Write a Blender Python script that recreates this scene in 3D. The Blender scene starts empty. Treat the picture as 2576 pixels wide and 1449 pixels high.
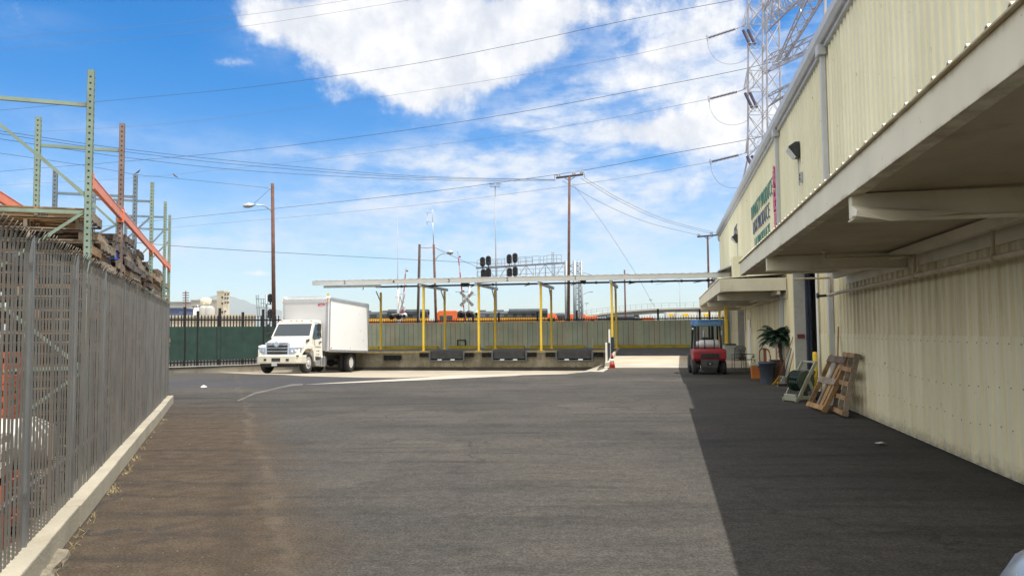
import bpy, bmesh, math, random
from mathutils import Vector, Matrix
random.seed(7)
SC = bpy.context.scene
COL = SC.collection
R = math.radians
# ---------------------------------------------------------------- camera
F_, CX, CY, CAMZ = 1934.0, 1288.0, 724.5, 1.7
PITCH = math.atan(110.5 / F_); ROLL = 0.009
_f = Vector((0, math.cos(PITCH), math.sin(PITCH))); _u0 = Vector((0, -math.sin(PITCH), math.cos(PITCH))); _r0 = Vector((1, 0, 0))
_r = _r0 * math.cos(ROLL) - _u0 * math.sin(ROLL); _u = _u0 * math.cos(ROLL) + _r0 * math.sin(ROLL)
CAM = Vector((0, 0, CAMZ))
cd = bpy.data.cameras.new('camera'); cam = bpy.data.objects.new('camera', cd); COL.objects.link(cam)
cd.lens = 36 * F_ / 2576; cd.sensor_width = 36; cd.clip_end = 20000; cd.clip_start = 0.05
M = Matrix((_r, _u, -_f)).transposed().to_4x4(); M.translation = CAM; cam.matrix_world = M
SC.camera = cam
def ray(px, py): return _f * F_ + _r * (px - CX) - _u * (py - CY)
def P(px, py, Y):
    d = ray(px, py); return CAM + d * (Y / d.y)
def PZ(px, py, z=0.0):
    d = ray(px, py); return CAM + d * ((z - CAMZ) / d.z)
# building frame: origin on the wall line, y axis runs along the wall (s), x axis points into the building (n)
ANG = math.atan(0.2); BO = Vector((3.81, 0, 0)); BU = Vector((math.sin(ANG), math.cos(ANG), 0)); BV = Vector((math.cos(ANG), -math.sin(ANG), 0))
def B(n, s, z=0.0): return BO + BV * n + BU * s + Vector((0, 0, z))
def toB(p):
    q = p - BO; return Vector((q.dot(BV), q.dot(BU), p.z))
def PW(px, py, n=0.0):
    d = ray(px, py); t = ((BO + BV * n) - CAM).dot(BV) / d.dot(BV); return toB(CAM + d * t)
def PS(px, py, s):
    d = ray(px, py); t = ((BO + BU * s) - CAM).dot(BU) / d.dot(BU); return toB(CAM + d * t)
# left fence frame
FANG = math.atan(0.3727); FO = Vector((-1.27, 0, 0)); FU = Vector((-math.sin(FANG), math.cos(FANG), 0)); FV = Vector((math.cos(FANG), math.sin(FANG), 0))
def L(x, y, z=0.0): return FO + FV * x + FU * y + Vector((0, 0, z))
# ---------------------------------------------------------------- ground height
def cl(x, a=0.0, b=1.0): return max(a, min(b, x))
def g(n, s):
    d = -0.4 * cl((s - 29) / 9.5)
    if s > 46.6: d = d * cl((50 - s) / 3.4)
    d *= cl((-6.9 - n) / 1.1) * cl((n + 34) / 6)
    return d
def gz(p):
    q = toB(p); return g(q.x, q.y)
def PG(px, py):
    z = 0.0
    for _ in range(6):
        p = PZ(px, py, z); z = gz(p)
    return p
# ---------------------------------------------------------------- materials
def N(nt, t, **kw):
    n = nt.nodes.new(t)
    for k, v in kw.items():
        if k.startswith('i_'): n.inputs[k[2:].replace('_', ' ')].default_value = v
        else: setattr(n, k, v)
    return n
def c4(c): return (c[0], c[1], c[2], 1)
def noise(nt, vec, scale, detail=4, rough=0.55, stretch=None):
    if stretch:
        mp = N(nt, 'ShaderNodeMapping'); mp.inputs['Scale'].default_value = stretch; nt.links.new(vec, mp.inputs[0]); vec = mp.outputs[0]
    n = N(nt, 'ShaderNodeTexNoise'); n.inputs['Scale'].default_value = scale; n.inputs['Detail'].default_value = detail; n.inputs['Roughness'].default_value = rough
    nt.links.new(vec, n.inputs['Vector']); return n.outputs['Fac']
def ramp(nt, fac, a, b, v0=0.0, v1=1.0):
    m = N(nt, 'ShaderNodeMapRange'); m.inputs['From Min'].default_value = a; m.inputs['From Max'].default_value = b
    m.inputs['To Min'].default_value = v0; m.inputs['To Max'].default_value = v1; m.interpolation_type = 'SMOOTHSTEP'
    nt.links.new(fac, m.inputs['Value']); return m.outputs['Result']
def mixc(nt, fac, a, b, mode='MIX'):
    m = N(nt, 'ShaderNodeMix'); m.data_type = 'RGBA'; m.blend_type = mode
    for s, v in ((m.inputs['Factor'], fac), (m.inputs[6], a), (m.inputs[7], b)):
        if isinstance(v, (int, float)): s.default_value = v
        elif isinstance(v, tuple): s.default_value = c4(v)
        else: nt.links.new(v, s)
    return m.outputs[2]
def math_(nt, op, a, b=None, c=None):
    m = N(nt, 'ShaderNodeMath', operation=op)
    for i, v in enumerate((a, b, c)):
        if v is None: continue
        if isinstance(v, (int, float)): m.inputs[i].default_value = v
        else: nt.links.new(v, m.inputs[i])
    return m.outputs[0]
def newmat(name):
    m = bpy.data.materials.new(name); m.use_nodes = True; nt = m.node_tree; b = nt.nodes['Principled BSDF']
    tc = N(nt, 'ShaderNodeTexCoord'); return m, nt, b, tc.outputs['Object']
def mat(name, col, rough=0.6, metal=0.0, var=0.18, scale=3.0, dirt=None, dirt_amt=0.4, streak=False, bump=0.0, bscale=40, spec=0.5, dscale=1.3):
    m, nt, b, oc = newmat(name)
    f = ramp(nt, noise(nt, oc, scale, 5), 0.25, 0.75)
    lo = tuple(x * (1 - var) for x in col); hi = tuple(min(1, x * (1 + var)) for x in col)
    c = mixc(nt, f, lo, hi)
    if dirt:
        st = (1, 1, 0.08) if streak else None
        d = ramp(nt, noise(nt, oc, scale * (4 if streak else dscale), 6, 0.65, st), 0.5, 0.75)
        c = mixc(nt, math_(nt, 'MULTIPLY', d, dirt_amt), c, dirt)
    nt.links.new(c, b.inputs['Base Color'])
    r = ramp(nt, noise(nt, oc, scale * 2.3, 4), 0.2, 0.8, max(0.03, rough - 0.1), min(1, rough + 0.1)); nt.links.new(r, b.inputs['Roughness'])
    b.inputs['Metallic'].default_value = metal; b.inputs['Specular IOR Level'].default_value = spec
    if bump:
        bp = N(nt, 'ShaderNodeBump'); bp.inputs['Strength'].default_value = bump; bp.inputs['Distance'].default_value = 0.02
        nt.links.new(noise(nt, oc, bscale, 5), bp.inputs['Height']); nt.links.new(bp.outputs[0], b.inputs['Normal'])
    return m
def glow(name, col, e):
    m, nt, b, oc = newmat(name); b.inputs['Base Color'].default_value = c4(col); b.inputs['Emission Color'].default_value = c4(col); b.inputs['Emission Strength'].default_value = e
    return m
def glass(name, col=(0.02, 0.03, 0.035), rough=0.05):
    m, nt, b, oc = newmat(name); b.inputs['Base Color'].default_value = c4(col); b.inputs['Roughness'].default_value = rough; b.inputs['Specular IOR Level'].default_value = 0.8; return m
# ---------------------------------------------------------------- mesh builder
class MB:
    def __init__(s): s.v = []; s.f = []; s.sm = []
    def add(s, vs, fs, smooth=False, T=None):
        o = len(s.v); s.v += [tuple(T @ Vector(v)) if T else tuple(v) for v in vs]
        for f in fs: s.f.append(tuple(i + o for i in f)); s.sm.append(smooth)
        return s
    def box(s, x0, x1, y0, y1, z0, z1, T=None):
        vs = [(x0, y0, z0), (x1, y0, z0), (x1, y1, z0), (x0, y1, z0), (x0, y0, z1), (x1, y0, z1), (x1, y1, z1), (x0, y1, z1)]
        return s.add(vs, [(0, 3, 2, 1), (4, 5, 6, 7), (0, 1, 5, 4), (1, 2, 6, 5), (2, 3, 7, 6), (3, 0, 4, 7)], False, T)
    def cbox(s, c, sx, sy, sz, T=None): return s.box(c[0] - sx / 2, c[0] + sx / 2, c[1] - sy / 2, c[1] + sy / 2, c[2] - sz / 2, c[2] + sz / 2, T)
    def beam(s, p, q, w, h=None, up=(0, 0, 1)):
        p = Vector(p); q = Vector(q); h = h or w; d = (q - p).normalized(); up = Vector(up)
        if abs(d.dot(up)) > 0.99: up = Vector((0, 1, 0))
        a = d.cross(up).normalized() * (w / 2); b = a.cross(d).normalized() * (h / 2)
        vs = [p - a - b, p + a - b, p + a + b, p - a + b, q - a - b, q + a - b, q + a + b, q - a + b]
        return s.add(vs, [(0, 1, 2, 3), (7, 6, 5, 4), (0, 4, 5, 1), (1, 5, 6, 2), (2, 6, 7, 3), (3, 7, 4, 0)])
    def tube(s, p, q, r, n=8, r2=None, cap=True):
        p = Vector(p); q = Vector(q); r2 = r if r2 is None else r2; d = (q - p).normalized(); up = Vector((0, 0, 1)) if abs(d.z) < 0.99 else Vector((1, 0, 0))
        a = d.cross(up).normalized(); b = a.cross(d).normalized(); vs = []
        for c, rr in ((p, r), (q, r2)):
            for i in range(n):
                t = 2 * math.pi * i / n; vs.append(c + (a * math.cos(t) + b * math.sin(t)) * rr)
        s.add(vs, [(i, (i + 1) % n, n + (i + 1) % n, n + i) for i in range(n)], True)
        if cap:
            o = len(s.v) - 2 * n; s.f.append(tuple(o + i for i in reversed(range(n)))); s.sm.append(False); s.f.append(tuple(o + n + i for i in range(n))); s.sm.append(False)
        return s
    def path(s, pts, r, n=5):
        pts = [Vector(p) for p in pts]; rings = []; vs = []
        for i, p in enumerate(pts):
            d = (pts[min(i + 1, len(pts) - 1)] - pts[max(i - 1, 0)]).normalized(); up = Vector((0, 0, 1)) if abs(d.z) < 0.97 else Vector((0, 1, 0))
            a = d.cross(up).normalized(); b = a.cross(d).normalized()
            rr = r[i] if isinstance(r, (list, tuple)) else r
            for k in range(n):
                t = 2 * math.pi * k / n; vs.append(p + (a * math.cos(t) + b * math.sin(t)) * rr)
        fs = []
        for i in range(len(pts) - 1):
            for k in range(n): fs.append((i * n + k, i * n + (k + 1) % n, (i + 1) * n + (k + 1) % n, (i + 1) * n + k))
        s.add(vs, fs, True); o = len(s.v) - len(vs)
        s.f.append(tuple(o + i for i in reversed(range(n)))); s.sm.append(False); s.f.append(tuple(o + (len(pts) - 1) * n + i for i in range(n))); s.sm.append(False)
        return s
    def prism(s, poly, a, b, axis='x', T=None, taper=None):
        n = len(poly); vs = []
        for k, e in enumerate((a, b)):
            for (u, w) in poly:
                ee = e * taper(u, w) if taper else e
                vs.append({'x': (ee, u, w), 'y': (u, ee, w), 'z': (u, w, ee)}[axis])
        fs = [tuple(range(n)), tuple(reversed(range(n, 2 * n)))] + [(i, n + i, n + (i + 1) % n, (i + 1) % n) for i in range(n)]
        return s.add(vs, fs, False, T)
    def lathe(s, prof, n=20, T=None, axis='z'):
        vs = []
        for (r, h) in prof:
            for i in range(n):
                t = 2 * math.pi * i / n; c, d = r * math.cos(t), r * math.sin(t)
                vs.append({'z': (c, d, h), 'x': (h, c, d), 'y': (c, h, d)}[axis])
        m = len(prof); fs = []
        for j in range(m - 1):
            for i in range(n): fs.append((j * n + i, j * n + (i + 1) % n, (j + 1) * n + (i + 1) % n, (j + 1) * n + i))
        s.add(vs, fs, True, T); o = len(s.v) - m * n
        if prof[0][0] > 1e-5: s.f.append(tuple(o + i for i in reversed(range(n)))); s.sm.append(False)
        if prof[-1][0] > 1e-5: s.f.append(tuple(o + (m - 1) * n + i for i in range(n))); s.sm.append(False)
        return s
    def loft(s, secs, smooth=False, cap=True):
        n = len(secs[0]); vs = [v for q in secs for v in q]; fs = []
        for j in range(len(secs) - 1):
            for i in range(n): fs.append((j * n + i, j * n + (i + 1) % n, (j + 1) * n + (i + 1) % n, (j + 1) * n + i))
        s.add(vs, fs, smooth)
        if cap:
            o = len(s.v) - len(vs); s.f.append(tuple(o + i for i in reversed(range(n)))); s.sm.append(False)
            s.f.append(tuple(o + (len(secs) - 1) * n + i for i in range(n))); s.sm.append(False)
        return s
    def build(s, name, m, parent=None, bevel=0.0, sub=0, segs=2):
        me = bpy.data.meshes.new(name); me.from_pydata(s.v, [], s.f); me.update()
        for p, k in zip(me.polygons, s.sm): p.use_smooth = k
        bm = bmesh.new(); bm.from_mesh(me); bmesh.ops.recalc_face_normals(bm, faces=bm.faces[:]); bm.to_mesh(me); bm.free()
        ms = m if isinstance(m, list) else [m]
        for x in ms: me.materials.append(x)
        o = bpy.data.objects.new(name, me); COL.objects.link(o)
        if parent: o.parent = parent
        if bevel:
            b = o.modifiers.new('bevel', 'BEVEL'); b.width = bevel; b.segments = segs; b.limit_method = 'ANGLE'; b.angle_limit = R(35); b.harden_normals = False
        if sub:
            q = o.modifiers.new('sub', 'SUBSURF'); q.levels = sub; q.render_levels = sub
        return o
def meta(o, label=None, cat=None, group=None, kind=None):
    if label: o['label'] = label
    if cat: o['category'] = cat
    if group: o['group'] = group
    if kind: o['kind'] = kind
    return o
def thing(name, label, cat, loc=(0, 0, 0), rz=0.0, group=None, kind=None):
    o = bpy.data.objects.new(name, None); COL.objects.link(o); o.empty_display_size = 0.2
    o.location = loc; o.rotation_euler = (0, 0, rz); return meta(o, label, cat, group, kind)
def BT(name, label, cat, group=None, n=0, s=0, z=0): return thing(name, label, cat, B(n, s, z), -ANG, group)
def dup(root, loc, rz, label, group=None):
    r = root.copy(); COL.objects.link(r); r.location = loc; r.rotation_euler = (0, 0, rz); r['label'] = label
    if group: r['group'] = group
    def rec(a, b):
        for ch in a.children:
            c = ch.copy(); COL.objects.link(c); c.parent = b; rec(ch, c)
    kids = list(root.children)
    for ch in kids:
        c = ch.copy(); COL.objects.link(c); c.parent = r
        for g2 in ch.children:
            d = g2.copy(); COL.objects.link(d); d.parent = c
    return r
def text(name, body, size, m, parent, T, ext=0.02, align='CENTER', offset=0.0, bold=0.0):
    cu = bpy.data.curves.new(name, 'FONT'); cu.body = body; cu.size = size; cu.extrude = ext; cu.align_x = align; cu.align_y = 'CENTER'; cu.offset = bold; cu.resolution_u = 3
    t = bpy.data.objects.new(name, cu); COL.objects.link(t); dg = bpy.context.evaluated_depsgraph_get()
    me = bpy.data.meshes.new_from_object(t.evaluated_get(dg)); bpy.data.objects.remove(t)
    me.transform(T); me.materials.clear(); me.materials.append(m)
    o = bpy.data.objects.new(name, me); COL.objects.link(o); o.parent = parent; return o
def TM(xa, ya, org):
    xa = Vector(xa).normalized(); ya = Vector(ya).normalized(); za = xa.cross(ya)
    m = Matrix((xa, ya, za)).transposed().to_4x4(); m.translation = Vector(org); return m
def crom(pts, k=8):
    pts = [Vector(p) for p in pts]
    if len(pts) < 3: return pts
    ext = [pts[0] * 2 - pts[1]] + pts + [pts[-1] * 2 - pts[-2]]; out = []
    for i in range(1, len(ext) - 2):
        a, b, c, d = ext[i - 1:i + 3]
        for j in range(k):
            t = j / k; out.append(0.5 * ((2 * b) + (c - a) * t + (2 * a - 5 * b + 4 * c - d) * t * t + (3 * b - a - 3 * c + d) * t ** 3))
    out.append(pts[-1]); return out
# ---------------------------------------------------------------- shared materials
m_steel = mat('galvanised steel', (0.42, 0.44, 0.46), 0.45, 0.5, 0.15, 5)
m_white = mat('white paint', (0.78, 0.78, 0.75), 0.4, 0, 0.04, 2, (0.5, 0.48, 0.42), 0.15)
m_black = mat('black plastic', (0.018, 0.018, 0.02), 0.5, 0, 0.3, 6)
m_dark = mat('dark painted steel', (0.03, 0.033, 0.04), 0.45, 0.2, 0.3, 5)
m_rubber = mat('tyre rubber', (0.022, 0.022, 0.024), 0.85, 0, 0.3, 8, (0.1, 0.09, 0.08), 0.3)
m_yellow = mat('yellow paint', (0.85, 0.58, 0.04), 0.5, 0, 0.1, 3, (0.25, 0.16, 0.05), 0.35, True)
m_wood = mat('creosoted pole wood', (0.115, 0.055, 0.04), 0.85, 0, 0.35, 4, (0.05, 0.03, 0.03), 0.6, True, 0.4, 30)
m_woodd = mat('dark pole wood', (0.06, 0.045, 0.04), 0.85, 0, 0.35, 4, None, 0, False, 0.4, 30)
m_conc = mat('weathered concrete', (0.42, 0.39, 0.33), 0.9, 0, 0.15, 1.5, (0.2, 0.17, 0.13), 0.5, False, 0.2, 25)
m_grey = mat('grey paint', (0.27, 0.3, 0.34), 0.5, 0.1, 0.08, 3, (0.3, 0.28, 0.25), 0.2)
m_glass = glass('dark glass')
m_chrome = mat('chrome', (0.6, 0.67, 0.78), 0.2, 0.8, 0.03, 3)
m_amber = mat('amber lens', (0.85, 0.3, 0.03), 0.25, 0, 0.05)
m_red = mat('red lens', (0.6, 0.03, 0.02), 0.3, 0, 0.05)
m_wire = mat('wire', (0.05, 0.055, 0.075), 0.6, 0.3, 0.1)
m_wirel = mat('aluminium conductor', (0.2, 0.22, 0.26), 0.5, 0.5, 0.1)

# ---------------------------------------------------------------- ground
def asphalt():
    m, nt, b, oc = newmat('asphalt')
    geo = N(nt, 'ShaderNodeNewGeometry').outputs['Position']
    sep = N(nt, 'ShaderNodeSeparateXYZ'); nt.links.new(geo, sep.inputs[0]); X, Y = sep.outputs[0], sep.outputs[1]
    big = noise(nt, geo, 0.16, 5, 0.6); med = noise(nt, geo, 1.1, 6, 0.6); fine = noise(nt, geo, 45, 3, 0.7); grit = noise(nt, geo, 160, 2, 0.7)
    c = mixc(nt, ramp(nt, big, 0.35, 0.65), (0.054, 0.0515, 0.048), (0.080, 0.0735, 0.064))
    # long worn streaks running across the yard
    st = noise(nt, geo, 1.0, 7, 0.7, (0.3, 1.1, 1)); c = mixc(nt, ramp(nt, st, 0.46, 0.62, 0, 0.28), c, (0.034, 0.033, 0.032))
    st2 = noise(nt, geo, 1.3, 7, 0.7, (0.22, 1.0, 1)); c = mixc(nt, ramp(nt, st2, 0.56, 0.7, 0, 0.38), c, (0.09, 0.085, 0.078))
    c = mixc(nt, ramp(nt, med, 0.52, 0.72, 0, 0.4), c, (0.028, 0.028, 0.028))
    gr1 = noise(nt, geo, 9, 6, 0.75); c = mixc(nt, 1.0, c, mixc(nt, ramp(nt, gr1, 0.3, 0.7), (0.78, 0.78, 0.78), (1.2, 1.2, 1.2)), 'MULTIPLY')
    gr2 = noise(nt, geo, 28, 4, 0.8); c = mixc(nt, 1.0, c, mixc(nt, ramp(nt, gr2, 0.32, 0.68), (0.8, 0.8, 0.8), (1.18, 1.18, 1.18)), 'MULTIPLY')
    wb_ = noise(nt, geo, 0.8, 8, 0.75, (0.22, 1.4, 1)); c = mixc(nt, ramp(nt, wb_, 0.57, 0.60, 0, 0.22), c, (0.03, 0.029, 0.028))
    vc = N(nt, 'ShaderNodeTexVoronoi'); vc.inputs['Scale'].default_value = 0.16; vcs = N(nt, 'ShaderNodeSeparateColor'); nzz = N(nt, 'ShaderNodeTexNoise'); nzz.inputs['Scale'].default_value = 0.5; nzz.inputs['Detail'].default_value = 7; nt.links.new(geo, nzz.inputs['Vector']); av = N(nt, 'ShaderNodeVectorMath', operation='MULTIPLY_ADD'); nt.links.new(nzz.outputs['Color'], av.inputs[0]); av.inputs[1].default_value = (4, 4, 4); nt.links.new(geo, av.inputs[2]); nt.links.new(av.outputs[0], vc.inputs['Vector']); nt.links.new(vc.outputs['Color'], vcs.inputs[0])
    c = mixc(nt, 1.0, c, mixc(nt, vcs.outputs[0], (0.88, 0.88, 0.89), (1.12, 1.11, 1.1)), 'MULTIPLY')
    # round oil drips
    vo = N(nt, 'ShaderNodeTexVoronoi'); vo.inputs['Scale'].default_value = 1.4; nt.links.new(geo, vo.inputs['Vector']); c = mixc(nt, math_(nt, 'MULTIPLY', ramp(nt, vo.outputs['Distance'], 0.03, 0.1, 0.6, 0), ramp(nt, noise(nt, geo, 0.3, 3), 0.5, 0.6)), c, (0.015, 0.015, 0.016))
    # soil washed over the strip beside the fence kerb
    dl = math_(nt, 'MULTIPLY_ADD', Y, 0.3727, math_(nt, 'ADD', X, 1.27))
    dl0 = math_(nt, 'ADD', dl, math_(nt, 'MULTIPLY', math_(nt, 'SUBTRACT', noise(nt, geo, 0.5, 5, 0.6), 0.5), 0.9)); dl = math_(nt, 'ADD', dl, math_(nt, 'MULTIPLY', math_(nt, 'SUBTRACT', noise(nt, geo, 0.7, 5), 0.5), 1.7))
    near = math_(nt, 'MULTIPLY', ramp(nt, dl, 1.3, 2.6, 1, 0), ramp(nt, Y, 14, 21, 1, 0))
    soil = mixc(nt, ramp(nt, noise(nt, geo, 4, 6, 0.7), 0.25, 0.75), (0.050, 0.037, 0.026), (0.088, 0.066, 0.046))
    c = mixc(nt, math_(nt, 'MULTIPLY', near, 0.85), c, soil)
    # pale washed rut and dark rut along it
    rut = math_(nt, 'ABSOLUTE', math_(nt, 'SUBTRACT', dl0, 1.75))
    c = mixc(nt, math_(nt, 'MULTIPLY', ramp(nt, rut, 0.01, 0.13, 1, 0), ramp(nt, noise(nt, geo, 1.6, 6, 0.7), 0.35, 0.66, 0.0, 0.55)), c, (0.115, 0.095, 0.07))
    rut2 = math_(nt, 'ABSOLUTE', math_(nt, 'SUBTRACT', dl0, 1.4)); c = mixc(nt, math_(nt, 'MULTIPLY', ramp(nt, rut2, 0.03, 0.22, 0.35, 0), ramp(nt, Y, 6, 14, 1, 0)), c, (0.034, 0.028, 0.022))
    # bluish newer asphalt band by the gate
    band = math_(nt, 'MULTIPLY', ramp(nt, Y, 24.5, 25.5), ramp(nt, Y, 29, 31, 1, 0)); band = math_(nt, 'MULTIPLY', band, ramp(nt, X, -6, -3, 0.55, 0)); c = mixc(nt, band, c, (0.05, 0.051, 0.062))
    # tyre scrub arcs: thin dark wavering lines
    for (ang_, scl, off_, ys_) in ((0.10, 0.42, 0.0, (3, 13)), (-0.05, 0.23, 4.0, (9, 26))):
        mpw = N(nt, 'ShaderNodeMapping'); mpw.inputs['Rotation'].default_value = (0, 0, ang_); mpw.inputs['Location'].default_value = (off_, off_, 0); nt.links.new(geo, mpw.inputs[0])
        wv_ = N(nt, 'ShaderNodeTexWave'); wv_.bands_direction = 'Y'; wv_.inputs['Scale'].default_value = scl; wv_.inputs['Distortion'].default_value = 5.5; wv_.inputs['Detail'].default_value = 4; wv_.inputs['Detail Scale'].default_value = 0.35; wv_.inputs['Detail Roughness'].default_value = 0.6; nt.links.new(mpw.outputs[0], wv_.inputs['Vector'])
        ln_ = math_(nt, 'MULTIPLY', ramp(nt, wv_.outputs['Fac'], 0.88, 0.985), ramp(nt, noise(nt, geo, 0.35, 4), 0.42, 0.58)); ln_ = math_(nt, 'MULTIPLY', ln_, ramp(nt, noise(nt, geo, 5, 5, 0.7), 0.3, 0.6, 0.1, 0.42)); c = mixc(nt, ln_, c, (0.03, 0.028, 0.026))
    # cracks
    v = N(nt, 'ShaderNodeTexVoronoi'); v.feature = 'DISTANCE_TO_EDGE'; v.inputs['Scale'].default_value = 0.22
    wv = N(nt, 'ShaderNodeVectorMath', operation='ADD'); nz = N(nt, 'ShaderNodeTexNoise'); nz.inputs['Scale'].default_value = 1.4; nz.inputs['Detail'].default_value = 6
    nt.links.new(geo, nz.inputs['Vector']); sc = N(nt, 'ShaderNodeVectorMath', operation='SCALE'); sc.inputs['Scale'].default_value = 1.6; nt.links.new(nz.outputs['Color'], sc.inputs[0])
    nt.links.new(geo, wv.inputs[0]); nt.links.new(sc.outputs[0], wv.inputs[1]); nt.links.new(wv.outputs[0], v.inputs['Vector'])
    cr = math_(nt, 'MULTIPLY', ramp(nt, v.outputs['Distance'], 0.0, 0.012, 0.85, 0), ramp(nt, big, 0.42, 0.55)); c = mixc(nt, cr, c, (0.04, 0.037, 0.035))
    # aggregate specks
    c = mixc(nt, ramp(nt, fine, 0.3, 0.7, 0, 1), mixc(nt, 1.0, c, (0.66, 0.66, 0.66), 'MULTIPLY'), mixc(nt, 1.0, c, (1.34, 1.34, 1.34), 'MULTIPLY'))
    c = mixc(nt, ramp(nt, grit, 0.66, 0.74, 0, 0.5), c, (0.17, 0.16, 0.145))
    nt.links.new(c, b.inputs['Base Color']); b.inputs['Roughness'].default_value = 0.92; b.inputs['Specular IOR Level'].default_value = 0.12
    bp = N(nt, 'ShaderNodeBump'); bp.inputs['Strength'].default_value = 0.45; bp.inputs['Distance'].default_value = 0.006; nt.links.new(fine, bp.inputs['Height']); nt.links.new(bp.outputs[0], b.inputs['Normal'])
    return m
def concrete_slab(name, c0, c1, jx=4.0):
    m, nt, b, oc = newmat(name); geo = N(nt, 'ShaderNodeNewGeometry').outputs['Position']
    c = mixc(nt, ramp(nt, noise(nt, geo, 0.5, 6, 0.6), 0.35, 0.65), c0, c1)
    c = mixc(nt, ramp(nt, noise(nt, geo, 1.5, 6, 0.65, (0.25, 1, 1)), 0.5, 0.7, 0, 0.45), c, tuple(x * 0.6 for x in c0))
    c = mixc(nt, ramp(nt, noise(nt, geo, 60, 3), 0.4, 0.7, 0, 0.25), c, tuple(x * 0.7 for x in c0))
    nt.links.new(c, b.inputs['Base Color']); b.inputs['Roughness'].default_value = 0.9; return m
m_asph = asphalt(); m_apron = concrete_slab('apron concrete', (0.27, 0.235, 0.18), (0.35, 0.31, 0.25)); m_strip = concrete_slab('pale concrete strip', (0.33, 0.305, 0.26), (0.4, 0.375, 0.32))
ns_ = sorted(set([-6000, -900, -200, -60, -40, -34, -31, -28] + [x * 0.5 for x in range(-54, -15)] + [-7.5, -6.9, -6.5, -3, 0, 5, 20, 60, 200, 900, 6000]))
ss_ = sorted(set([-600, -100, -20, 0, 10, 20, 25] + [29 + 0.5 * i for i in range(0, 36)] + [46.6, 50, 60, 100, 300, 1500, 7000]))
mb = MB(); vs = [tuple(B(n, s, g(n, s))) for s in ss_ for n in ns_]; w = len(ns_)
mb.add(vs, [(j * w + i, j * w + i + 1, (j + 1) * w + i + 1, (j + 1) * w + i) for j in range(len(ss_) - 1) for i in range(w - 1)])
ground = mb.build('ground', m_asph); meta(ground, kind='structure')
def drape(name, pts, m, off, step=None):
    bm = bmesh.new(); f = bm.faces.new([bm.verts.new((p[0], p[1], 0)) for p in pts])
    for s in ss_:
        if 20 < s < 50: bmesh.ops.bisect_plane(bm, geom=bm.verts[:] + bm.edges[:] + bm.faces[:], plane_co=(0, s, 0), plane_no=(0, 1, 0))
    for n in ns_:
        if -40 < n < 5: bmesh.ops.bisect_plane(bm, geom=bm.verts[:] + bm.edges[:] + bm.faces[:], plane_co=(n, 0, 0), plane_no=(1, 0, 0))
    for v in bm.verts:
        v.co = B(v.co.x, v.co.y, g(v.co.x, v.co.y) + off)
    bmesh.ops.recalc_face_normals(bm, faces=bm.faces[:])
    for f in bm.faces:
        if f.normal.z < 0: f.normal_flip()
    me = bpy.data.meshes.new(name); bm.to_mesh(me); bm.free(); me.materials.append(m); o = bpy.data.objects.new(name, me); COL.objects.link(o); return meta(o, kind='structure')
ap = [PG(x, y) for x, y in ((446, 930), (560, 936.5), (637, 941), (761, 946), (912, 950), (1000, 951), (1100, 947.5), (1300, 941.5), (1400, 938), (1500, 934.5))]
ap = [toB(p) for p in ap]; ap = [(p.x, p.y) for p in ap]
drape('concrete_apron', ap + [(-7.0, 37.2), (-7.0, 40.6), (-24.6, 40.6), (-29, 36.2)], m_apron, 0.006)
sp = [toB(PG(x, y)) for x, y in ((762, 968), (930, 962), (1090, 955.5), (1300, 945.5), (1420, 940.5), (1517, 936), (1530, 929), (1527, 925.5), (1505, 932.5), (1400, 937.5), (1300, 941), (1100, 947.5), (1000, 954), (880, 961))]
drape('pale_strip', [(p.x, p.y) for p in sp], m_strip, 0.012)
# worn pale seam that carries the strip on towards the fence
m_seam = mat('patched seam', (0.1, 0.094, 0.085), 0.9, 0, 0.25, 1.5, (0.055, 0.052, 0.05), 0.95)
up = [(762, 967), (735, 968.5), (700, 976), (670, 984), (640, 990), (612, 1003), (598, 1008)]
a = [toB(PG(x, y - 2.2 + 0.5 * math.sin(x))) for x, y in up]; c = [toB(PG(x, y + 1.8 + 0.6 * math.cos(x))) for x, y in reversed(up)]
drape('patched_seam', [(p.x, p.y) for p in a + c], m_seam, 0.006)
# the loading ramp right of the dock
mb = MB(); prof = [(35.1, 0.012), (36.6, 0.13), (41.6, 0.46), (44.2, 0.67), (46.3, 0.67)]
def strip(n0, n1, prof):
    m_ = MB()
    for (s0, z0), (s1, z1) in zip(prof, prof[1:]): m_.add([(n0, s0, z0), (n1, s0, z0), (n1, s1, z1), (n0, s1, z1)], [(0, 1, 2, 3)])
    return m_
rp = BT('ramp', None, None); rp['kind'] = 'structure'
m_ramp = concrete_slab('ramp concrete', (0.40, 0.33, 0.25), (0.5, 0.42, 0.33)); m_rampshade = mat('ramp painted shade', (0.1, 0.1, 0.105), 0.9, 0, 0.2, 2, None, 0, False, 0.3, 60)  # upper ramp: the canopy's shade is put into its dark colour
strip(-6.45, -0.02, prof[:2]).build('ramp_apron', m_strip, rp); strip(-6.45, -0.02, [prof[1], (40.4, 0.381)]).build('ramp_slope', m_ramp, rp); strip(-6.45, -0.02, [(40.4, 0.381), prof[2]] + prof[3:]).build('ramp_landing', m_rampshade, rp)
mb = MB(); mb.prism([(35.1, -0.5)] + prof + [(46.3, -0.5)], -6.6, -6.451, 'x'); mb.build('ramp_edge', m_conc, rp)
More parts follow.
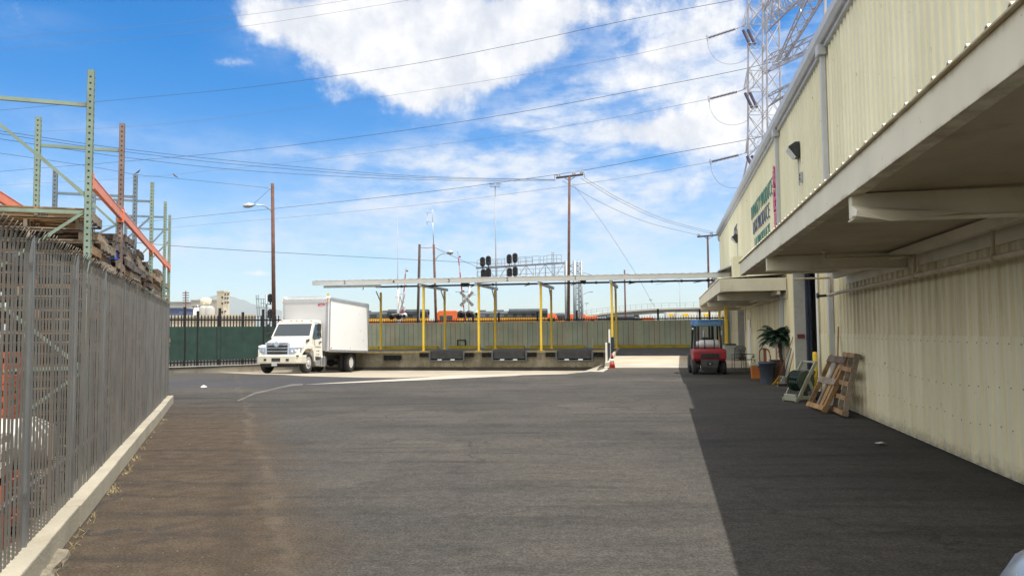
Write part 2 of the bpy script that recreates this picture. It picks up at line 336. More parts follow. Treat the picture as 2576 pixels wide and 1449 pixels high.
# ---------------------------------------------------------------- dock
m_dockface = None
def dockface():
    m, nt, b, oc = newmat('dock face concrete'); s = N(nt, 'ShaderNodeSeparateXYZ'); nt.links.new(oc, s.inputs[0])
    c = mixc(nt, ramp(nt, noise(nt, oc, 1.2, 6, 0.65), 0.35, 0.65), (0.11, 0.1, 0.07), (0.22, 0.2, 0.145))
    c = mixc(nt, ramp(nt, noise(nt, oc, 5, 6, 0.7, (1, 1, 0.15)), 0.5, 0.7, 0, 0.75), c, (0.07, 0.06, 0.05))
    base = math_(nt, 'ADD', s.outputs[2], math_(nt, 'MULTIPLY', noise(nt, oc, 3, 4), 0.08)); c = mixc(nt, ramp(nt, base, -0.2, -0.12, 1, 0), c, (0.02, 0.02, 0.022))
    c = mixc(nt, ramp(nt, noise(nt, oc, 25, 5), 0.3, 0.8, 0, 0.4), c, (0.1, 0.09, 0.07))
    nt.links.new(c, b.inputs['Base Color']); b.inputs['Roughness'].default_value = 0.95; return m
m_dockface = dockface(); m_docktop = mat('dock floor', (0.12, 0.12, 0.12), 0.85, 0, 0.2, 1.5, (0.25, 0.22, 0.15), 0.3)
dock = BT('loading_dock', 'long raised concrete loading dock with stained face, under the white canopy', 'loading dock')
PX = lambda px, py=890, s=40.4: PS(px, py, s)
lev = [(PX(1084).x, PX(1165).x), (PX(1241).x, PX(1322).x), (PX(1402).x, PX(1488).x)]
zt = 0.67
cuts = [-24.5] + [x for a_, b_ in lev for x in (a_ - 0.02, b_ + 0.02)] + [-6.601]
mb = MB(); mt = MB()
for i in range(len(cuts) - 1):
    if i % 2 == 0: mb.box(cuts[i], cuts[i + 1], 40.4, 41.6, -0.6, zt)
    else: mb.box(cuts[i], cuts[i + 1], 40.4, 41.6, -0.6, 0.17)
mb.box(-24.5, -6.601, 41.6, 46.3, -0.6, zt)
mb.build('platform', m_dockface, dock)
mt = MB()
for i in range(0, len(cuts) - 1, 2): mt.box(cuts[i], cuts[i + 1], 40.43, 41.598, zt, zt + 0.004)
mt.box(-24.5, -6.61, 41.602, 46.28, zt, zt + 0.004); mt.build('platform_floor', m_docktop, dock)
# worn yellow nosing
m_nose = mat('worn yellow edge', (0.24, 0.19, 0.08), 0.8, 0, 0.2, 5, (0.09, 0.08, 0.06), 0.95)
mn = MB()
for i in range(0, len(cuts) - 1, 2): MB().box(cuts[i] + 0.01, cuts[i + 1] - 0.01, 40.36, 40.398, zt - 0.1, zt + 0.006).build('edge_nosing', m_nose, dock)
m_lev = mat('leveller steel', (0.028, 0.03, 0.034), 0.75, 0.1, 0.25, 3, (0.09, 0.05, 0.03), 0.3)
m_bump = mat('dock bumper rubber', (0.01, 0.01, 0.012), 0.95, 0, 0.3, 6, spec=0.15)
names = {0: 'leftmost', 1: 'middle', 2: 'rightmost'}
for i, (a_, b_) in enumerate(lev):
    t = BT('dock_leveller', f'dark steel dock leveller in a framed pit, {names[i]} of the three', 'dock leveller', 'dock levellers', a_, 40.4)
    w_ = b_ - a_
    MB().box(0, w_, -0.02, 1.18, zt - 0.01, zt + 0.012).build('platform_plate', m_lev, t)
    MB().box(0.03, w_ - 0.03, -0.06, -0.022, zt - 0.42, zt - 0.01).build('lip', m_lev, t, 0.005)
    fb = MB(); fb.box(-0.1, 0, -0.09, -0.002, zt - 0.55, zt - 0.02).box(w_, w_ + 0.1, -0.09, -0.002, zt - 0.55, zt - 0.02).box(0, w_, -0.09, -0.002, zt - 0.55, zt - 0.49); fb.build('pit_frame', mat('pit frame steel', (0.09, 0.1, 0.11), 0.5, 0.4), t, 0.005)
    for k in (0.28, 0.68): MB().prism([(-0.08, zt - 0.49), (-0.03, zt - 0.42), (0.02, zt - 0.42), (0.02, zt - 0.49)], w_ * k - 0.12, w_ * k + 0.12, 'x').build('lip_keeper', m_steel, t)
    for a0, b0 in ((-0.62, -0.12), (w_ + 0.12, w_ + 0.62)):
        bb = MB()
        for k in range(5): bb.box(a0 + k * 0.1 + 0.004, a0 + k * 0.1 + 0.096, -0.17, -0.002, zt - 0.32 + 0.01 * (k % 2), zt - 0.08)
        bb.build('bumper_pad', m_bump, t, 0.01)
bp_ = PX(990)
t = BT('bumper_pad', 'worn black rubber dock bumper with oil stains below, between the truck and the leftmost leveller', 'dock bumper', None, bp_.x, 40.4); bb = MB()
for k in range(8): bb.box(-0.55 + k * 0.13, -0.43 + k * 0.13, -0.12, -0.003, 0.2 + random.uniform(-.03, .03), 0.46)
bb.build('rubber_block', m_bump, t, 0.01)
# guard curb pieces, painted yellow
m_ycurb = mat('yellow curb paint', (0.42, 0.32, 0.02), 0.7, 0, 0.15, 2, (0.12, 0.1, 0.05), 0.5)
segs = [(930, 954), (963, 1102), (1130, 1208), (1222, 1320), (1334, 1470), (1492, 1736)]
for i, (x0, x1) in enumerate(segs):
    a_ = PX(x0, 874, 45.9).x; b_ = min(PX(x1, 874, 45.9).x, -0.3)
    z0 = zt + 0.004
    lab = ['short yellow guard curb just right of the truck box', 'long yellow guard curb left of the leftmost dock leveller', 'yellow guard curb behind the gap between the leftmost and middle levellers', 'yellow guard curb behind the middle leveller', 'yellow guard curb behind the rightmost leveller', 'long yellow guard curb at the top of the ramp'][i]
    q = BT('guard_curb', lab, 'curb', 'yellow curbs along the back fence', 0, 45.75)
    MB().prism([(0, z0), (0.04, z0 + 0.19), (0.28, z0 + 0.19), (0.32, z0)], a_, b_, 'x').build('curb_block', m_ycurb, q, 0.015)
# grey green ribbed screen fence
q = PS(1161, 863, 46.3); bx_ = BT('wall_cabinet', 'small black framed box hung low on the panel fence behind the leftmost leveller', 'cabinet', None, q.x, 46.3, q.z); MB().box(-.27, .27, -.08, .08, .17, .22).box(-.27, .27, -.08, .08, -.2, -.15).box(-.27, -.22, -.08, .08, -.15, .17).box(.22, .27, -.08, .08, -.15, .17).build('frame', mat('black frame', (.02, .02, .02)), bx_)
m_scr = mat('grey green sheet metal', (0.5, 0.54, 0.42), 0.6, 0.1, 0.14, 0.8, (0.62, 0.64, 0.5), 0.4, True)
m_scrs = [m_scr, mat('grey green sheet metal warm', (0.5, 0.5, 0.4), 0.6, 0.1, 0.14, 0.8, (0.3, 0.27, 0.2), 0.35, True), mat('grey green sheet metal cool', (0.44, 0.5, 0.42), 0.6, 0.1, 0.14, 0.8, (0.56, 0.58, 0.5), 0.4, True)]
m_groove = mat('sheet seam', (0.05, 0.055, 0.05), 0.8); m_wstr = mat('pale seam strip', (0.6, 0.6, 0.55), 0.6)
fe = BT('panel_fence', 'tall grey green fence of ribbed sheet metal panels standing behind the dock', 'fence', None, 0, 46.4)
n = -24.9; k = 0; pan = MB(); gr = MB(); wst = MB()
while n < -0.05:
    e = min(n + 0.29, -0.02); off = 0.012 * (k % 2)
    MB().box(n, e, off, off + 0.03, zt + 0.02, 2.3 + 0.01 * math.sin(k * 2.3)).build('ribbed_panel', m_scrs[(k * 7 // 3) % 3], fe); gr.box(e, n + 0.31, 0.03, 0.04, zt + 0.02, 2.28)
    if k in (29, 34, 42, 48, 53, 62, 75): MB().box(e - 0.01, e + 0.03, -0.02, 0.005, zt + 0.02, 2.28).build('seam_strip', m_wstr, fe)
    n += 0.31; k += 1
gr.build('seam', m_groove, fe);
MB().box(-24.9, -0.02, -0.01, 0.06, 2.3, 2.34).build('top_cap', m_scr, fe)
# black iron fence behind it, continuing to the gate at the left
m_iron = mat('black iron', (0.012, 0.013, 0.016), 0.5, 0.3, 0.2)
def iron_fence(name, label, p, q, z0, zr, zt_, pitch, posts, posth, pw=0.03):
    d = (q - p); Ln = d.length; rz = math.atan2(d.y, d.x)
    t = thing(name, label, 'fence', (p.x, p.y, 0), rz); pk = MB(); k = 0; x = 0
    while x < Ln:
        pk.box(x - pw / 2, x + pw / 2, -pw / 2, pw / 2, z0, zt_ - 0.05); pk.add([(x - pw / 2, -pw / 2, zt_ - 0.05), (x + pw / 2, -pw / 2, zt_ - 0.05), (x + pw / 2, pw / 2, zt_ - 0.05), (x - pw / 2, pw / 2, zt_ - 0.05), (x, 0, zt_)], [(0, 1, 4), (1, 2, 4), (2, 3, 4), (3, 0, 4)]); x += pitch
    o = pk.build('picket_row', m_iron, t)
    for z in zr: MB().box(0, Ln, -0.04, 0.04, z - 0.05, z + 0.03).build('rail', m_iron, t)
    for (x, h) in posts: MB().box(x - 0.06, x + 0.06, -0.061, 0.061, z0, h).build('post', m_iron, t, 0.01)
    return t
p0 = B(-25.8, 47.1); p1 = B(-0.1, 47.1); posts = []
for px, py in ((1190, 790), (1255, 786), (1352, 783), (1451, 781), (1655, 777), (1760, 777)):
    q = PS(px, py, 47.1); posts.append((q.x + 25.8, q.z))
iron_fence('iron_fence', 'black iron picket fence rising above the grey green panels behind the dock', p0, p1, 0.0, [2.28, 2.44], 2.62, 0.155, posts, 3)
G0 = P(340, 915, 38.0); G1 = P(705, 912, 42.6)
d = G1 - G0; Ln = d.length
def along(px, py):
    r = ray(px, py); dd = Vector((d.x, d.y, 0)); # intersect vertical plane
    nrm = Vector((-d.y, d.x, 0)).normalized(); t_ = (G0 - CAM).dot(nrm) / r.dot(nrm); pt = CAM + r * t_; return (pt - G0).dot(dd.normalized()), pt.z
posts = [along(x, y) for x, y in ((465, 772), (498, 782), (553, 775), (611, 785), (662, 778))]
t = iron_fence('sliding_gate', 'black picket gate covered with dark green screen, left of the truck', G0, G1, -0.05, [2.48, 0.30], 2.74, 0.165, posts, 3.1, 0.05)
t['category'] = 'gate'
m_green = mat('green windscreen mesh', (0.014, 0.042, 0.034), 0.85, 0, 0.15, 1.2, (0.026, 0.066, 0.052), 0.4)
sc = MB(); nx = 60
for i in range(nx):
    x0 = Ln * i / nx; x1 = Ln * (i + 1) / nx; f0 = -0.06 + 0.012 * math.sin(i * 1.7); f1 = -0.06 + 0.012 * math.sin((i + 1) * 1.7)
    sc.add([(x0, f0, 0.38), (x1, f1, 0.38), (x1, f1, 2.12), (x0, f0, 2.12), (x0, f0 + .004, 0.38), (x1, f1 + .004, 0.38), (x1, f1 + .004, 2.12), (x0, f0 + .004, 2.12)], [(0, 1, 2, 3), (7, 6, 5, 4)], True)
sc.build('green_screen', m_green, t)
x_, _ = along(545, 860); MB().box(x_ - 0.02, x_ + 0.02, -0.085, -0.075, 0.38, 2.12).build('screen_seam', m_dark, t)
MB().box(-0.5, Ln + 4, -0.16, 0.12, -0.45, 0.1).build('kerb', m_conc, t); MB().box(-0.5, Ln + 4, -0.25, -0.16, 0.0, 0.07).build('track_rail', m_dark, t)
# ---------------------------------------------------------------- dock canopy
m_fascia = mat('white fascia metal', (0.6, 0.61, 0.6), 0.4, 0.1, 0.05, 1.5, (0.4, 0.38, 0.32), 0.25)
can = BT('dock_canopy', 'long thin white flat canopy over the dock, numbered 5 to 1', 'canopy')
SF = 40.0
def fas(px, py): return PS(px, py, SF)
zb = [(785, 718.2), (1000, 715.7), (1288, 710.3), (1500, 704.4), (1835, 698)]
L0 = fas(785, 718.2); L1 = fas(1835, 698.2)
zbot = (L0.z + L1.z) / 2
zc = lambda n: L0.z + (L1.z - L0.z) * (n - L0.x) / (L1.x - L0.x)
hf = 0.235
mb = MB(); x0, x1 = L0.x, L1.x
mb.add([(x0, SF, zc(x0)), (x1, SF, zc(x1)), (x1, SF, zc(x1) + hf), (x0, SF, zc(x0) + hf), (x0, SF + .05, zc(x0)), (x1, SF + .05, zc(x1)), (x1, SF + .05, zc(x1) + hf), (x0, SF + .05, zc(x0) + hf)], [(0, 1, 2, 3), (4, 7, 6, 5), (0, 4, 5, 1), (3, 2, 6, 7), (0, 3, 7, 4), (1, 5, 6, 2)])
mb.build('fascia', m_fascia, can)
mb = MB(); k = 0; n = x0
while n < x1:
    e = min(n + 0.2, x1); zz = zc(n) + hf + 0.01 + (0.02 if k % 2 else 0); mb.add([(n, SF - 0.03, zz), (e, SF - 0.03, zz), (e, 46.2, zz + .38), (n, 46.2, zz + .38), (n, SF - 0.03, zz + .015), (e, SF - 0.03, zz + .015), (e, 46.2, zz + .395), (n, 46.2, zz + .395)], [(0, 3, 2, 1), (4, 5, 6, 7), (0, 1, 5, 4), (1, 2, 6, 5), (2, 3, 7, 6), (3, 0, 4, 7)]); n += 0.2; k += 1
mb.build('roof_sheet', m_fascia, can)
posts_f = [1066, 1205, 1362, 1541]; posts_b = [958, 1119, 1246, 1388, 1551]
lab = ['yellow front post at the far left of the canopy']
gi = MB()
def post(px, yb, s, lbl):
    q = PS(px, yb, s); n = q.x; zt_ = zc(n) - 0.02
    t = BT('canopy_post', lbl, 'post', 'yellow steel posts holding up the dock canopy', n, s)
    base = zt if n < -6.6 else 0.45
    MB().box(-0.06, 0.06, -0.06, 0.06, base, zt_ - 0.15).build('column', m_yellow, t, 0.008)
    MB().box(-0.16, 0.16, -0.14, 0.14, base, base + 0.02).build('base_plate', m_yellow, t)
    return n
ordn = ['leftmost', 'second from the left', 'third from the left', 'rightmost']
fn = [post(px, 881, 40.75, f'bright yellow post on the dock edge, {ordn[i]} in the front row') for i, px in enumerate(posts_f)]
ordb = ['leftmost', 'second from the left', 'third from the left', 'fourth from the left', 'rightmost']
bn = [post(px, 877, 45.4, f'shaded yellow post by the panel fence, {ordb[i]} in the back row') for i, px in enumerate(posts_b)]
tt = [fas(815, 720).x] + fn + [x1 - 1.0]
m_gird = mat('galvanised girder', (0.45, 0.46, 0.45), 0.5, 0.4, 0.12, 3, (0.25, 0.2, 0.15), 0.3)
for n in fn + [PS(1800, 700, 40.7).x]:
    MB().box(n - 0.07, n + 0.07, SF + 0.1, 45.5, zc(n) - 0.16, zc(n) - 0.01).build('girder', m_gird, can)
q = PS(828, 735, 45.4).x; MB().box(q - .06, q + .06, 45.2, 45.32, zt, zc(q) - .2).build('corner_post', m_yellow, can)
for n in bn: MB().beam((n, 45.4, zc(n) - 0.8), (n, 44.6, zc(n) - 0.15), 0.05).build('knee_brace', m_gird, can)
q = PS(815, 721, 40.4); q2_ = PS(958, 722, 40.4); MB().beam((q.x, 40.4, zc(q.x) - .07), (q2_.x, 40.4, zc(q2_.x) - .07), .1, .13).build('edge_beam', m_gird, can)
m_num = mat('black number paint', (0.02, 0.02, 0.02), 0.6)
for ch, px, py in (('5', 867, 714.5), ('4', 990, 711.8), ('3', 1129, 709), ('2', 1276, 705.5), ('1', 1447, 702)):
    q = fas(px, py); text('number_' + {'5': 'five', '4': 'four', '3': 'three', '2': 'two', '1': 'one'}[ch], ch, 0.26, m_num, can, TM((1, 0, 0), (0, 0, 1), (q.x, SF - 0.006, zc(q.x) + hf / 2)), 0.002, bold=0.004)
# pipe hung under the canopy
pip = BT('sprinkler_pipe', 'dark sprinkler pipe with branches hung beneath the dock canopy', 'pipe'); mb = MB()
a_ = PS(945, 722, 41.5); b_ = PS(1830, 704.5, 41.5); pz = lambda n: a_.z + (b_.z - a_.z) * (n - a_.x) / (b_.x - a_.x) 
MB().tube((a_.x, 41.5, a_.z), (b_.x, 41.5, b_.z), 0.05, 8).build('main_pipe', m_dark, pip)
for px in (1010, 1088, 1170, 1240, 1330, 1470, 1500, 1585, 1640, 1715, 1780):
    n = PS(px, 715, 41.5).x; m_ = MB(); m_.tube((n, 41.5, pz(n)), (n, 41.5, zc(n) - .01), 0.012, 5); m_.tube((n - .05, 41.5, pz(n)), (n + .05, 41.5, pz(n)), 0.075, 8); m_.build('hanger', m_dark, pip)
for px in (900, 1055, 1180, 1320, 1440, 1590, 1760):
    n = PS(px, 715, 41.5).x; zz = pz(n) if n > a_.x else a_.z - 0.03; m_ = MB(); m_.tube((n + .35, 41.5, zz), (n - .25, 42.9, zz - 0.02), 0.025, 6); m_.build('branch_pipe', m_dark, pip)
for px, wd in ((1170, 20), (1467, 14)):
    q = PS(px, 716 if px < 1300 else 706, 42.4); MB().cbox((q.x, 42.4, q.z - .02), wd / 46, 0.3, 0.2).build('junction_box', m_black, can)
# ---------------------------------------------------------------- warehouse
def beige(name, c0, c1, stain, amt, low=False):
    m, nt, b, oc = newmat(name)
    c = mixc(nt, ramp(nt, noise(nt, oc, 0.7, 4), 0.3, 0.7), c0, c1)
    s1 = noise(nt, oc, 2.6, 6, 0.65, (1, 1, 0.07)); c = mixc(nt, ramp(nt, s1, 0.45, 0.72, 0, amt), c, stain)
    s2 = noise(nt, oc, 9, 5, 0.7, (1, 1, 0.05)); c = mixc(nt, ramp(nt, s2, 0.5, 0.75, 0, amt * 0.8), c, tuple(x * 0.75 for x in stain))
    sp = noise(nt, oc, 14, 3, 0.5, (1, 1, 0.5)); c = mixc(nt, ramp(nt, sp, 0.70, 0.76, 0, 0.6), c, (0.12, 0.09, 0.06))
    if low:
        sep = N(nt, 'ShaderNodeSeparateXYZ'); nt.links.new(oc, sep.inputs[0]); zz = math_(nt, 'SUBTRACT', sep.outputs[2], math_(nt, 'MULTIPLY', noise(nt, oc, 7, 6, 0.7), 0.5)); c = mixc(nt, ramp(nt, zz, -0.3, 0.0, 0.6, 0), c, (0.16, 0.13, 0.1))
    sp2 = N(nt, 'ShaderNodeSeparateXYZ'); nt.links.new(oc, sp2.inputs[0]); wn = N(nt, 'ShaderNodeTexWhiteNoise'); wn.noise_dimensions = '1D'; nt.links.new(math_(nt, 'FLOOR', math_(nt, 'MULTIPLY', sp2.outputs[1], 1 / 0.9)), wn.inputs['W']); c = mixc(nt, 1.0, c, mixc(nt, wn.outputs['Value'], (0.93, 0.925, 0.91), (1.04, 1.04, 1.04)), 'MULTIPLY')
    nt.links.new(c, b.inputs['Base Color']); b.inputs['Roughness'].default_value = 0.55; return m
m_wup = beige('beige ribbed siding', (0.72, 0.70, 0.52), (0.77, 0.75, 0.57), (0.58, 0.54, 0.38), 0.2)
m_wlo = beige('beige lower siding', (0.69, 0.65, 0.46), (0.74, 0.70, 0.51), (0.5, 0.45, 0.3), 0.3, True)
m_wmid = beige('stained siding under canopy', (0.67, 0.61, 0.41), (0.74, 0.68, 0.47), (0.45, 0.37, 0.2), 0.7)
m_trim = mat('grey trim', (0.47, 0.49, 0.53), 0.5, 0.1, 0.06, 2, (0.25, 0.25, 0.25), 0.2)
m_cream = mat('cream painted steel', (0.66, 0.62, 0.49), 0.55, 0, 0.08, 1.2, (0.24, 0.17, 0.09), 0.35)
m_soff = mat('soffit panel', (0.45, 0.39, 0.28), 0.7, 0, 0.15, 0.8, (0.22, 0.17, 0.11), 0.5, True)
WS0, WS1, WH = -8.0, 53.5, 8.25
ops = [(19.4, 23.1, 3.75), (37.4, 41.3, 3.75), (45.5, 48.8, 3.75)]
wh = BT('warehouse', 'long beige ribbed metal warehouse with canopies and roll up door openings along the right', 'warehouse')
def ribbed(s0, s1, z0, z1, n0, pitch=0.3, d=0.032):
    m_ = MB(); pts = []; k = math.floor(s0 / pitch); 
    while k * pitch < s1:
        b = k * pitch
        for ds, dn in ((0, 0), (0.17, 0), (0.195, -d), (0.265, -d), (0.29, 0)):
            if s0 <= b + ds <= s1: pts.append((b + ds, n0 + dn))
        k += 1
    pts = [(s0, n0)] + pts + [(s1, n0)]
    vs = [(n, s, z) for z in (z0, z1) for s, n in pts]; w_ = len(pts)
    m_.add(vs, [(i, i + 1, w_ + i + 1, w_ + i) for i in range(w_ - 1)]); return m_
def solid(s0, s1):
    out = []; c = s0
    for a_, b_, h in ops:
        if a_ > c: out.append((c, min(a_, s1)))
        c = max(c, b_)
    if c < s1: out.append((c, s1))
    return out
upm = MB(); bk = MB()
def merge(a_, b_):
    o = len(a_.v); a_.v += b_.v; a_.f += [tuple(i + o for i in f) for f in b_.f]; a_.sm += b_.sm
for a_, b_ in solid(WS0, WS1):
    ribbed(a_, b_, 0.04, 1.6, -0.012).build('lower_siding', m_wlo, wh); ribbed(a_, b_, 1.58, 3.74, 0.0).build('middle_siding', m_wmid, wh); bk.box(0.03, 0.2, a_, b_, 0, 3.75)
merge(upm, ribbed(WS0, WS1, 3.75, WH, 0.0)); bk.box(0.03, 0.2, WS0, WS1, 3.75, WH)
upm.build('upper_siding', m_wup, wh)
bk.box(0.03, 30, WS1 - 0.2, WS1, 0, WH).box(0.03, 30, WS0, WS0 + 0.2, 0, WH).box(29.8, 30, WS0 + .2, WS1 - .2, 0, WH).build('wall_core', m_wup, wh)
MB().box(7, 7.2, WS0 + .2, WS1 - .2, 0, WH).build('inner_partition', mat('inner partition', (0.08, 0.08, 0.08)), wh)
MB().prism([(-0.1, 8.3), (15, 10.2), (30.2, 8.3), (30.2, 8.1), (-0.1, 8.1)], WS0 - .2, WS1 + .15, 'y').build('roof', m_trim, wh)
# gutter: box profile with rolled lip
MB().prism([(-0.02, 8.2), (-0.17, 8.2), (-0.24, 8.30), (-0.24, 8.5), (-0.21, 8.53), (-0.18, 8.5), (-0.18, 8.34), (-0.02, 8.34)], WS0 - .2, WS1 + .15, 'y').build('gutter', m_trim, wh, 0.006)
MB().box(-0.05, -0.002, WS1 - 0.02, WS1 + 0.06, 0, 8.2).build('corner_trim', m_wup, wh)
MB().path([(-0.12, WS1 + .02, 8.2), (-0.12, WS1 + .02, 8.0), (-0.1, WS1 + .05, 7.85), (0.3, WS1 + .12, 7.6)], 0.05, 8).build('gutter_elbow', m_trim, wh)
for s_ in (17.65, 25.2):
    MB().box(-0.155, -0.045, s_ - 0.06, s_ + 0.06, 0.12, 7.95).prism([(-0.155, 0.12), (-0.045, 0.12), (-0.14, 0.0), (-0.26, 0.0)], s_ - 0.06, s_ + 0.06, 'y').build('downspout', m_trim, wh, 0.01)
    MB().box(-0.23, -0.04, s_ - 0.16, s_ + 0.14, 7.95, 8.2).build('gutter_box', m_trim, wh, 0.01)
rv = MB(); 
scr = MB()
for s_ in [x * 0.3 + 0.23 for x in range(20, 60)]:
    if any(a_ < s_ < b_ for a_, b_, h in ops): continue
    for z in (0.55 + 0.03 * math.sin(s_ * 3), 1.0 + 0.05 * math.sin(s_), 1.52): scr.tube((-0.047, s_, z), (-0.052, s_, z), 0.009, 6)
scr.build('screw_heads', mat('screw heads', (0.2, 0.17, 0.14), 0.6, 0.3), wh)
m_jamb = mat('grey jamb', (0.4, 0.4, 0.36), 0.7, 0, 0.12, 2, (0.18, 0.15, 0.12), 0.6); m_track = mat('door track', (0.06, 0.075, 0.12), 0.4, 0.5, 0.2)
for a_, b_, h in ops:
    j = MB(); j.box(-0.05, 0.27, b_ - 0.08, b_ + 0.0, 0, h).box(-0.05, 0.27, a_, a_ + 0.08, 0, h).box(-0.05, 0.27, a_ + .08, b_ - .08, h - .1, h); fr = j.build('door_frame', m_jamb, wh, 0.006)
    MB().box(0.275, 0.33, b_ - 0.2, b_ - 0.02, 0, h).box(0.345, 0.39, b_ - 0.28, b_ - 0.02, 0, h).build('door_track', m_track, fr)
    MB().box(-0.08, -0.048, a_ - 0.06, a_ + 0.06, 0, h).build('door_trim', m_white, fr)
q = MB().box(0.02, 0.06, 22.99, 23.018, 1.35, 1.47); 
sg = BT('jamb_sign', 'small dark red sign strip on the grey jamb of the open dock door', 'sign'); MB().box(0.02, 0.22, 22.99, 23.017, 1.45, 1.56).build('sign_plate', mat('dark red sign', (0.16, 0.03, 0.03)), sg)
MB().box(-0.06, -0.04, 35.2, 36.2, 0.05, 2.15).box(-0.07, -0.06, 35.35, 36.05, 0.1, 2.05).build('side_door', m_white, wh, 0.004)
for z in (1.5, 2.2): MB().box(-0.1, -0.06, 34.7, 34.85, z, z + 0.3).build('wall_box', m_white, wh, 0.004)
# main canopy
def edge_rust(nm, z0, z1):
    m, nt, b, oc = newmat(nm); sp_ = N(nt, 'ShaderNodeSeparateXYZ'); nt.links.new(oc, sp_.inputs[0])
    c = mixc(nt, ramp(nt, noise(nt, oc, 1.2, 5), .3, .7), (.66, .61, .46), (.74, .69, .53)); nz_ = math_(nt, 'MULTIPLY', math_(nt, 'SUBTRACT', noise(nt, oc, 4, 6, .7), .5), .16)
    zz_ = math_(nt, 'ADD', sp_.outputs[2], nz_); c = mixc(nt, ramp(nt, zz_, z1 - .05, z1 + .02, 0, .75), c, (.3, .22, .09)); c = mixc(nt, ramp(nt, zz_, z0 - .03, z0 + .03, .7, 0), c, (.25, .17, .08))
    c = mixc(nt, ramp(nt, noise(nt, oc, 9, 4, .6), .66, .74, 0, .7), c, (.22, .13, .07)); nt.links.new(c, b.inputs['Base Color']); b.inputs['Roughness'].default_value = .5; return m
def canopy(name, label, s0, s1, w_, z0, z1, beams, near_end):
    t = BT(name, label, 'canopy')
    f = MB(); f.box(-w_, -w_ + 0.02, s0, s1, z0, z1).box(-w_ + .02, -w_ + 0.12, s0, s1, z0, z0 + 0.02).box(-w_ - 0.03, -w_ + 0.12, s0, s1, z1, z1 + 0.015)
    f.build('fascia', edge_rust('rusty edged fascia ' + name, z0, z1), t, 0.004)
    if near_end: MB().box(-w_ + 0.02, -0.04, s0, s0 + 0.02, z0 + .02, z1 - .002).build('end_fascia', m_cream, t)
    MB().box(-w_ + 0.02, -0.04, s1 - 0.02, s1, z0 + .02, z1 - .002).build('end_fascia', m_cream, t)
    d = MB(); pts = []; k = 0; p = 0.26
    while s0 + k * p < s1 - p:
        for ds, dz in ((0, 0), (0.11, 0.0), (0.13, 0.026), (0.155, 0.026), (0.175, 0)): pts.append((s0 + k * p + ds, dz))
        k += 1
    w0 = len(pts); vs = []
    for (n_, zz) in ((-w_ - 0.02, z1 + 0.016), (-0.035, z1 + 0.12)):
        for s_, dz in pts: vs.append((n_, s_, zz + dz))
    d.add(vs, [(i, i + 1, w0 + i + 1, w0 + i) for i in range(w0 - 1)])
    dk = d.build('roof_deck', m_cream, t); so = dk.modifiers.new('th', 'SOLIDIFY'); so.thickness = 0.008
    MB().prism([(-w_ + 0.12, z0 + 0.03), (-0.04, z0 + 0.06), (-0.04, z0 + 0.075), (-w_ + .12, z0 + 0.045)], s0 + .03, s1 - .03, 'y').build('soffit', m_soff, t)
    for s_ in beams:
        bm_ = MB(); zt_ = z0 + 0.025; zb_ = z0 - 0.215
        bm_.box(-w_ + 0.03, -0.05, s_ - 0.05, s_ + 0.05, zb_ + .02, zt_ - .002).box(-w_ + 0.03, -0.05, s_ - 0.09, s_ + 0.09, zb_, zb_ + .018); bm_.build('cross_beam', m_cream, t, 0.008)
        MB().prism([(-0.05, zb_), (-0.05, zb_ - 0.35), (-0.12, zb_ - .35), (-0.5, zb_)], s_ - 0.04, s_ + 0.04, 'y').build('bracket', m_cream, t) if False else None
    MB().box(-0.32, -0.22, s0 + .05, s1 - .05, z0 - 0.1, z0 + .028).build('purlin', m_cream, t); MB().box(-0.05, -0.036, s0, s1, z0 - .22, z0 + .02).build('wall_ledger', m_cream, t)
    return t
c1 = canopy('wall_canopy', 'cream steel canopy with a scalloped roof edge running overhead at the right', -7, 16.3, 2.17, 2.85, 3.12, (0.6, 6.38, 12.15), False)
# bent lower flange at the outer end of the nearest big beam
MB().loft([[(-2.16, 6.28, 2.67), (-1.9, 6.28, 2.64), (-1.3, 6.28, 2.66), (-1.3, 6.28, 2.675), (-2.15, 6.28, 2.76)], [(-2.18, 6.0, 2.63), (-1.9, 6.0, 2.58), (-1.3, 6.22, 2.655), (-1.3, 6.22, 2.67), (-2.17, 6.0, 2.68)]]).build('bent_flange', m_cream, c1)
c2 = canopy('door_canopy', 'smaller cream canopy farther along the wall above the patio chairs', 24.4, 39.9, 2.05, 2.9, 3.32, (26.0, 32.5, 39.2), True)
# wall post and little lean-to where the dock canopy meets the wall
q = BT('wall_pier', 'white boxed pier on the wall where the dock canopy meets the warehouse', 'pier')
a_ = PW(1853, 690, -0.3); MB().box(-0.55, -0.04, a_.y - 1.2, a_.y - 0.2, 3.0, 5.2).build('pier_box', m_wup, q, 0.01)
q2 = BT('lean_to_roof', 'small dark lean to roof above the right end of the dock canopy', 'roof'); MB().prism([(-1.1, 4.72), (-0.04, 5.1), (-0.04, 5.04), (-1.1, 4.66)], 39.2, 46, 'y').build('roof_sheet', m_steel, q2)
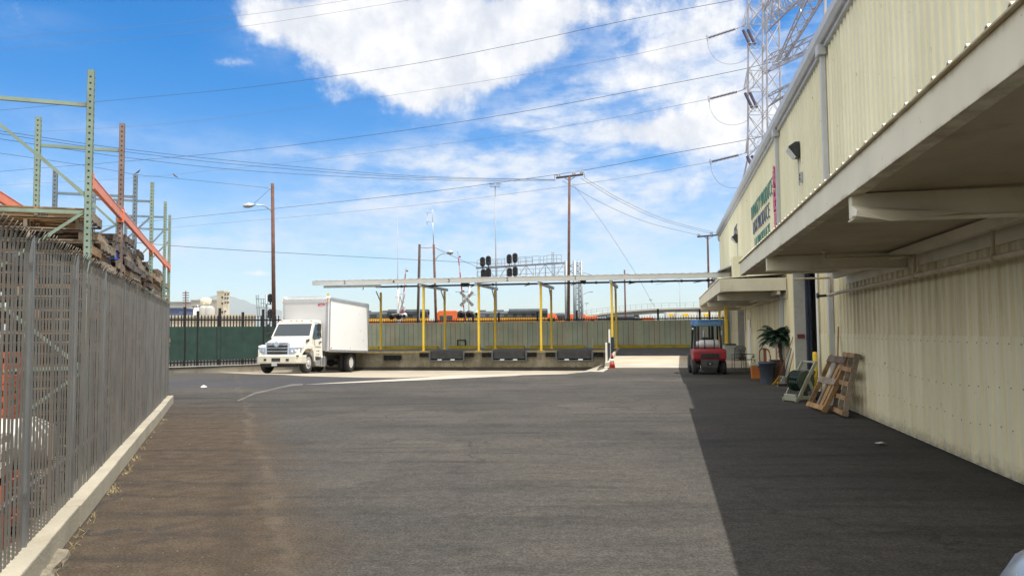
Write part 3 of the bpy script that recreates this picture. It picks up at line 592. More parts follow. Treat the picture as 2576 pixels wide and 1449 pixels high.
# fire pipe under the canopy
pp = BT('fire_pipe', 'cream fire sprinkler pipe with valves hung along the wall beneath the nearer canopy', 'pipe')
zp = 2.44; m_pipe = mat('painted pipe', (0.5, 0.42, 0.3), 0.5, 0, 0.12, 3, (0.25, 0.1, 0.05), 0.4)
MB().path([(-0.25, -5, zp + .02), (-0.25, 17.1, zp), (-0.25, 17.25, zp + .05)], 0.033, 8).build('main_pipe', m_pipe, pp)
for s_ in (3.2, 8.4, 11.1, 16.8): MB().tube((-0.25, s_, zp), (-0.25, s_, 2.88), 0.022, 8).tube((-0.25, s_ - .05, zp), (-0.25, s_ + .05, zp), 0.045, 8).build('drop_pipe', m_pipe, pp)
for s_ in (7.6, 10.9): MB().tube((-0.25, s_, zp), (-0.25, s_, 2.75), 0.008, 5).tube((-0.3, s_, zp + .04), (-0.2, s_, zp + .04), 0.02, 6).build('hanger', m_pipe, pp)
MB().path([(-0.25, 11.1, 2.74), (-1.4, 11.1, 2.72), (-1.45, 11.1, 2.73), (-1.45, 11.1, 2.84)], 0.02, 8).tube((-1.45, 11.1, 2.80), (-1.45, 11.1, 2.86), 0.04, 8).build('branch_pipe', m_pipe, pp)
MB().path([(-0.25, 16.8, 2.8), (-1.0, 16.8, 2.79)], 0.02, 8).build('branch_pipe', m_pipe, pp)
MB().tube((-0.25, 17.2, zp), (-0.42, 17.2, zp - .01), 0.03, 8).lathe([(0.055, -0.47), (0.07, -0.45), (0.055, -0.43)], 10, Matrix.Translation((0, 17.2, zp)), 'x').build('valve', m_black, pp)
p2 = BT('branch_pipes', 'thin sprinkler pipe under the smaller canopy above the chairs', 'pipe'); MB().path([(-0.25, 25, 2.7), (-0.25, 38, 2.7)], 0.03, 8).build('main_pipe', m_pipe, p2)
for s_ in (27, 31): MB().path([(-0.25, s_, 2.7), (-0.25, s_, 2.86), (-1.2, s_, 2.86)], 0.02, 6).build('branch_pipe', m_pipe, p2)
# wall lamps
def wall_lamp(px, py, lbl, k=1.0):
    q = PW(px, py, -0.04); t = BT('wall_lamp', lbl, 'wall lamp', 'wall pack lamps', -0.036, q.y, q.z)
    MB().prism([(0, 0.2), (-0.12, 0.2), (-0.3, 0.08), (-0.1, -0.22), (0, -0.22)], -0.2, 0.2, 'y').build('housing', m_dark, t, 0.01)
    MB().prism([(-0.305, 0.07), (-0.33, 0.0), (-0.14, -0.24), (-0.1, -0.22)], -0.17, 0.17, 'y').build('lens', mat('lamp lens', (0.55, 0.58, 0.6), 0.2), t)
    if k: MB().path([(-0.02, 0, -0.22), (-0.015, 0.02, -0.6), (-0.02, -0.03, -1.0)], 0.012, 5).build('conduit', m_steel, t)
wall_lamp(2009, 378, 'dark wall pack lamp between the two grey downspouts', 1)
wall_lamp(1855, 600, 'dark wall pack lamp under the house number at the far end of the wall', 1)
q = PW(2018, 446, -0.04); t = BT('conduit_box', 'small grey electrical box on the wall below the nearer wall lamp', 'electrical box', None, -0.036, q.y, q.z); MB().box(-0.06, 0, -0.09, 0.09, -0.13, 0.13).build('box_body', m_steel, t, 0.01); MB().box(-0.075, -0.061, -0.05, 0.05, -0.09, -0.02).box(-0.075, -0.061, -0.05, 0.05, 0.02, 0.09).build('outlet', m_dark, t)
# lettering on the wall (reads from the yard: -s is to the right)
def letters(name, lbl, body, px0, py0, px1, py1, h, m_):
    a_ = PW(px0, py0, -0.07); b_ = PW(px1, py1, -0.07)
    t = BT(name, lbl, 'sign', 'dimensional letters on the warehouse wall'); c = (a_ + b_) / 2
    o = text('lettering', body, 1.0, m_, t, Matrix.Identity(4), 0.012, bold=-0.018)
    xs = [v.co.x for v in o.data.vertices]; ys = [v.co.y for v in o.data.vertices]; wd = max(xs) - min(xs); hh = max(ys) - min(ys); cx = (max(xs) + min(xs)) / 2; cy = (max(ys) + min(ys)) / 2
    L_ = abs(a_.y - b_.y); zc_ = (a_.z + b_.z) / 2
    o.data.transform(TM((0, -1, 0), (0, 0, 1), (-0.055, c.y, zc_)) @ Matrix.Diagonal((L_ / wd, h / hh, 1, 1)) @ Matrix.Translation((-cx, -cy, 0))); return t
m_lg = mat('green letters', (0.03, 0.17, 0.13), 0.35, 0, 0.1); m_lb = mat('blue letters', (0.03, 0.05, 0.12), 0.35, 0, 0.1); m_lr = mat('crimson letters', (0.5, 0.02, 0.06), 0.4, 0, 0.1)
letters('company_lettering', 'dark green letters reading DYNASTY PRODUCE, the top line on the wall', 'DYNASTY PRODUCE', 1889, 532, 1941, 476, 0.56, m_lg)
letters('company_lettering', 'dark blue letters reading LAX PRODUCE, the middle line on the wall', 'LAX PRODUCE', 1894, 573, 1934, 530, 0.54, m_lb)
letters('company_lettering', 'green letters reading HI PRODUCE, the lowest line half hidden behind the canopy edge', 'HI PRODUCE', 1898, 612, 1935, 585, 0.54, m_lg)
letters('house_number', 'dark house number 685 at the far end of the wall', '685', 1845.5, 588, 1853.5, 580, 0.66, m_lb)
def cjk(ch, px, py, lbl, h):
    q = PW(px, py, -0.07); t = BT('red_character', lbl, 'sign', 'red characters on the warehouse wall'); o = text('lettering', ch, 1.0, m_lr, t, Matrix.Identity(4), 0.035, bold=0.035)
    ys = [v.co.y for v in o.data.vertices]; xs = [v.co.x for v in o.data.vertices]; k = h / (max(ys) - min(ys)); o.data.transform(TM((0, -1, 0), (0, 0, 1), (-0.058, q.y, q.z)) @ Matrix.Diagonal((k, k, 1, 1)) @ Matrix.Translation((-(max(xs) + min(xs)) / 2, -(max(ys) + min(ys)) / 2, 0)))
cjk('永', 1948, 444, 'crimson Chinese character at the top of the vertical row', 0.76); cjk('記', 1950, 502, 'crimson Chinese character in the middle of the vertical row', 0.76); cjk('果', 1952, 556, 'crimson Chinese character at the bottom of the vertical row by the canopy edge', 0.62)
# ---------------------------------------------------------------- things along the wall
q = BT('concrete_pedestal', 'grey concrete block pedestal beside the ramp under the smaller canopy', 'pedestal', None, 0, 38.2)
nl = PS(1823, 890, 38.2).x; MB().box(nl, -0.3, 0, 1.3, 0.0, 0.95).build('block', mat('pedestal concrete', (0.3, 0.34, 0.33), 0.9, 0, 0.12, 2), q, 0.01); MB().box(nl + .1, -0.4, 0.2, 1.1, 0.95, 1.02).build('bumper_cap', m_black, q, 0.01)
q = BT('canopy_post', 'yellow post standing on the concrete pedestal by the wall', 'post', 'yellow steel posts holding up the dock canopy', PS(1828, 868, 38.8).x, 38.8, 1.02); MB().box(-.07, .07, -.07, .07, 0, 3.3).build('column', m_yellow, q, 0.008); MB().box(-.12, .12, -.12, .12, 0, .02).build('base_plate', m_yellow, q)
q = BT('canopy_post', 'yellow post behind the forklift, beside the far end of the panel fence', 'post', 'yellow steel posts holding up the dock canopy', PS(1812, 868, 45.4).x, 45.4, .67); MB().box(-.07, .07, -.07, .07, 0, 3.5).build('column', m_yellow, q, 0.008); MB().box(-.12, .12, -.12, .12, 0, .02).build('base_plate', m_yellow, q)
q = BT('ramp_railing', 'short dark blue stepped railing with white end posts beside the ramp', 'railing', None, -6.53, 0)
m_navy = mat('navy paint', (0.02, 0.035, 0.06), 0.5, 0, 0.15)
rz_ = lambda s: 0.0 if s < 35.1 else (0.012 + (s - 35.1) * 0.085)
MB().prism([(35.5, -0.4), (35.5, 0.24), (36.0, 0.25), (41.0, rz_(41) + 0.14), (41.0, -0.4)], -0.065, 0.13, 'x').build('kerb', m_conc, q, 0.01)
pk = MB(); s_ = 35.9
while s_ < 40.8:
    top = (1.12 if s_ < 37.9 else 1.38); pk.box(-0.03, 0.03, s_, s_ + 0.055, max(0.22, rz_(s_) + .13), top); s_ += 0.13
pk.build('picket_row', m_navy, q)
MB().box(-.02, .02, 35.8, 37.9, 0.5, .55).box(-.02, .02, 35.8, 37.9, 1.0, 1.05).box(-.02, .02, 37.9, 40.9, .8, .85).box(-.02, .02, 37.9, 40.9, 1.26, 1.31).build('rail', m_navy, q)
for s_, z0, z1 in ((35.75, .24, 1.16), (37.9, .35, 1.78)): MB().box(-.045, .045, s_ - .045, s_ + .045, z0, z1).build('end_post', m_white, q, 0.006)
# traffic cone
p = PG(1540, 926.5); t = thing('traffic_cone', 'orange traffic cone with a white collar at the foot of the ramp railing', 'traffic cone', p, 0.3)
m_cone = mat('cone orange', (0.3, 0.035, 0.018), 0.6, 0, 0.12, 8, (0.12, 0.05, 0.03), 0.3)
MB().cbox((0, 0, 0.015), 0.36, 0.36, 0.03).build('base', m_cone, t, 0.01); MB().lathe([(0.14, 0.03), (0.098, 0.3)], 20).build('cone_body', m_cone, t); MB().lathe([(0.0985, 0.3), (0.075, 0.43)], 20).build('reflective_collar', m_white, t); MB().lathe([(0.075, 0.43), (0.06, 0.5), (0.0605, 0.5), (0.05, 0.56), (0.025, 0.7), (0.02, 0.7)], 20).build('cone_tip', m_cone, t)
# chairs
m_iron2 = mat('wrought iron', (0.03, 0.022, 0.02), 0.5, 0.3, 0.2)
def patio_chair(lbl, p, rz, lean=0.2):
    t = thing('patio_chair', lbl, 'chair', p, rz, 'patio chairs by the wall'); w_ = .25
    for sx in (-1, 1):
        MB().path([(sx * w_, -.24, 0), (sx * w_, -.22, .42)], .012, 6).build('leg', m_iron2, t); MB().path([(sx * w_, .27, 0), (sx * w_, .2, .42)], .012, 6).build('leg', m_iron2, t)
        MB().path(crom([(sx * w_, -.2, .42), (sx * w_, -.23, .62), (sx * w_, -.1, .66), (sx * w_, .2 + lean * .25, .64)], 4), .013, 6).build('armrest', m_iron2, t)
    s_ = MB(); s_.box(-w_, w_, -.24, -.215, .41, .43).box(-w_, w_, .2, .225, .41, .43).box(-w_, -w_ + .02, -.215, .2, .41, .43).box(w_ - .02, w_, -.215, .2, .41, .43)
    for k in range(6): s_.box(-w_ + .02, w_ - .02, -.18 + k * .065, -.145 + k * .065, .415, .425)
    s_.build('seat', m_iron2, t); b_ = MB(); top = .95
    for sx in (-1, 1): b_.beam((sx * w_, .2, .42), (sx * (w_ - .02), .2 + lean, top), .025)
    b_.path(crom([(-w_ + .02, .2 + lean, top - .02), (-.1, .2 + lean + .02, top + .05), (.1, .2 + lean + .02, top + .05), (w_ - .02, .2 + lean, top - .02)], 4), .014, 6)
    for k in range(-3, 4):
        x = k * .06; b_.beam((x - .05, .2 + lean * .15, .5), (x + .04, .2 + lean, top), .012); b_.beam((x + .05, .2 + lean * .15, .5), (x - .04, .2 + lean, top), .012)
    b_.beam((-w_, .2 + lean * .15, .5), (w_, .2 + lean * .15, .5), .02); b_.build('backrest', m_iron2, t)
patio_chair('dark iron patio chair facing away under the smaller canopy, left of the reclined one', PG(1860, 930), -ANG + math.pi + 0.15, 0.08)
patio_chair('reclined dark iron patio chair with lattice back, side on beside the wall', PG(1884, 929), -ANG - 1.35, 0.26)
# cooler, bin, planter, palm
m_orange = mat('orange plastic', (0.42, 0.13, 0.02), 0.5, 0, 0.15, 4, (0.15, 0.06, 0.03), 0.4)
t = thing('orange_cooler', 'small orange box with a pale lid left of the grey trash bin', 'cooler', PG(1904, 953), -ANG); MB().prism([(-.17, 0), (.17, 0), (.2, .46), (-.2, .46)], -.16, .16, 'y').build('body', m_orange, t, .02); MB().box(-.215, .215, -.18, .18, .46, .52).build('lid', mat('pale lid', (.45, .43, .36)), t, .02)
m_bin = mat('grey blue bin', (.06, .075, .11), .6, 0, .15, 3, (.1, .1, .1), .3)
t = thing('trash_bin', 'round grey blue trash bin between the orange cooler and the wooden planter', 'trash bin', PG(1931, 965), 0); MB().lathe([(.2, 0), (.205, .02), (.25, .62), (.275, .62), (.28, .68), (.26, .69), (.245, .66), (.2, .05), (.001, .04)], 28).build('barrel', m_bin, t); MB().box(-.32, -.26, -.05, .05, .5, .56).build('handle', m_bin, t, .01); MB().box(.26, .32, -.05, .05, .5, .56).build('handle', m_bin, t, .01)
m_crt = mat('worn brown wood', (.15, .055, .025), .6, 0, .3, 5, (.07, .03, .02), .5)
p = PG(1971, 963); t = thing('wooden_planter', 'square brown wooden planter behind the brooms', 'planter', p, -ANG)
pl = MB(); 
for k in range(5): pl.box(-.31 + k * .125, -.19 + k * .125, -.02, 0, .02, .68).box(-.31 + k * .125, -.19 + k * .125, .5, .52, .02, .68)
pl.box(-.33, -.31, -.02, .52, 0.02, .68).box(.315, .335, -.02, .52, .02, .68); pl.build('side_panel', m_crt, t, .004); MB().box(-.36, .365, -.05, .55, .68, .72).build('top_rim', m_woodd, t, .005)
t = thing('stacking_chair', 'brown wooden chair back standing behind the trash bin', 'chair', PG(1934, 956.5), -ANG + 2.6, 'wooden chairs behind the bin')
m_cw = mat('varnished wood', (.2, .05, .025), .35, 0, .15, 5)
def bchair(t):
    for sx in (-.19, .19): MB().beam((sx, -.2, 0), (sx, -.2, .45), .035).build('leg', m_cw, t, .005); MB().path(crom([(sx, .2, 0), (sx, .19, .45), (sx, .26, .8), (sx * .8, .3, 1.02)], 4), .02, 6).build('leg', m_cw, t)
    MB().box(-.21, .21, -.22, .22, .44, .49).build('seat', mat('seat pad', (.35, .3, .22)), t, .01); MB().path(crom([(-.17, .29, .98), (-.08, .31, 1.06), (.08, .31, 1.06), (.17, .29, .98)], 3), .022, 6).box(-.05, .05, .235, .255, .5, 1.05).build('backrest', m_cw, t)
bchair(t)
m_frond = mat('palm frond', (.02, .05, .028), .5, 0, .35, 6); m_trunk = mat('palm trunk', (.07, .045, .035), .9, 0, .4, 12, None, 0, False, .5, 20); m_pail = mat('white bucket', (.6, .6, .6), .4, 0, .05)
p = PG(1971, 966.5); t = thing('potted_palm', 'potted palm with a shaggy trunk in a white bucket, leaning by the wall', 'palm', p, 0)
MB().lathe([(.11, 0), (.14, .24), (.15, .24), (.15, .26), (.13, .26), (.1, .03)], 20).build('pot', m_pail, t)
tp = crom([(0, 0, .05), (-.02, 0, .5), (-.06, .02, .95), (-.1, .03, 1.38)], 6); MB().path(tp, [.045 + .012 * (i % 2) for i in range(len(tp))], 9).build('trunk', m_trunk, t)
fib = MB(); 
for k in range(60):
    i = random.randrange(8, len(tp)); a = random.uniform(0, 6.28); q0 = Vector(tp[i]); q1 = q0 + Vector((math.cos(a) * .09, math.sin(a) * .09, random.uniform(-.02, .06))); fib.tube(q0, q1, .005, 3)
fib.build('trunk_fibre', m_trunk, t)
fr = MB(); c0 = Vector((-.11, .03, 1.4))
for k in range(46):
    a = k * 2.399; el = 1.3 - 1.35 * (k / 45) ** .8; Lf = .62 + .12 * random.random(); pts = []
    for j in range(9):
        u_ = j / 8; e = el - u_ * u_ * 1.25; 
        if j == 0: q = c0.copy()
        else: q = pts[-1] + Vector((math.cos(a) * math.cos(e), math.sin(a) * math.cos(e), math.sin(e))) * (Lf / 8)
        pts.append(q)
    fr.path(pts, .006, 3)
    for j in range(1, 8):
        d_ = (pts[j + 1] - pts[j - 1]).normalized() if j < 8 else d_; sd = d_.cross(Vector((0, 0, 1))).normalized()
        for h in (0.0, 0.33, 0.66):
            bp0 = pts[j].lerp(pts[min(j + 1, 8)], h); ll = .2 * (1 - abs(j - 3.6) / 6)
            for sg_ in (-1, 1):
                tip = bp0 + (sd * sg_ * .8 + d_ * .55 + Vector((0, 0, -.35 - .2 * random.random()))).normalized() * ll; wv = d_ * .011
                fr.add([bp0 - wv, bp0 + wv, bp0.lerp(tip, .5) + wv * 1.5 + Vector((0, 0, .01)), tip, bp0.lerp(tip, .5) - wv * 1.5 + Vector((0, 0, .01))], [(0, 1, 2, 3, 4)])
fr.build('fronds', m_frond, t)
t = thing('pink_plank', 'faded pink board standing upright against the wall behind the palm', 'board', B(-.25, 25.4), -ANG); MB().box(-.02, .0, -.14, .14, 0, 1.22).build('board', mat('faded pink', (.4, .2, .18)), t)
# brooms
m_stick = mat('broom stick', (.3, .17, .08), .6, 0, .2, 8); m_bris = mat('yellow bristles', (.5, .3, .03), .9, 0, .3, 20); m_blue = mat('blue handle', (.03, .08, .2), .5)
def broom(lbl, foot, top, ms, mbz, push=False):
    t = thing('broom', lbl, 'broom', foot, 0, 'brooms and mops leaning by the door'); d_ = (top - foot)
    MB().tube(d_.normalized() * .12, d_, .015, 7).build('handle', ms, t)
    if push: MB().cbox((0, 0, .1), .5, .06, .06).build('block', m_stick, t); MB().cbox((0, 0, .035), .48, .08, .07).build('bristles', mbz, t)
    else:
        x = d_.normalized(); MB().loft([[(x * .3 + Vector(v)) for v in ((-.02, -.02, 0), (.02, -.02, 0), (.02, .02, 0), (-.02, .02, 0))], [(x * .1 + Vector(v)) for v in ((-.08, -.03, 0), (.08, -.03, 0), (.08, .03, 0), (-.08, .03, 0))], [Vector(v) for v in ((-.13, -.04, 0.0), (.11, -.04, 0), (.11, .04, 0), (-.13, .04, 0))]]).build('bristles', mbz, t)
broom('straw broom with a long brown stick, yellow head in front of the planter', PG(1953, 966), P(1999, 836, 22.9), m_stick, m_bris)
broom('broom with a blue and brown handle standing in front of the white bucket', PG(1966, 971), P(1991, 876, 23.0), m_blue, mat('grey bristles', (.3, .3, .3)), False)
broom('wide push broom with an orange brown handle right of the bucket', PG(1977, 971), P(1998, 878, 22.9), mat('orange stick', (.35, .14, .04)), m_black, True)
# hose reel cart
p = PG(2016, 1009); t = thing('hose_reel_cart', 'pale grey hose reel cart with green hose standing by the door opening', 'hose reel', p, -1.2)
m_pl = mat('pale grey plastic', (.3, .31, .25), .5, 0, .1, 4, (.14, .12, .08), .35); m_hose = mat('green hose', (.01, .035, .025), .45)
for sx in (-.24, .2):
    o = MB(); o.prism([(-.36, 0), (-.3, 0), (-.25, .05), (.2, .05), (.24, 0), (.34, 0), (.34, .1), (.2, .14), (-.2, .14), (-.36, .1)], sx, sx + .035, 'x').prism([(-.3, .12), (-.2, .12), (.05, .5), (.32, .93), (.24, .95), (-.06, .52)], sx, sx + .035, 'x').prism([(.18, .12), (.28, .12), (.06, .56), (-.02, .5)], sx, sx + .035, 'x'); o.build('side_frame', m_pl, t, .012)
MB().box(-.205, .2, .26, .31, .9, .95).build('handle_bar', m_pl, t, .012); MB().box(-.205, .2, -.34, -.28, .02, .18).build('front_crossbar', m_pl, t, .012); MB().prism([(.1, .55), (.22, .74), (.3, .7), (.18, .5)], -.19, .19, 'x').build('storage_tray', mat('grey tray', (.12, .13, .12)), t, .01)
hs = MB()
for j in range(4):
    for k in range(6): 
        rr = .13 + j * .032; x = -.15 + k * .06 + (j % 2) * .02; hs.path([(x, .0 + rr * math.cos(a_ * .35), .48 + rr * math.sin(a_ * .35)) for a_ in range(19)], .015, 6)
hs.build('hose_coil', m_hose, t); MB().lathe([(.25, -.2), (.25, -.18)], 24, Matrix.Translation((0, 0, .48)), 'x').lathe([(.25, .17), (.25, .19)], 24, Matrix.Translation((0, 0, .48)), 'x').build('drum_flange', mat('drum plastic', (.05, .07, .05)), t)
for sx in (-.28, .24): MB().lathe([(.001, 0), (.12, 0), (.12, .04), (.001, .04)], 20, Matrix.Translation((sx, .3, .12)), 'x').build('wheel', m_black, t)
# leaning pallets
m_pal = [mat('pallet wood %s' % n_, c_, .85, 0, .3, 5, d_, .55, False, .3, 30, .3, 3) for n_, c_, d_ in (('tan', (.32, .2, .1), (.13, .08, .05)), ('grey', (.27, .22, .17), (.1, .08, .06)), ('dark', (.15, .11, .085), (.06, .045, .04)), ('warm', (.38, .23, .1), (.18, .11, .06)))]
def pallet_parts(t, m1, m2, lx=1.15, ly=1.0, nb=7, bot=4, sub=True, jit=.006):
    dk = MB(); rn = random.Random(len(bpy.data.objects))
    for k in range(nb):
        y = -ly / 2 + .05 + k * (ly - .1) / (nb - 1); dk.box(-lx / 2 + rn.uniform(-jit, jit), lx / 2, y - .045, y + .045, .105, .123)
    dk.build('top_deck', m1, t)
    bt = MB()
    for k in range(bot):
        y = -ly / 2 + .05 + k * (ly - .1) / (bot - 1); bt.box(-lx / 2, lx / 2 + rn.uniform(-jit, jit), y - .045, y + .045, 0, .017)
    bt.build('bottom_deck', m2, t)
    for x in (-lx / 2 + .02, 0, lx / 2 - .02): MB().box(x - .019, x + .019, -ly / 2, ly / 2, .017, .105).build('stringer', m2, t)
def lean(lbl, p, rz, tilt, m1, m2, **k):
    t = thing('wooden_pallet', lbl, 'pallet', p, 0, 'pallets leaning on the warehouse wall'); t.rotation_euler = (Matrix.Rotation(rz, 4, 'Z') @ Matrix.Rotation(tilt, 4, 'X')).to_euler(); pallet_parts(t, m1, m2, **k)
# local y goes up the slope; the local origin is the pallet centre
def leanpos(n_, s_, tilt, ly): return B(n_ + math.cos(tilt) * ly / 2, s_, math.sin(tilt) * ly / 2 + .02)
t = thing('wooden_pallet', 'tan and grey open pallet leaning in front, nearest the hose reel cart', 'pallet', leanpos(-.66, 16.4, R(64), 1.2), 0, 'pallets leaning on the warehouse wall'); t.rotation_euler = (Matrix.Rotation(-ANG - math.pi / 2 + .12, 4, 'Z') @ Matrix.Rotation(R(64), 4, 'X')).to_euler()
for x in (-.54, .5): MB().box(x, x + .04, -.62, .62, 0, .09).build('side_rail', m_pal[0], t, .003)
for y, h_, mm in ((-.58, .1, m_pal[3]), (-.02, .14, m_pal[1]), (.46, .15, m_pal[2])): MB().box(-.54, .54, y - .02, y + h_ - .02, .091, .108).build('cross_board', mm, t, .003)
for k, (x, mm) in enumerate(((-.1, 1), (.0, 2), (.1, 3), (.22, 3), (.34, 0), (.42, 1))): MB().box(x, x + .075, -.6, .55, .02 + .01 * (k % 2), .06 + .01 * (k % 2)).build('plank', m_pal[mm], t, .003)
lean('brown pallet standing nearly upright behind the front one, right against the wall', leanpos(-.36, 15.55, R(77), 1.22), -ANG - math.pi / 2, R(77), m_pal[0], m_pal[1], lx=1.0, ly=1.22, nb=5)
t = BT('wall_stick', 'thin brown stick leaning against the grey downspout behind the pallets', 'stick'); MB().tube((-.28, 16.5, .0), (-.06, 17.1, 1.75), .018, 6).build('stick', m_stick, t)
t = BT('yellow_bollard', 'yellow guard post at the near edge of the dark door opening', 'bollard', None, -.18, 19.25); MB().lathe([(.055, 0), (.055, 1.12), (.05, 1.14), (.001, 1.15)], 14).build('post', m_yellow, t)
q = PW(2091, 870, -.16); t = BT('height_sticker', 'narrow yellow strip sticker on the grey downspout by the pallets', 'sticker', None, -.157, 17.65, 1.1); MB().box(-.004, 0, -.03, .03, 0, .5).build('strip', mat('yellow sticker', (.6, .6, .04)), t)
# litter
m_paper = mat('paper scrap', (.6, .6, .6), .8)
for i, (px, py, lb) in enumerate(((2216, 1119, 'crumpled white paper scrap on the dark ground near the ribbed wall'), (748 * 0 + 512, 975, ''), (2276, 1122, ''), (2338, 1258, ''), (2190, 1013, ''))):
    if not lb: continue
    pts = [(-.09, -.05), (.0, -.06), (.1, -.02), (.08, .05), (.0, .07), (-.08, .04)]
    t = thing('paper_scrap', lb, 'litter', PG(px, py) + Vector((0, 0, .012)), .4); mb = MB(); mb.add([(x, y, .006 + .03 * random.random()) for x, y in pts] + [(0, 0, .035)], [(i_, (i_ + 1) % 6, 6) for i_ in range(6)]); o = mb.build('scrap', m_paper, t); so = o.modifiers.new('t', 'SOLIDIFY'); so.thickness = .003
t = thing('paper_scrap', 'small crumpled white scrap on the asphalt near the gate', 'litter', PG(512, 975), 1.0); mb = MB(); mb.add([(-.1, -.05, .01), (.1, -.06, .02), (.12, .05, .05), (-.06, .08, .03), (0, 0, .09)], [(0, 1, 4), (1, 2, 4), (2, 3, 4), (3, 0, 4)]); mb.build('scrap', m_paper, t)
t = thing('pebbles', None, None, (0, 0, 0)); t['kind'] = 'stuff'; mb = MB(); rn = random.Random(3)
for k in range(420):
    y = rn.uniform(3.6, 26); x = -1.27 - .3727 * y + .15 + abs(rn.gauss(0, 1.0)) if rn.random() < .55 else rn.uniform(-.3 * y, .6 * y); 
    if x > 3.6 + .2 * y: continue
    r_ = rn.uniform(.003, .009); mb.add([(x - r_, y, 0), (x, y - r_, 0), (x + r_, y, 0), (x, y + r_, 0), (x, y, r_ * 1.1)], [(0, 1, 4), (1, 2, 4), (2, 3, 4), (3, 0, 4)])
mb.build('pebble_scatter', mat('pebbles', (.13, .115, .095), .9, 0, .4, 9), t)
# silver car at the very corner of the view
m_car = mat('silver blue car paint', (.35, .4, .48), .25, .4, .03); car = thing('parked_car', 'silver blue car mostly out of frame at the lower right corner', 'car', (2.83, 1.82, 0), 0)
secs = []
for (y, w_, z0, z1) in ((1.62, .7, .42, .74), (1.52, .84, .32, .9), (1.1, .88, .26, .98), (.4, .88, .24, .96), (-.2, .88, .24, 1.02), (-.9, .87, .24, 1.03), (-2.4, .8, .3, .95)):
    secs.append([(-w_ * .8, y, z0), (-w_, y, z0 + .15), (-w_, y, z1 - .22), (-w_ * .8, y, z1 - .04), (0, y, z1), (w_ * .8, y, z1 - .04), (w_, y, z1 - .22), (w_, y, z0 + .15), (w_ * .8, y, z0)])
MB().loft(secs, True).build('body', m_car, car, 0, 1)
# ---------------------------------------------------------------- box truck (local y runs from the front bumper to the rear)
m_cab = mat('white truck paint', (.74, .72, .67), .28, 0, .03, 1.5, (.5, .46, .38), .12); m_boxp = mat('white box panel', (.78, .79, .81), .35, 0, .02, 1.2, (.6, .6, .6), .12)
m_alu = mat('aluminium rail', (.5, .51, .53), .35, .7, .08, 4); m_frame = mat('chassis black', (.015, .015, .018), .7, .1, .3, 6, (.05, .045, .04), .3); m_hl = mat('headlamp', (.4, .43, .5), .1, .3, .2, 12)
tz = g(-21.55, 32.25); tr = BT('box_truck', 'white box truck with chrome grille backed up to the dock at the left', 'truck', None, -21.57, 32.25, -.13); tr.rotation_euler = (Matrix.Rotation(-ANG, 4, 'Z') @ Matrix.Rotation(-.038, 4, 'X')).to_euler()
# body panels of cab: hood, cab shell
def sec(y, w, zt, zb, shoulder, cw): # half widths
    return [(-w, y, zb), (-w, y, shoulder), (-w + (w - cw) * .35, y, zt - .06), (-cw, y, zt), (cw, y, zt), (w - (w - cw) * .35, y, zt - .06), (w, y, shoulder), (w, y, zb)]
hood = MB(); hood.loft([sec(.14, .62, 1.44, .82, 1.3, .5), sec(.22, .66, 1.5, .8, 1.34, .52), sec(.7, .78, 1.6, .8, 1.38, .6), sec(1.15, .9, 1.71, .8, 1.45, .72), sec(1.5, .98, 1.78, .8, 1.55, .85)])
hood.build('hood', m_cab, tr, .03, 0, 3)
for sx in (-1, 1):
    # fender: arch swept over the wheel
    fn_ = MB(); out_, in_ = [], []
    arch = [(.16, .86), (.2, 1.12), (.42, 1.3), (.8, 1.36), (1.25, 1.36), (1.62, 1.3), (1.72, .55)]
    inner = [(.4, .86), (.46, .98), (.62, 1.1), (.85, 1.15), (1.28, 1.15), (1.5, 1.02), (1.62, .55)]
    poly = arch + inner[::-1]; n_ = len(poly)
    x0, x1 = sx * .6, sx * 1.16
    vs_ = [(x0, y, z) for y, z in poly] + [(x1 if y > .45 else sx * (1.16 - (.45 - y) * .55), y, z) for y, z in poly]
    fs_ = [(i, (i + 1) % n_, n_ + (i + 1) % n_, n_ + i) for i in range(n_)]; m_ = len(arch)
    for o in (0, n_):
        for i in range(m_ - 1): fs_.append((o + i, o + i + 1, o + n_ - 2 - i, o + n_ - 1 - i))
    fn_.add(vs_, fs_); fn_.build('fender', m_cab, tr, .03, 0, 3)
cabp = [(1.42, .78), (1.42, 1.74), (1.86, 2.44), (1.98, 2.54), (2.2, 2.6), (2.66, 2.58), (2.74, 2.5), (2.74, .78)]
tp_ = lambda y, z: 1.0 if z < 1.75 else 1.0 - (z - 1.75) * .13
MB().prism(cabp, -1.06, 1.06, 'x', None, tp_).build('cab_shell', m_cab, tr, .05, 0, 3)
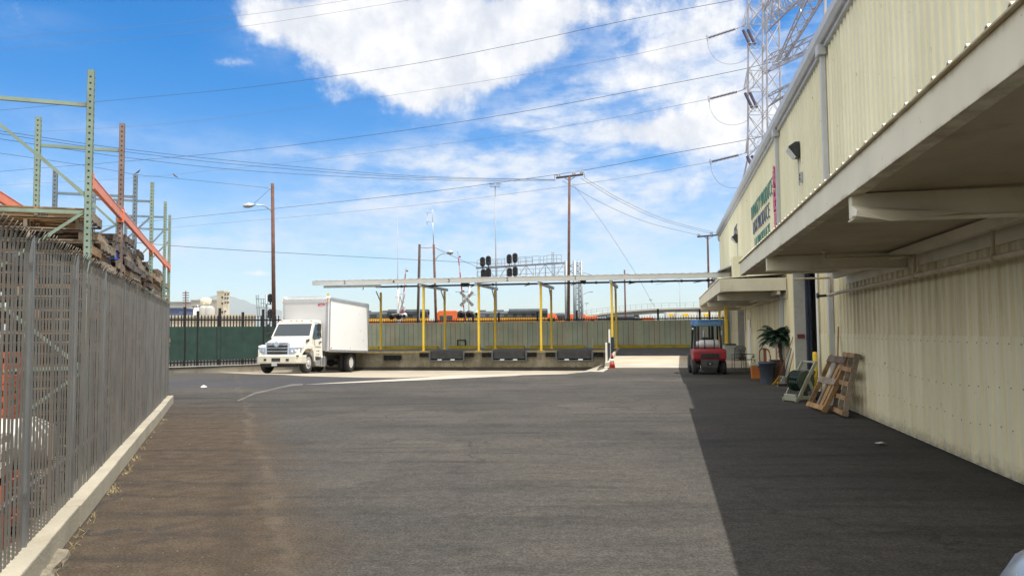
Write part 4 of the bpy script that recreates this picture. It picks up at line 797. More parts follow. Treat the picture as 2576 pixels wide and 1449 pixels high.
# windshield, proud of the sloping face
def wsx(z): return 1.06 * tp_(0, z) - .1
d_ = Vector((0, .44, .7)).normalized(); nn = Vector((0, -.7, .44)).normalized() * .012
def wp(x, t): return Vector((x, 1.42 + .44 * t, 1.74 + .7 * t)) + nn
MB().add([wp(-wsx(1.79), .06), wp(wsx(1.79), .06), wp(wsx(2.38) + .01, .93), wp(-wsx(2.38) - .01, .93)] + [wp(a_, t) - nn * .9 for a_, t in ((-wsx(1.79), .06), (wsx(1.79), .06), (wsx(2.38) + .01, .93), (-wsx(2.38) - .01, .93))], [(0, 1, 2, 3), (4, 7, 6, 5), (0, 4, 5, 1), (1, 5, 6, 2), (2, 6, 7, 3), (3, 7, 4, 0)]).build('windshield', glass('tinted windshield', (.02, .032, .045), .06), tr)
for sx in (-1, 1):
    k_ = MB(); 
    q_ = [(1.62, 1.8), (1.98, 2.38), (2.52, 2.38), (2.52, 1.72), (1.66, 1.66)]
    k_.add([(sx * (1.06 * tp_(0, z) + .012), y, z) for y, z in q_], [(0, 1, 2, 3, 4)]); w_ = k_.build('side_window', m_glass, tr); so_ = w_.modifiers.new('s', 'SOLIDIFY'); so_.thickness = .01
    dm = MB(); dl_ = [(1.55, .82), (1.55, 1.6), (2.6, 1.66), (2.6, .82)]
    dm.add([(sx * 1.064, y, z) for y, z in dl_] + [(sx * 1.05, y, z) for y, z in dl_], [(0, 1, 2, 3), (7, 6, 5, 4), (0, 4, 5, 1), (1, 5, 6, 2), (2, 6, 7, 3), (3, 7, 4, 0)]); dr = dm.build('door', m_cab, tr, .006)
    MB().box(sx * 1.08 - .012, sx * 1.08 + .012, 2.35, 2.5, 1.5, 1.54).build('door_handle', m_black, dr)
    # mirrors on a tube frame
    mr = MB(); mr.path([(sx * 1.0, 1.72, 2.42), (sx * 1.32, 1.66, 2.42), (sx * 1.34, 1.66, 1.66), (sx * 1.05, 1.7, 1.62)], .014, 6); mo = mr.build('mirror_arm', m_black, tr)
    MB().box(sx * 1.34 - .1, sx * 1.34 + .1, 1.6, 1.7, 2.02, 2.38).build('mirror_head', m_black, mo, .03); MB().box(sx * 1.34 - .1, sx * 1.34 + .1, 1.6, 1.7, 1.78, 1.97).build('mirror_head', m_black, mo, .03)
    # headlights wrap the corner
    hp = [(.56, .17), (.72, .16), (1.0, .22), (1.1, .34), (1.12, .62)]
    h_ = MB(); zt0 = [1.2, 1.22, 1.24, 1.24, 1.2]; zb0 = [.9, .9, .93, .97, 1.02]
    h_.loft([[(sx * (x + .0), y - .02, zb0[i]), (sx * x, y - .02, zt0[i]), (sx * (x - .1), y + .1, zt0[i]), (sx * (x - .1), y + .1, zb0[i])] for i, (x, y) in enumerate(hp)], False); ho = h_.build('headlight', m_hl, tr, .02)
    MB().cbox((sx * 1.12, .6, 1.08), .03, .12, .07).build('turn_lamp', m_amber, ho, .01)
    MB().tube((sx * .74, .145, 1.03), (sx * .76, .13, 1.04), .06, 14).tube((sx * .9, .17, 1.06), (sx * .92, .155, 1.07), .06, 14).build('reflector', m_chrome, ho)
    MB().prism([(1.12, 1.46), (1.32, 1.5), (1.36, 1.64), (1.2, 1.6)], sx * .9, sx * .93 if False else sx * 1.0, 'x').build('hood_vent', m_dark, tr, .01)
    MB().tube((sx * 1.16, 1.3, 1.22), (sx * 1.175, 1.3, 1.22), .03, 10).build('marker_lamp', m_amber, tr)
# grille
gr = MB()
gx = lambda z: .6 + (1.42 - z) * -.12
gr.loft([[(-gx(z), .13 - (.05 if i in (1, 2) else 0), z) for z in ()] for i in ()]) if False else None
fr_ = MB(); zz_ = [.84, .9, 1.0, 1.06, 1.15, 1.21, 1.3, 1.44]
for i in range(0, 8, 2):
    z0, z1 = zz_[i], zz_[i + 1]; xx = .6 - .03 * i / 2 * 0; fr_.loft([[(x, .04 + .09 * (abs(x) / .6) ** 2.2, z0), (x, .03 + .09 * (abs(x) / .6) ** 2.2, z1), (x, .14, z1), (x, .14, z0)] for x in [xx * k / 6 for k in range(-6, 7)]])
go = fr_.build('grille', m_chrome, tr, .008)
MB().box(-.61, -.52, .1, .16, .84, 1.44).box(.52, .61, .1, .16, .84, 1.44).build('grille_side', m_chrome, go, .01)
MB().box(-.56, .56, .135, .16, .85, 1.4).build('grille_mesh', m_black, go)
em = MB(); em.lathe([(.105, .01), (.135, .0), (.14, .03), (.105, .03), (.105, .01)], 28, Matrix.Translation((0, 0, 1.36)), 'y'); em.prism([(-.1, 1.352), (.1, 1.352), (.1, 1.368), (-.1, 1.368)], -.005, .02, 'y'); em.prism([(0, 1.36 + .075), (-.09, 1.377), (.09, 1.377)], 0, .02, 'y').prism([(0, 1.36 - .075), (-.09, 1.343), (.09, 1.343)], 0, .02, 'y')
MB().lathe([(.001, .02), (.105, .02), (.105, .03), (.001, .03)], 24, Matrix.Translation((0, 0, 1.36)), 'y').build('emblem_field', m_dark, go); em.build('emblem', m_chrome, go)
# bumper
bpm = MB(); plan = [(-1.17, .75), (-1.14, .3), (-.95, .08), (-.5, .0), (.5, .0), (.95, .08), (1.14, .3), (1.17, .75), (1.1, .75), (1.06, .34), (.9, .18), (.5, .12), (-.5, .12), (-.9, .18), (-1.06, .34), (-1.1, .75)]
def rg(k0, z): return [(x * k0, y + (.0 if k0 == 1 else .03), z) for x, y in plan]
o_ = MB(); L4 = [rg(.985, .46), rg(1, .52), rg(1, .8), rg(.985, .86)]; nP = len(plan)
vs_ = [v for q in L4 for v in q]; fs_ = []
for j in range(3):
    for i in range(nP): fs_.append((j * nP + i, j * nP + (i + 1) % nP, (j + 1) * nP + (i + 1) % nP, (j + 1) * nP + i))
for j in (0, 3):
    for i in range(7): fs_.append((j * nP + i, j * nP + i + 1, j * nP + nP - 2 - i, j * nP + nP - 1 - i))
bo = o_.add(vs_, fs_).build('bumper', mat('cream bumper paint', (.56, .545, .48), .35, 0, .04, 2, (.4, .36, .28), .2), tr, .012)
MB().box(-.22, .22, -.012, .0, .56, .72).build('bumper_intake', m_black, bo, .004); 
for x in (-.62, .5): MB().box(x, x + .14, -.002 if abs(x) > .55 else -.01, .03, .58, .69).build('fog_recess', m_black, bo, .004)
MB().box(-.2, .08, -.03, -.022, .36, .5).build('number_plate', mat('plate white', (.6, .62, .66), .4), bo)
text('plate_text', '8V71046', .085, mat('plate ink', (.03, .04, .12)), bo, TM((1, 0, 0), (0, 0, 1), (-.06, -.032, .43)), .001)
MB().box(-1.05, 1.05, .1, .3, .79, .84).build('valance', m_frame, tr); MB().box(-.9, .9, .2, .5, .3, .46).build('front_axle_beam', m_frame, tr, .02)
for x in (-.78, -.28, 0, .28, .78): MB().box(x - .07, x + .07, 1.93, 2.03, 2.52, 2.57).build('roof_marker', m_amber, tr, .015)
# wheels
def wheel(name, x, y, sx, r=.5, w=.27, rear=False):
    T = Matrix.Translation((x, y, r)); a_, b_ = (x, x + sx * w)
    ty = MB(); ty.lathe([(.29, 0), (.45, .0), (.485, .03 * 1), (.5, .06), (.5, w - .06), (.485, w - .03), (.45, w), (.29, w), (.27, w - .03), (.27, .03), (.29, 0)], 36, T @ Matrix.Diagonal((sx, 1, 1, 1)), 'x')
    wo = ty.build('wheel', m_rubber, tr)
    dp = [(.285, w - .01), (.275, w - .04), (.25, w - .09 if rear else w - .05), (.2, w - (.16 if rear else .03)), (.13, w - (.17 if rear else .02)), (.12, w - (.05 if rear else -.02)), (.06, w - (.03 if rear else -.04)), (.001, w - (.03 if rear else -.04))]
    MB().lathe(dp, 28, T @ Matrix.Diagonal((sx, 1, 1, 1)), 'x').build('rim', mat('white rim', (.6, .6, .57), .4, .1, .08) if rear else mat('polished rim', (.7, .71, .72), .3, .5, .08), wo)
    lg_ = MB()
    for k in range(10):
        a = k * .6283; h = w - (.15 if rear else .01); lg_.tube(T @ Vector((sx * (h - .01), .165 * math.cos(a), .165 * math.sin(a))), T @ Vector((sx * (h + .03), .165 * math.cos(a), .165 * math.sin(a))), .016, 6)
    for k in range(5):
        a = k * 1.2566 + .3; h = w - (.13 if rear else .038); lg_.tube(T @ Vector((sx * (h - .01), .225 * math.cos(a), .225 * math.sin(a))), T @ Vector((sx * (h + .012), .225 * math.cos(a), .225 * math.sin(a))), .028, 8)
    lg_.build('lug_nuts', m_dark, wo)
for sx in (-1, 1):
    wheel('w', sx * .86, 1.05, sx); wheel('w', sx * .58, 6.02, sx, rear=False); wheel('w', sx * .9, 6.02, sx, rear=True)
ax = MB(); ax.tube((-.9, 1.05, .5), (.9, 1.05, .5), .07, 8).tube((-.9, 6.02, .5), (.9, 6.02, .5), .1, 8).tube((0, 6.02, .5), (0, 2.5, .7), .05, 8).lathe([(.05, -.2), (.2, -.1), (.22, .0), (.2, .1), (.05, .2)], 14, Matrix.Translation((0, 6.02, .5)), 'y'); ax.build('axles', m_frame, tr)
MB().box(-.45, -.37, .3, 8.0, .68, .92).box(.37, .45, .3, 8.0, .68, .92).box(-.37, .37, 2.6, 2.7, .7, .9).box(-.37, .37, 4.5, 4.6, .7, .9).box(-.4, .4, .4, 1.4, .6, .95).build('chassis_rail', m_frame, tr)
MB().box(-1.1, 1.1, 2.75, 2.85, .6, .98).build('rear_cab_step', m_frame, tr)
for sx in (-1, 1):
    MB().prism([(1.78, .62), (2.0, .34), (2.45, .34), (2.45, .62)], sx * .75, sx * 1.08, 'x').build('step_box', m_alu, tr, .02)
    MB().prism([(2.5, .34), (2.5, .76), (2.56, .82), (2.95, .82), (3.02, .76), (3.02, .38), (2.95, .3), (2.56, .3)], sx * .62, sx * 1.12, 'x').build('fuel_tank', m_alu, tr, .02)
    for y in (2.62, 2.88): MB().box(sx * 1.12 - .006, sx * 1.12 + .012, y - .02, y + .02, .3, .83).build('tank_strap', m_frame, tr)
    MB().box(sx * .68, sx * 1.12, 6.75, 6.77, .28, 1.0).build('mud_flap', m_frame, tr)
MB().box(-.1, .5, 3.4, 4.4, .4, .66).tube((.0, 3.2, .5), (0, 4.9, .5), .12, 10).build('transmission', m_frame, tr)
# cargo box
bx = [(-1.27, 1.08), (-1.27, 3.72), (-1.2, 3.82), (1.2, 3.82), (1.27, 3.72), (1.27, 1.08)]
cb = MB(); y0, y1 = 2.86, 8.12
cb.box(-1.265, 1.265, y0 + .03, y1, 1.12, 3.74); box = cb.build('cargo_box', m_boxp, tr)
for sx in (-1, 1):
    MB().box(sx * 1.27 - .02, sx * 1.27 + .02, y0 + .06, y1 + .0, 1.03, 1.16).box(sx * 1.285 - .012, sx * 1.285 + .012, y0 + .06, y1, 1.075, 1.09).build('bottom_rail', m_alu, box, .006)
    MB().prism([(sx * 1.29, 3.62), (sx * 1.29, 3.74), (sx * 1.24, 3.8), (sx * 1.2, 3.8), (sx * 1.2, 3.72), (sx * 1.255, 3.66), (sx * 1.255, 3.62)], y0 + .1, y1, 'y').build('top_rail', m_alu, box)
    # rounded front corner post
    MB().prism([(sx * 1.1, y0), (sx * 1.2, y0 + .01), (sx * 1.27, y0 + .06), (sx * 1.295, y0 + .16), (sx * 1.27, y0 + .2), (sx * 1.24, y0 + .1), (sx * 1.1, y0 + .04)], 1.05, 3.7, 'z').build('corner_post', mat('corner post grey', (.34, .35, .4), .4, .4, .06) if sx > 0 else m_alu, box)
    MB().lathe([(.001, .13), (.07, .12), (.11, .08), (.13, .0)], 16, Matrix.Translation((sx * 1.17, y0 + .13, 3.7))).build('corner_cap', m_cab, box)
    MB().box(sx * 1.27 - .012, sx * 1.27 + .012, y1 - .08, y1 + .02, 1.05, 3.78).build('rear_post', m_alu, box)
    MB().box(sx * 1.2 - .05, sx * 1.2 + .05, y0 - .02, y0, 3.5, 3.56).build('clearance_lamp', m_amber, box)
fr_ = MB(); fr_.box(-1.1, 1.1, y0 + .005, y0 + .03, 1.1, 3.5)
fr_.build('front_wall', mat('dimmed white panel', (.5, .515, .53), .4, 0, .03, 1, (.5, .5, .5), .15), box); MB().prism([(y0 - .01, 3.5), (y0 - .01, 3.68), (y0 + .03, 3.77), (y0 + .12, 3.81), (y0 + .12, 3.74), (y0 + .03, 3.68), (y0 + .02, 3.5)], -1.15, 1.15, 'x').build('front_header', m_alu, box)  # white front wall; its weaker grazing light is put into the darker colour
MB().prism([(-1.2, 3.735), (-1.2, 3.8), (0, 3.83), (1.2, 3.8), (1.2, 3.735)], y0 + .1, y1, 'y').build('box_roof', m_alu, box)
mk = MB(); mk.prism([(.66, 3.37), (.7, 3.45), (1.02, 3.45), (1.06, 3.4), (1.02, 3.36), (.7, 3.34)], y0 - .006, y0 + .004, 'y').build('maker_badge', mat('red badge', (.4, .03, .07), .4), box)
text('badge_text', 'Morgan', .065, m_white, box, TM((1, 0, 0), (0, 0, 1), (.87, y0 - .008, 3.39)), .001)
MB().box(1.266, 1.27, y0 + .3, y0 + .44, 1.2, 1.26).build('flag_sticker', mat('flag sticker', (.35, .1, .12), .5), box); MB().box(1.266, 1.27, 5.6, 5.63, 1.2, 1.28).build('rail_marker', m_black, box)
text('door_text', 'DEV SEAFOOD', .11, m_dark, tr, TM((0, -1, 0), (0, 0, 1), (1.068, 2.1, 1.2)) if False else TM((0, 1, 0), (0, 0, 1), (1.068, 2.1, 1.26)), .001)
text('door_text', 'CA 46271', .09, m_dark, tr, TM((0, 1, 0), (0, 0, 1), (1.068, 2.15, 1.07)), .001); text('door_text', 'GVW 25500', .07, m_dark, tr, TM((0, 1, 0), (0, 0, 1), (1.068, 2.15, .9)), .001)
MB().lathe([(.001, 0), (.09, 0), (.09, .004), (.001, .004)], 18, Matrix.Translation((1.064, 2.3, 1.47)), 'x').build('door_decal', mat('decal grey', (.2, .2, .22)), tr); 
# ---------------------------------------------------------------- forklift (rear towards the camera)
m_fred = mat('forklift red', (.28, .018, .03), .45, 0, .12, 3, (.12, .03, .03), .35); m_fdk = mat('forklift grey', (.06, .065, .065), .6, .1, .25, 4, (.1, .09, .07), .3); m_tank = mat('gas tank white', (.5, .51, .52), .4, .1, .06); m_blu = mat('blue canopy top', (.05, .16, .42), .55, 0, .1)
fk = BT('forklift', 'red forklift seen from behind with blue roof and white gas tank', 'forklift', None, -2.12, 29.65, 0); fk.rotation_euler = (0, 0, -ANG + .06)
MB().loft([[(-.6, .1, .98), (.6, .1, .98), (.6, 1.0, .98), (-.6, 1.0, .98)], [(-.62, .02, .9), (.62, .02, .9), (.62, 1.0, .9), (-.62, 1.0, .9)], [(-.62, .02, .62), (.62, .02, .62), (.62, 1.0, .62), (-.62, 1.0, .62)], [(-.58, .08, .52), (.58, .08, .52), (.6, 1.0, .52), (-.6, 1.0, .52)]]).build('counterweight', m_fred, fk, .04, 0, 3)
MB().loft([[(-.33, -.004, .81), (.34, -.004, .81), (.34, .1, .81), (-.33, .1, .81)], [(-.36, -.006, .64), (.36, -.006, .64), (.36, .1, .64), (-.36, .1, .64)]]).build('radiator_opening', m_black, fk, .01)
MB().loft([[(-.36, .04, .62), (.36, .04, .62), (.36, .6, .62), (-.36, .6, .62)], [(-.3, .04, .3), (.3, .04, .3), (.3, .6, .3), (-.3, .6, .3)], [(-.24, .1, .12), (.24, .1, .12), (.24, .6, .12), (-.24, .6, .12)]]).build('lower_counterweight', m_fdk, fk, .03)
MB().box(-.12, .12, .03, .06, .36, .48).box(-.14, .12, .05, .09, .2, .28).build('tow_slot', m_black, fk, .01); MB().tube((0, .0, .42), (0, .06, .42), .03, 8).build('tow_pin', m_steel, fk)
MB().box(-.58, .58, .9, 2.0, .35, .95).build('chassis', m_fdk, fk, .03); MB().box(-.62, -.5, .9, 1.9, .3, .55).box(.5, .62, .9, 1.9, .3, .55).build('step', m_fdk, fk, .02)
def fw(x, y, r, w):
    o = MB().lathe([(.1, 0), (r * .8, 0), (r * .95, .02), (r, .05), (r, w - .05), (r * .95, w - .02), (r * .8, w), (.1, w)], 26, Matrix.Translation((x, y, r)), 'x').build('wheel', m_rubber, fk); MB().lathe([(.001, -.004), (r * .5, -.004), (r * .5, .03), (.001, .03)], 16, Matrix.Translation((x, y, r)), 'x').build('hub', m_fdk, o)
for x in (-.64, .44): fw(x, .45, .28, .2)
for x in (-.68, .44): fw(x, 1.75, .36, .24)
gd = MB()
for sx in (-1, 1):
    MB().beam((sx * .5, .62, .98), (sx * .47, .75, 2.0), .06, .08, (1, 0, 0)).build('guard_post', m_dark, fk, .01); MB().beam((sx * .52, 1.75, .95), (sx * .47, 1.45, 2.0), .06, .07, (1, 0, 0)).build('guard_post', m_dark, fk, .01)
gt = MB().box(-.5, .5, .68, .74, 1.98, 2.04).box(-.5, .5, 1.5, 1.56, 1.98, 2.04)
for k in range(7): gt.box(-.47 + k * .15, -.43 + k * .15, .74, 1.5, 1.99, 2.03)
gt.build('overhead_guard', m_dark, fk, .008)
MB().box(-.55, .55, .6, 1.62, 2.05, 2.1).box(-.55, .55, .59, .61, 1.85, 2.05).box(-.56, -.54, .61, 1.62, 1.9, 2.05).box(.54, .56, .61, 1.62, 1.9, 2.05).build('canopy_cover', m_blu, fk, .012); MB().box(-.53, .53, .575, .588, 1.87, 2.02).build('rear_valance', mat('faded blue panel', (.12, .24, .36), .5), fk)
MB().loft([[(-.22, 1.0, .98), (.22, 1.0, .98), (.22, 1.1, .98), (-.22, 1.1, .98)], [(-.24, .95, 1.3), (.24, .95, 1.3), (.24, 1.08, 1.3), (-.24, 1.08, 1.3)], [(-.14, .93, 1.42), (.14, .93, 1.42), (.14, 1.02, 1.42), (-.14, 1.02, 1.42)]]).box(-.25, .25, 1.08, 1.55, .98, 1.08).build('seat', m_black, fk, .04)
tk = MB(); tk.lathe([(.001, -.42), (.1, -.41), (.155, -.36), (.165, -.3), (.165, .3), (.155, .36), (.1, .41), (.001, .42)], 24, Matrix.Translation((0.02, .42, 1.16)), 'x').lathe([(.12, -.5), (.12, -.4)], 18, Matrix.Translation((0.02, .42, 1.16)), 'x'); to_ = tk.build('gas_tank', m_tank, fk)
for x in (-.16, .2): MB().lathe([(.168, -.02), (.176, -.02), (.176, .02), (.168, .02)], 24, Matrix.Translation((x, .42, 1.16)), 'x').tube((x, .25, 1.16), (x, .25, 1.0), .02, 6).build('tank_strap', m_dark, to_)
MB().path(crom([(-.42, .4, 1.2), (-.5, .3, 1.1), (-.56, .3, .95)], 4), .015, 6).build('gas_hose', m_black, fk)
MB().box(-.26, -.18, 1.95, 2.05, .1, 2.1).box(.18, .26, 1.95, 2.05, .1, 2.1).box(-.4, -.3, 2.02, 2.14, .1, 2.0).box(.3, .4, 2.02, 2.14, .1, 2.0).build('mast', m_dark, fk, .01); MB().tube((0, 2.0, .3), (0, 2.0, 1.7), .05, 8).build('lift_cylinder', m_steel, fk)
for x in (-.3, .22): MB().box(x, x + .1, 2.15, 3.2, .05, .09).build('fork', m_dark, fk)
MB().box(.5, .58, .6, .66, 1.5, 1.68).build('side_mirror', m_steel, fk, .02); MB().box(-.6, -.53, .6, .66, 1.72, 1.8).build('side_mirror', m_white, fk, .02); MB().tube((.46, .6, 1.35), (.46, .62, 1.36), .03, 8).build('tail_lamp', m_red, fk); MB().beam((-.45, .5, .98), (-.5, .35, 1.3), .03).build('exhaust', m_dark, fk); MB().lathe([(.13, 0), (.145, 0), (.145, .03), (.13, .03)], 18, Matrix.Translation((-.02, 1.75, 1.3)) @ Matrix.Rotation(.8, 4, 'X')).build('steering_wheel', m_black, fk)
# ---------------------------------------------------------------- left kerb, picket fence, racks and pallets
FT = lambda name, label, cat, group=None, x=0, y=0, z=0: thing(name, label, cat, L(x, y, z), FANG, group)
k = FT('kerb_wall', 'low pale concrete kerb carrying the grey picket fence at the left', 'kerb'); mb = MB(); y = 2.5; rn = random.Random(5)
m_kerb = mat('pale kerb concrete', (.34, .31, .245), .9, 0, .15, 1.2, (.25, .2, .13), .45, False, .35, 40)
while y < 20.5:
    e = min(y + 1.22, 20.55); o_ = rn.uniform(-.006, .006); mb.box(-.26, 0 + o_, y, e - .008, 0, .205 + rn.uniform(-.004, .004)); y = e
mb.build('kerb_block', m_kerb, k, .012)
ft = MB(); yy = 3.0; rows = []
while yy < 6.6: rows.append([(-.02, yy, .0), (-.02, yy, .05 + rn.uniform(-.02, .02)), (.03 + rn.uniform(0, .05), yy, .035 + rn.uniform(-.02, .02)), (.05 + rn.uniform(0, .04), yy, .0)]); yy += .12
ft.loft(rows); ft.build('spilled_mortar', mat('rough mortar', (.2, .175, .13), .95, 0, .3, 9, (.12, .1, .07), .5, False, .8, 25), k)
m_pic = mat('galvanised pickets', (.17, .165, .155), .55, .2, .2, 1.5, (.3, .17, .09), .45, True); m_rust = mat('rusty pickets', (.22, .18, .15), .7, .3, .2, 3, (.28, .13, .06), .6, True); m_post = mat('galvanised post', (.2, .21, .215), .45, .5, .12, 3, (.2, .2, .18), .3)
fl = FT('picket_fence', 'tall grey metal picket fence with bent pointed tips along the left', 'fence', None, -.13, 0)
bays = [2.9, 4.4, 5.98, 7.77, 9.6, 11.4, 13.0, 14.6, 16.3, 18.2, 19.6, 20.5]
H = 2.5
for i in range(len(bays) - 1):
    a_, b_ = bays[i], bays[i + 1]; pk = MB(); n_ = round((b_ - a_) / .108); p_ = (b_ - a_) / n_
    for j in range(1, n_):
        y = a_ + j * p_; dh = rn.uniform(-.015, .015) + (-.05 if y < 6 else 0); h = H + dh; w_ = .035; dx = rn.uniform(-.003, .003)
        # folded strip: W section, bent outward at the tip
        pr = [(-.003, -w_), (.003, -w_ * .5), (-.003, 0), (.003, w_ * .5), (-.003, w_)]
        vs = []
        for z, off, sc_ in ((.2, 0, 1), (h - .16, 0, 1), (h - .07, .012, 1), (h - .03, .03, .45), (h, .042, .05)):
            for (x, yy_) in pr: vs.append((x + off + dx, y + yy_ * sc_, z))
        pk.add(vs, [(r_ * 5 + c_, r_ * 5 + c_ + 1, (r_ + 1) * 5 + c_ + 1, (r_ + 1) * 5 + c_) for r_ in range(4) for c_ in range(4)])
    o = pk.build('picket_panel', m_pic, fl)
    for z in (.55, 2.2): MB().box(-.06, -.02, a_ + .03, b_ - .03, z, z + .04).build('rail', m_pic, o)
for y in bays: MB().box(-.03, .012, y - .022, y + .022, .2, H - .03 + (-.04 if y < 6 else 0)).build('post', m_post, fl, .004)
# racks
m_rg = mat('mint green rack paint', (.24, .33, .27), .55, .1, .15, 3, (.2, .13, .09), .45); m_rgb = mat('blue grey rack paint', (.17, .23, .28), .55, .1, .15, 3, (.15, .1, .09), .5); m_rp = mat('faded rust rack paint', (.25, .18, .16), .6, .1, .2, 3, (.15, .1, .08), .5); m_or = mat('orange rack beam', (.8, .24, .12), .5, 0, .1, 2, (.35, .12, .08), .35); m_hole = mat('slot hole', (.01, .01, .012), .8)
_sl = {}
def slotted(base_):
    if base_.name in _sl: return _sl[base_.name]
    m = base_.copy(); m.name = base_.name + ' slotted'; nt = m.node_tree; b = nt.nodes['Principled BSDF']; src = b.inputs['Base Color'].links[0].from_socket
    tc = N(nt, 'ShaderNodeTexCoord'); sp_ = N(nt, 'ShaderNodeSeparateXYZ'); nt.links.new(tc.outputs['Object'], sp_.inputs[0]); f = math_(nt, 'FRACT', math_(nt, 'MULTIPLY', sp_.outputs[2], 1 / .076)); k_ = math_(nt, 'LESS_THAN', f, .3)
    nt.links.new(mixc(nt, k_, src, (.008, .008, .01)), b.inputs['Base Color']); _sl[base_.name] = m; return m
def upright(t, x, y, z1, m_, z0=0):
    # C channel column with slots on its road side face
    w_ = .038; o = MB().box(x - w_, x + w_, y - w_, y - w_ + .004, z0, z1).box(x + w_ - .004, x + w_, y - w_, y + w_, z0, z1).box(x - w_, x - w_ + .004, y - w_, y + w_, z0, z1).build('upright', m_, t)
    MB().box(x - .012, x + .01, y - w_ - .002, y - w_ - .0005, 2.2, z1 - .03).build('slot_strip', slotted(m_), o); MB().box(x + w_ + .0005, x + w_ + .002, y - .013, y + .013, 2.2, z1 - .03).build('slot_strip', slotted(m_), o)
def rack(lbl, y, H_, xo, xi, mo, mi_, braces, hz):
    t = FT('rack_frame', lbl, 'rack frame', 'tall storage rack frames behind the fence'); upright(t, xo, y, H_, mo); upright(t, xi, y, H_, mi_)
    for z in hz: MB().box(xi + .04, xo - .04, y - .02, y + .02, z, z + .045).build('horizontal_brace', mi_, t)
    for z0, z1, f in braces: MB().beam((xi if f else xo, y, z0), (xo if f else xi, y, z1), .04, .035).build('diagonal_brace', mi_, t)
def tops(px, py, x):   # depth along the fence line of an upright, by where its top shows
    d = ray(px, py); n_ = FV; t = ((FO + FV * x) - CAM).dot(n_) / d.dot(n_); p = CAM + d * t; q = p - FO; return q.dot(FU), p.z
XO, XI = -.36, -1.5
frames = [((230, 178), XI, m_rg, m_rg, 'nearest and tallest looking mint green rack frame cut by the left edge'), ((308, 312), XI, m_rp, m_rg, 'second rack frame with reddish slotted upright and long diagonal'), ((383, 459), XI, m_rg, m_rgb, 'third rack frame, mint green with a blue grey back upright'), ((416, 507), XI, m_rg, m_rgb, 'fourth rack frame, mint green and slim'), ((427, 541), XI, m_rg, m_rgb, 'farthest rack frame at the end of the fence')]
fy = []
for i, ((px, py), xi, mo, mi_, lbl) in enumerate(frames):
    y, z = tops(px, py, XO); fy.append(y)
    br = [(z - .55, 3.35, 1), (3.2, 2.3, 0), (2.3, 1.3, 1), (1.3, .4, 0)] if i < 2 else [(3.1, z - .75, 1), (3.0, 2.2, 0), (2.2, 1.2, 1)]
    rack(lbl, y, z, XO, xi, mo, mi_, br, [z - .45, 3.14, 1.3])
y3, z3 = tops(341, 440, XO - .1); rack('shorter blue grey rack frame between the reddish one and the third', y3, z3, XO - .1, XI - .3, m_rgb, m_rgb, [(3.2, z3 - .8, 1)], [z3 - .45])
print('RACK', fy, y3, z3)
def beamset(lbl, a_, b_, x, z, m_=None):
    t = FT('rack_beam', lbl, 'rack beam', 'orange rack beams above the pallets'); m_ = m_ or m_or
    MB().box(x - .02, x + .03, a_ + .04, b_ - .04, z - .13, z).box(x - .025, x + .035, a_ + .04, b_ - .04, z - .012, z + .004).build('beam', m_, t, .006)
    for y in (a_ + .005, b_ - .06): MB().box(x - .045, x + .045, y, y + .055, z - .17, z + .03).build('end_connector', m_, t, .004)
zb_ = 3.62
labs = ['orange beam from the nearest rack frame to the second', 'orange beam from the second frame to the third', 'orange beam from the third frame to the fourth', 'short orange beam at the far end of the racks']
for i in range(4): beamset(labs[i] + ', on the fence side', fy[i], fy[i + 1], XO + .005, zb_ + .03 * i)
beamset('orange inner beam at the far left edge above the pallets', fy[0] - 2.9, fy[1], XI - .05, 3.55)
# pallet stacks
protos = []
def flat_pallet(m_, name='wooden_pallet'):
    mb = MB(); lx, ly = 1.1, 1.02; rr = random.Random(len(protos))
    for k_ in range(7): yk = -ly / 2 + .05 + k_ * (ly - .1) / 6; mb.box(-lx / 2 + rr.uniform(-.01, .01), lx / 2 + rr.uniform(-.01, .01), yk - .045, yk + .045, .105, .123)
    for k_ in range(4): yk = -ly / 2 + .05 + k_ * (ly - .1) / 3; mb.box(-lx / 2, lx / 2, yk - .045, yk + .045, 0, .017)
    for x in (-lx / 2 + .02, 0, lx / 2 - .02): mb.box(x - .02, x + .02, -ly / 2, ly / 2, .017, .105)
    o = mb.build(name, m_); protos.append(o); return o
m_pals = [m_pal[1], m_pal[2], m_pal[0], mat('pallet wood weathered', (.3, .24, .18), .9, 0, .35, 6, (.06, .05, .04), .6), mat('pallet wood sooty', (.12, .1, .09), .9, 0, .3, 5, (.03, .03, .03), .5)]
flats = [flat_pallet(m_) for m_ in m_pals]; bluep = flat_pallet(mat('blue pallet paint', (.01, .09, .5), .6, 0, .15, 4, (.05, .06, .15), .3))
def stackpos(k_): return None
ords = ['topmost', 'second', 'third', 'fourth', 'fifth', 'sixth', 'seventh', 'eighth', 'ninth', 'tenth', 'eleventh', 'twelfth', 'thirteenth', 'fourteenth', 'fifteenth', 'sixteenth', 'seventeenth', 'eighteenth', 'nineteenth', 'twentieth', 'twenty first', 'twenty second', 'twenty third', 'twenty fourth', 'twenty fifth']
ys = []; y = fy[0] + .62
while y < fy[-1] + .4: ys.append(y); y += 1.2
sn = ['nearest stack', 'second stack', 'third stack', 'fourth stack', 'fifth stack', 'sixth stack', 'seventh stack', 'eighth stack', 'ninth stack', 'tenth stack', 'eleventh stack', 'last stack', 'end stack']
used = set()
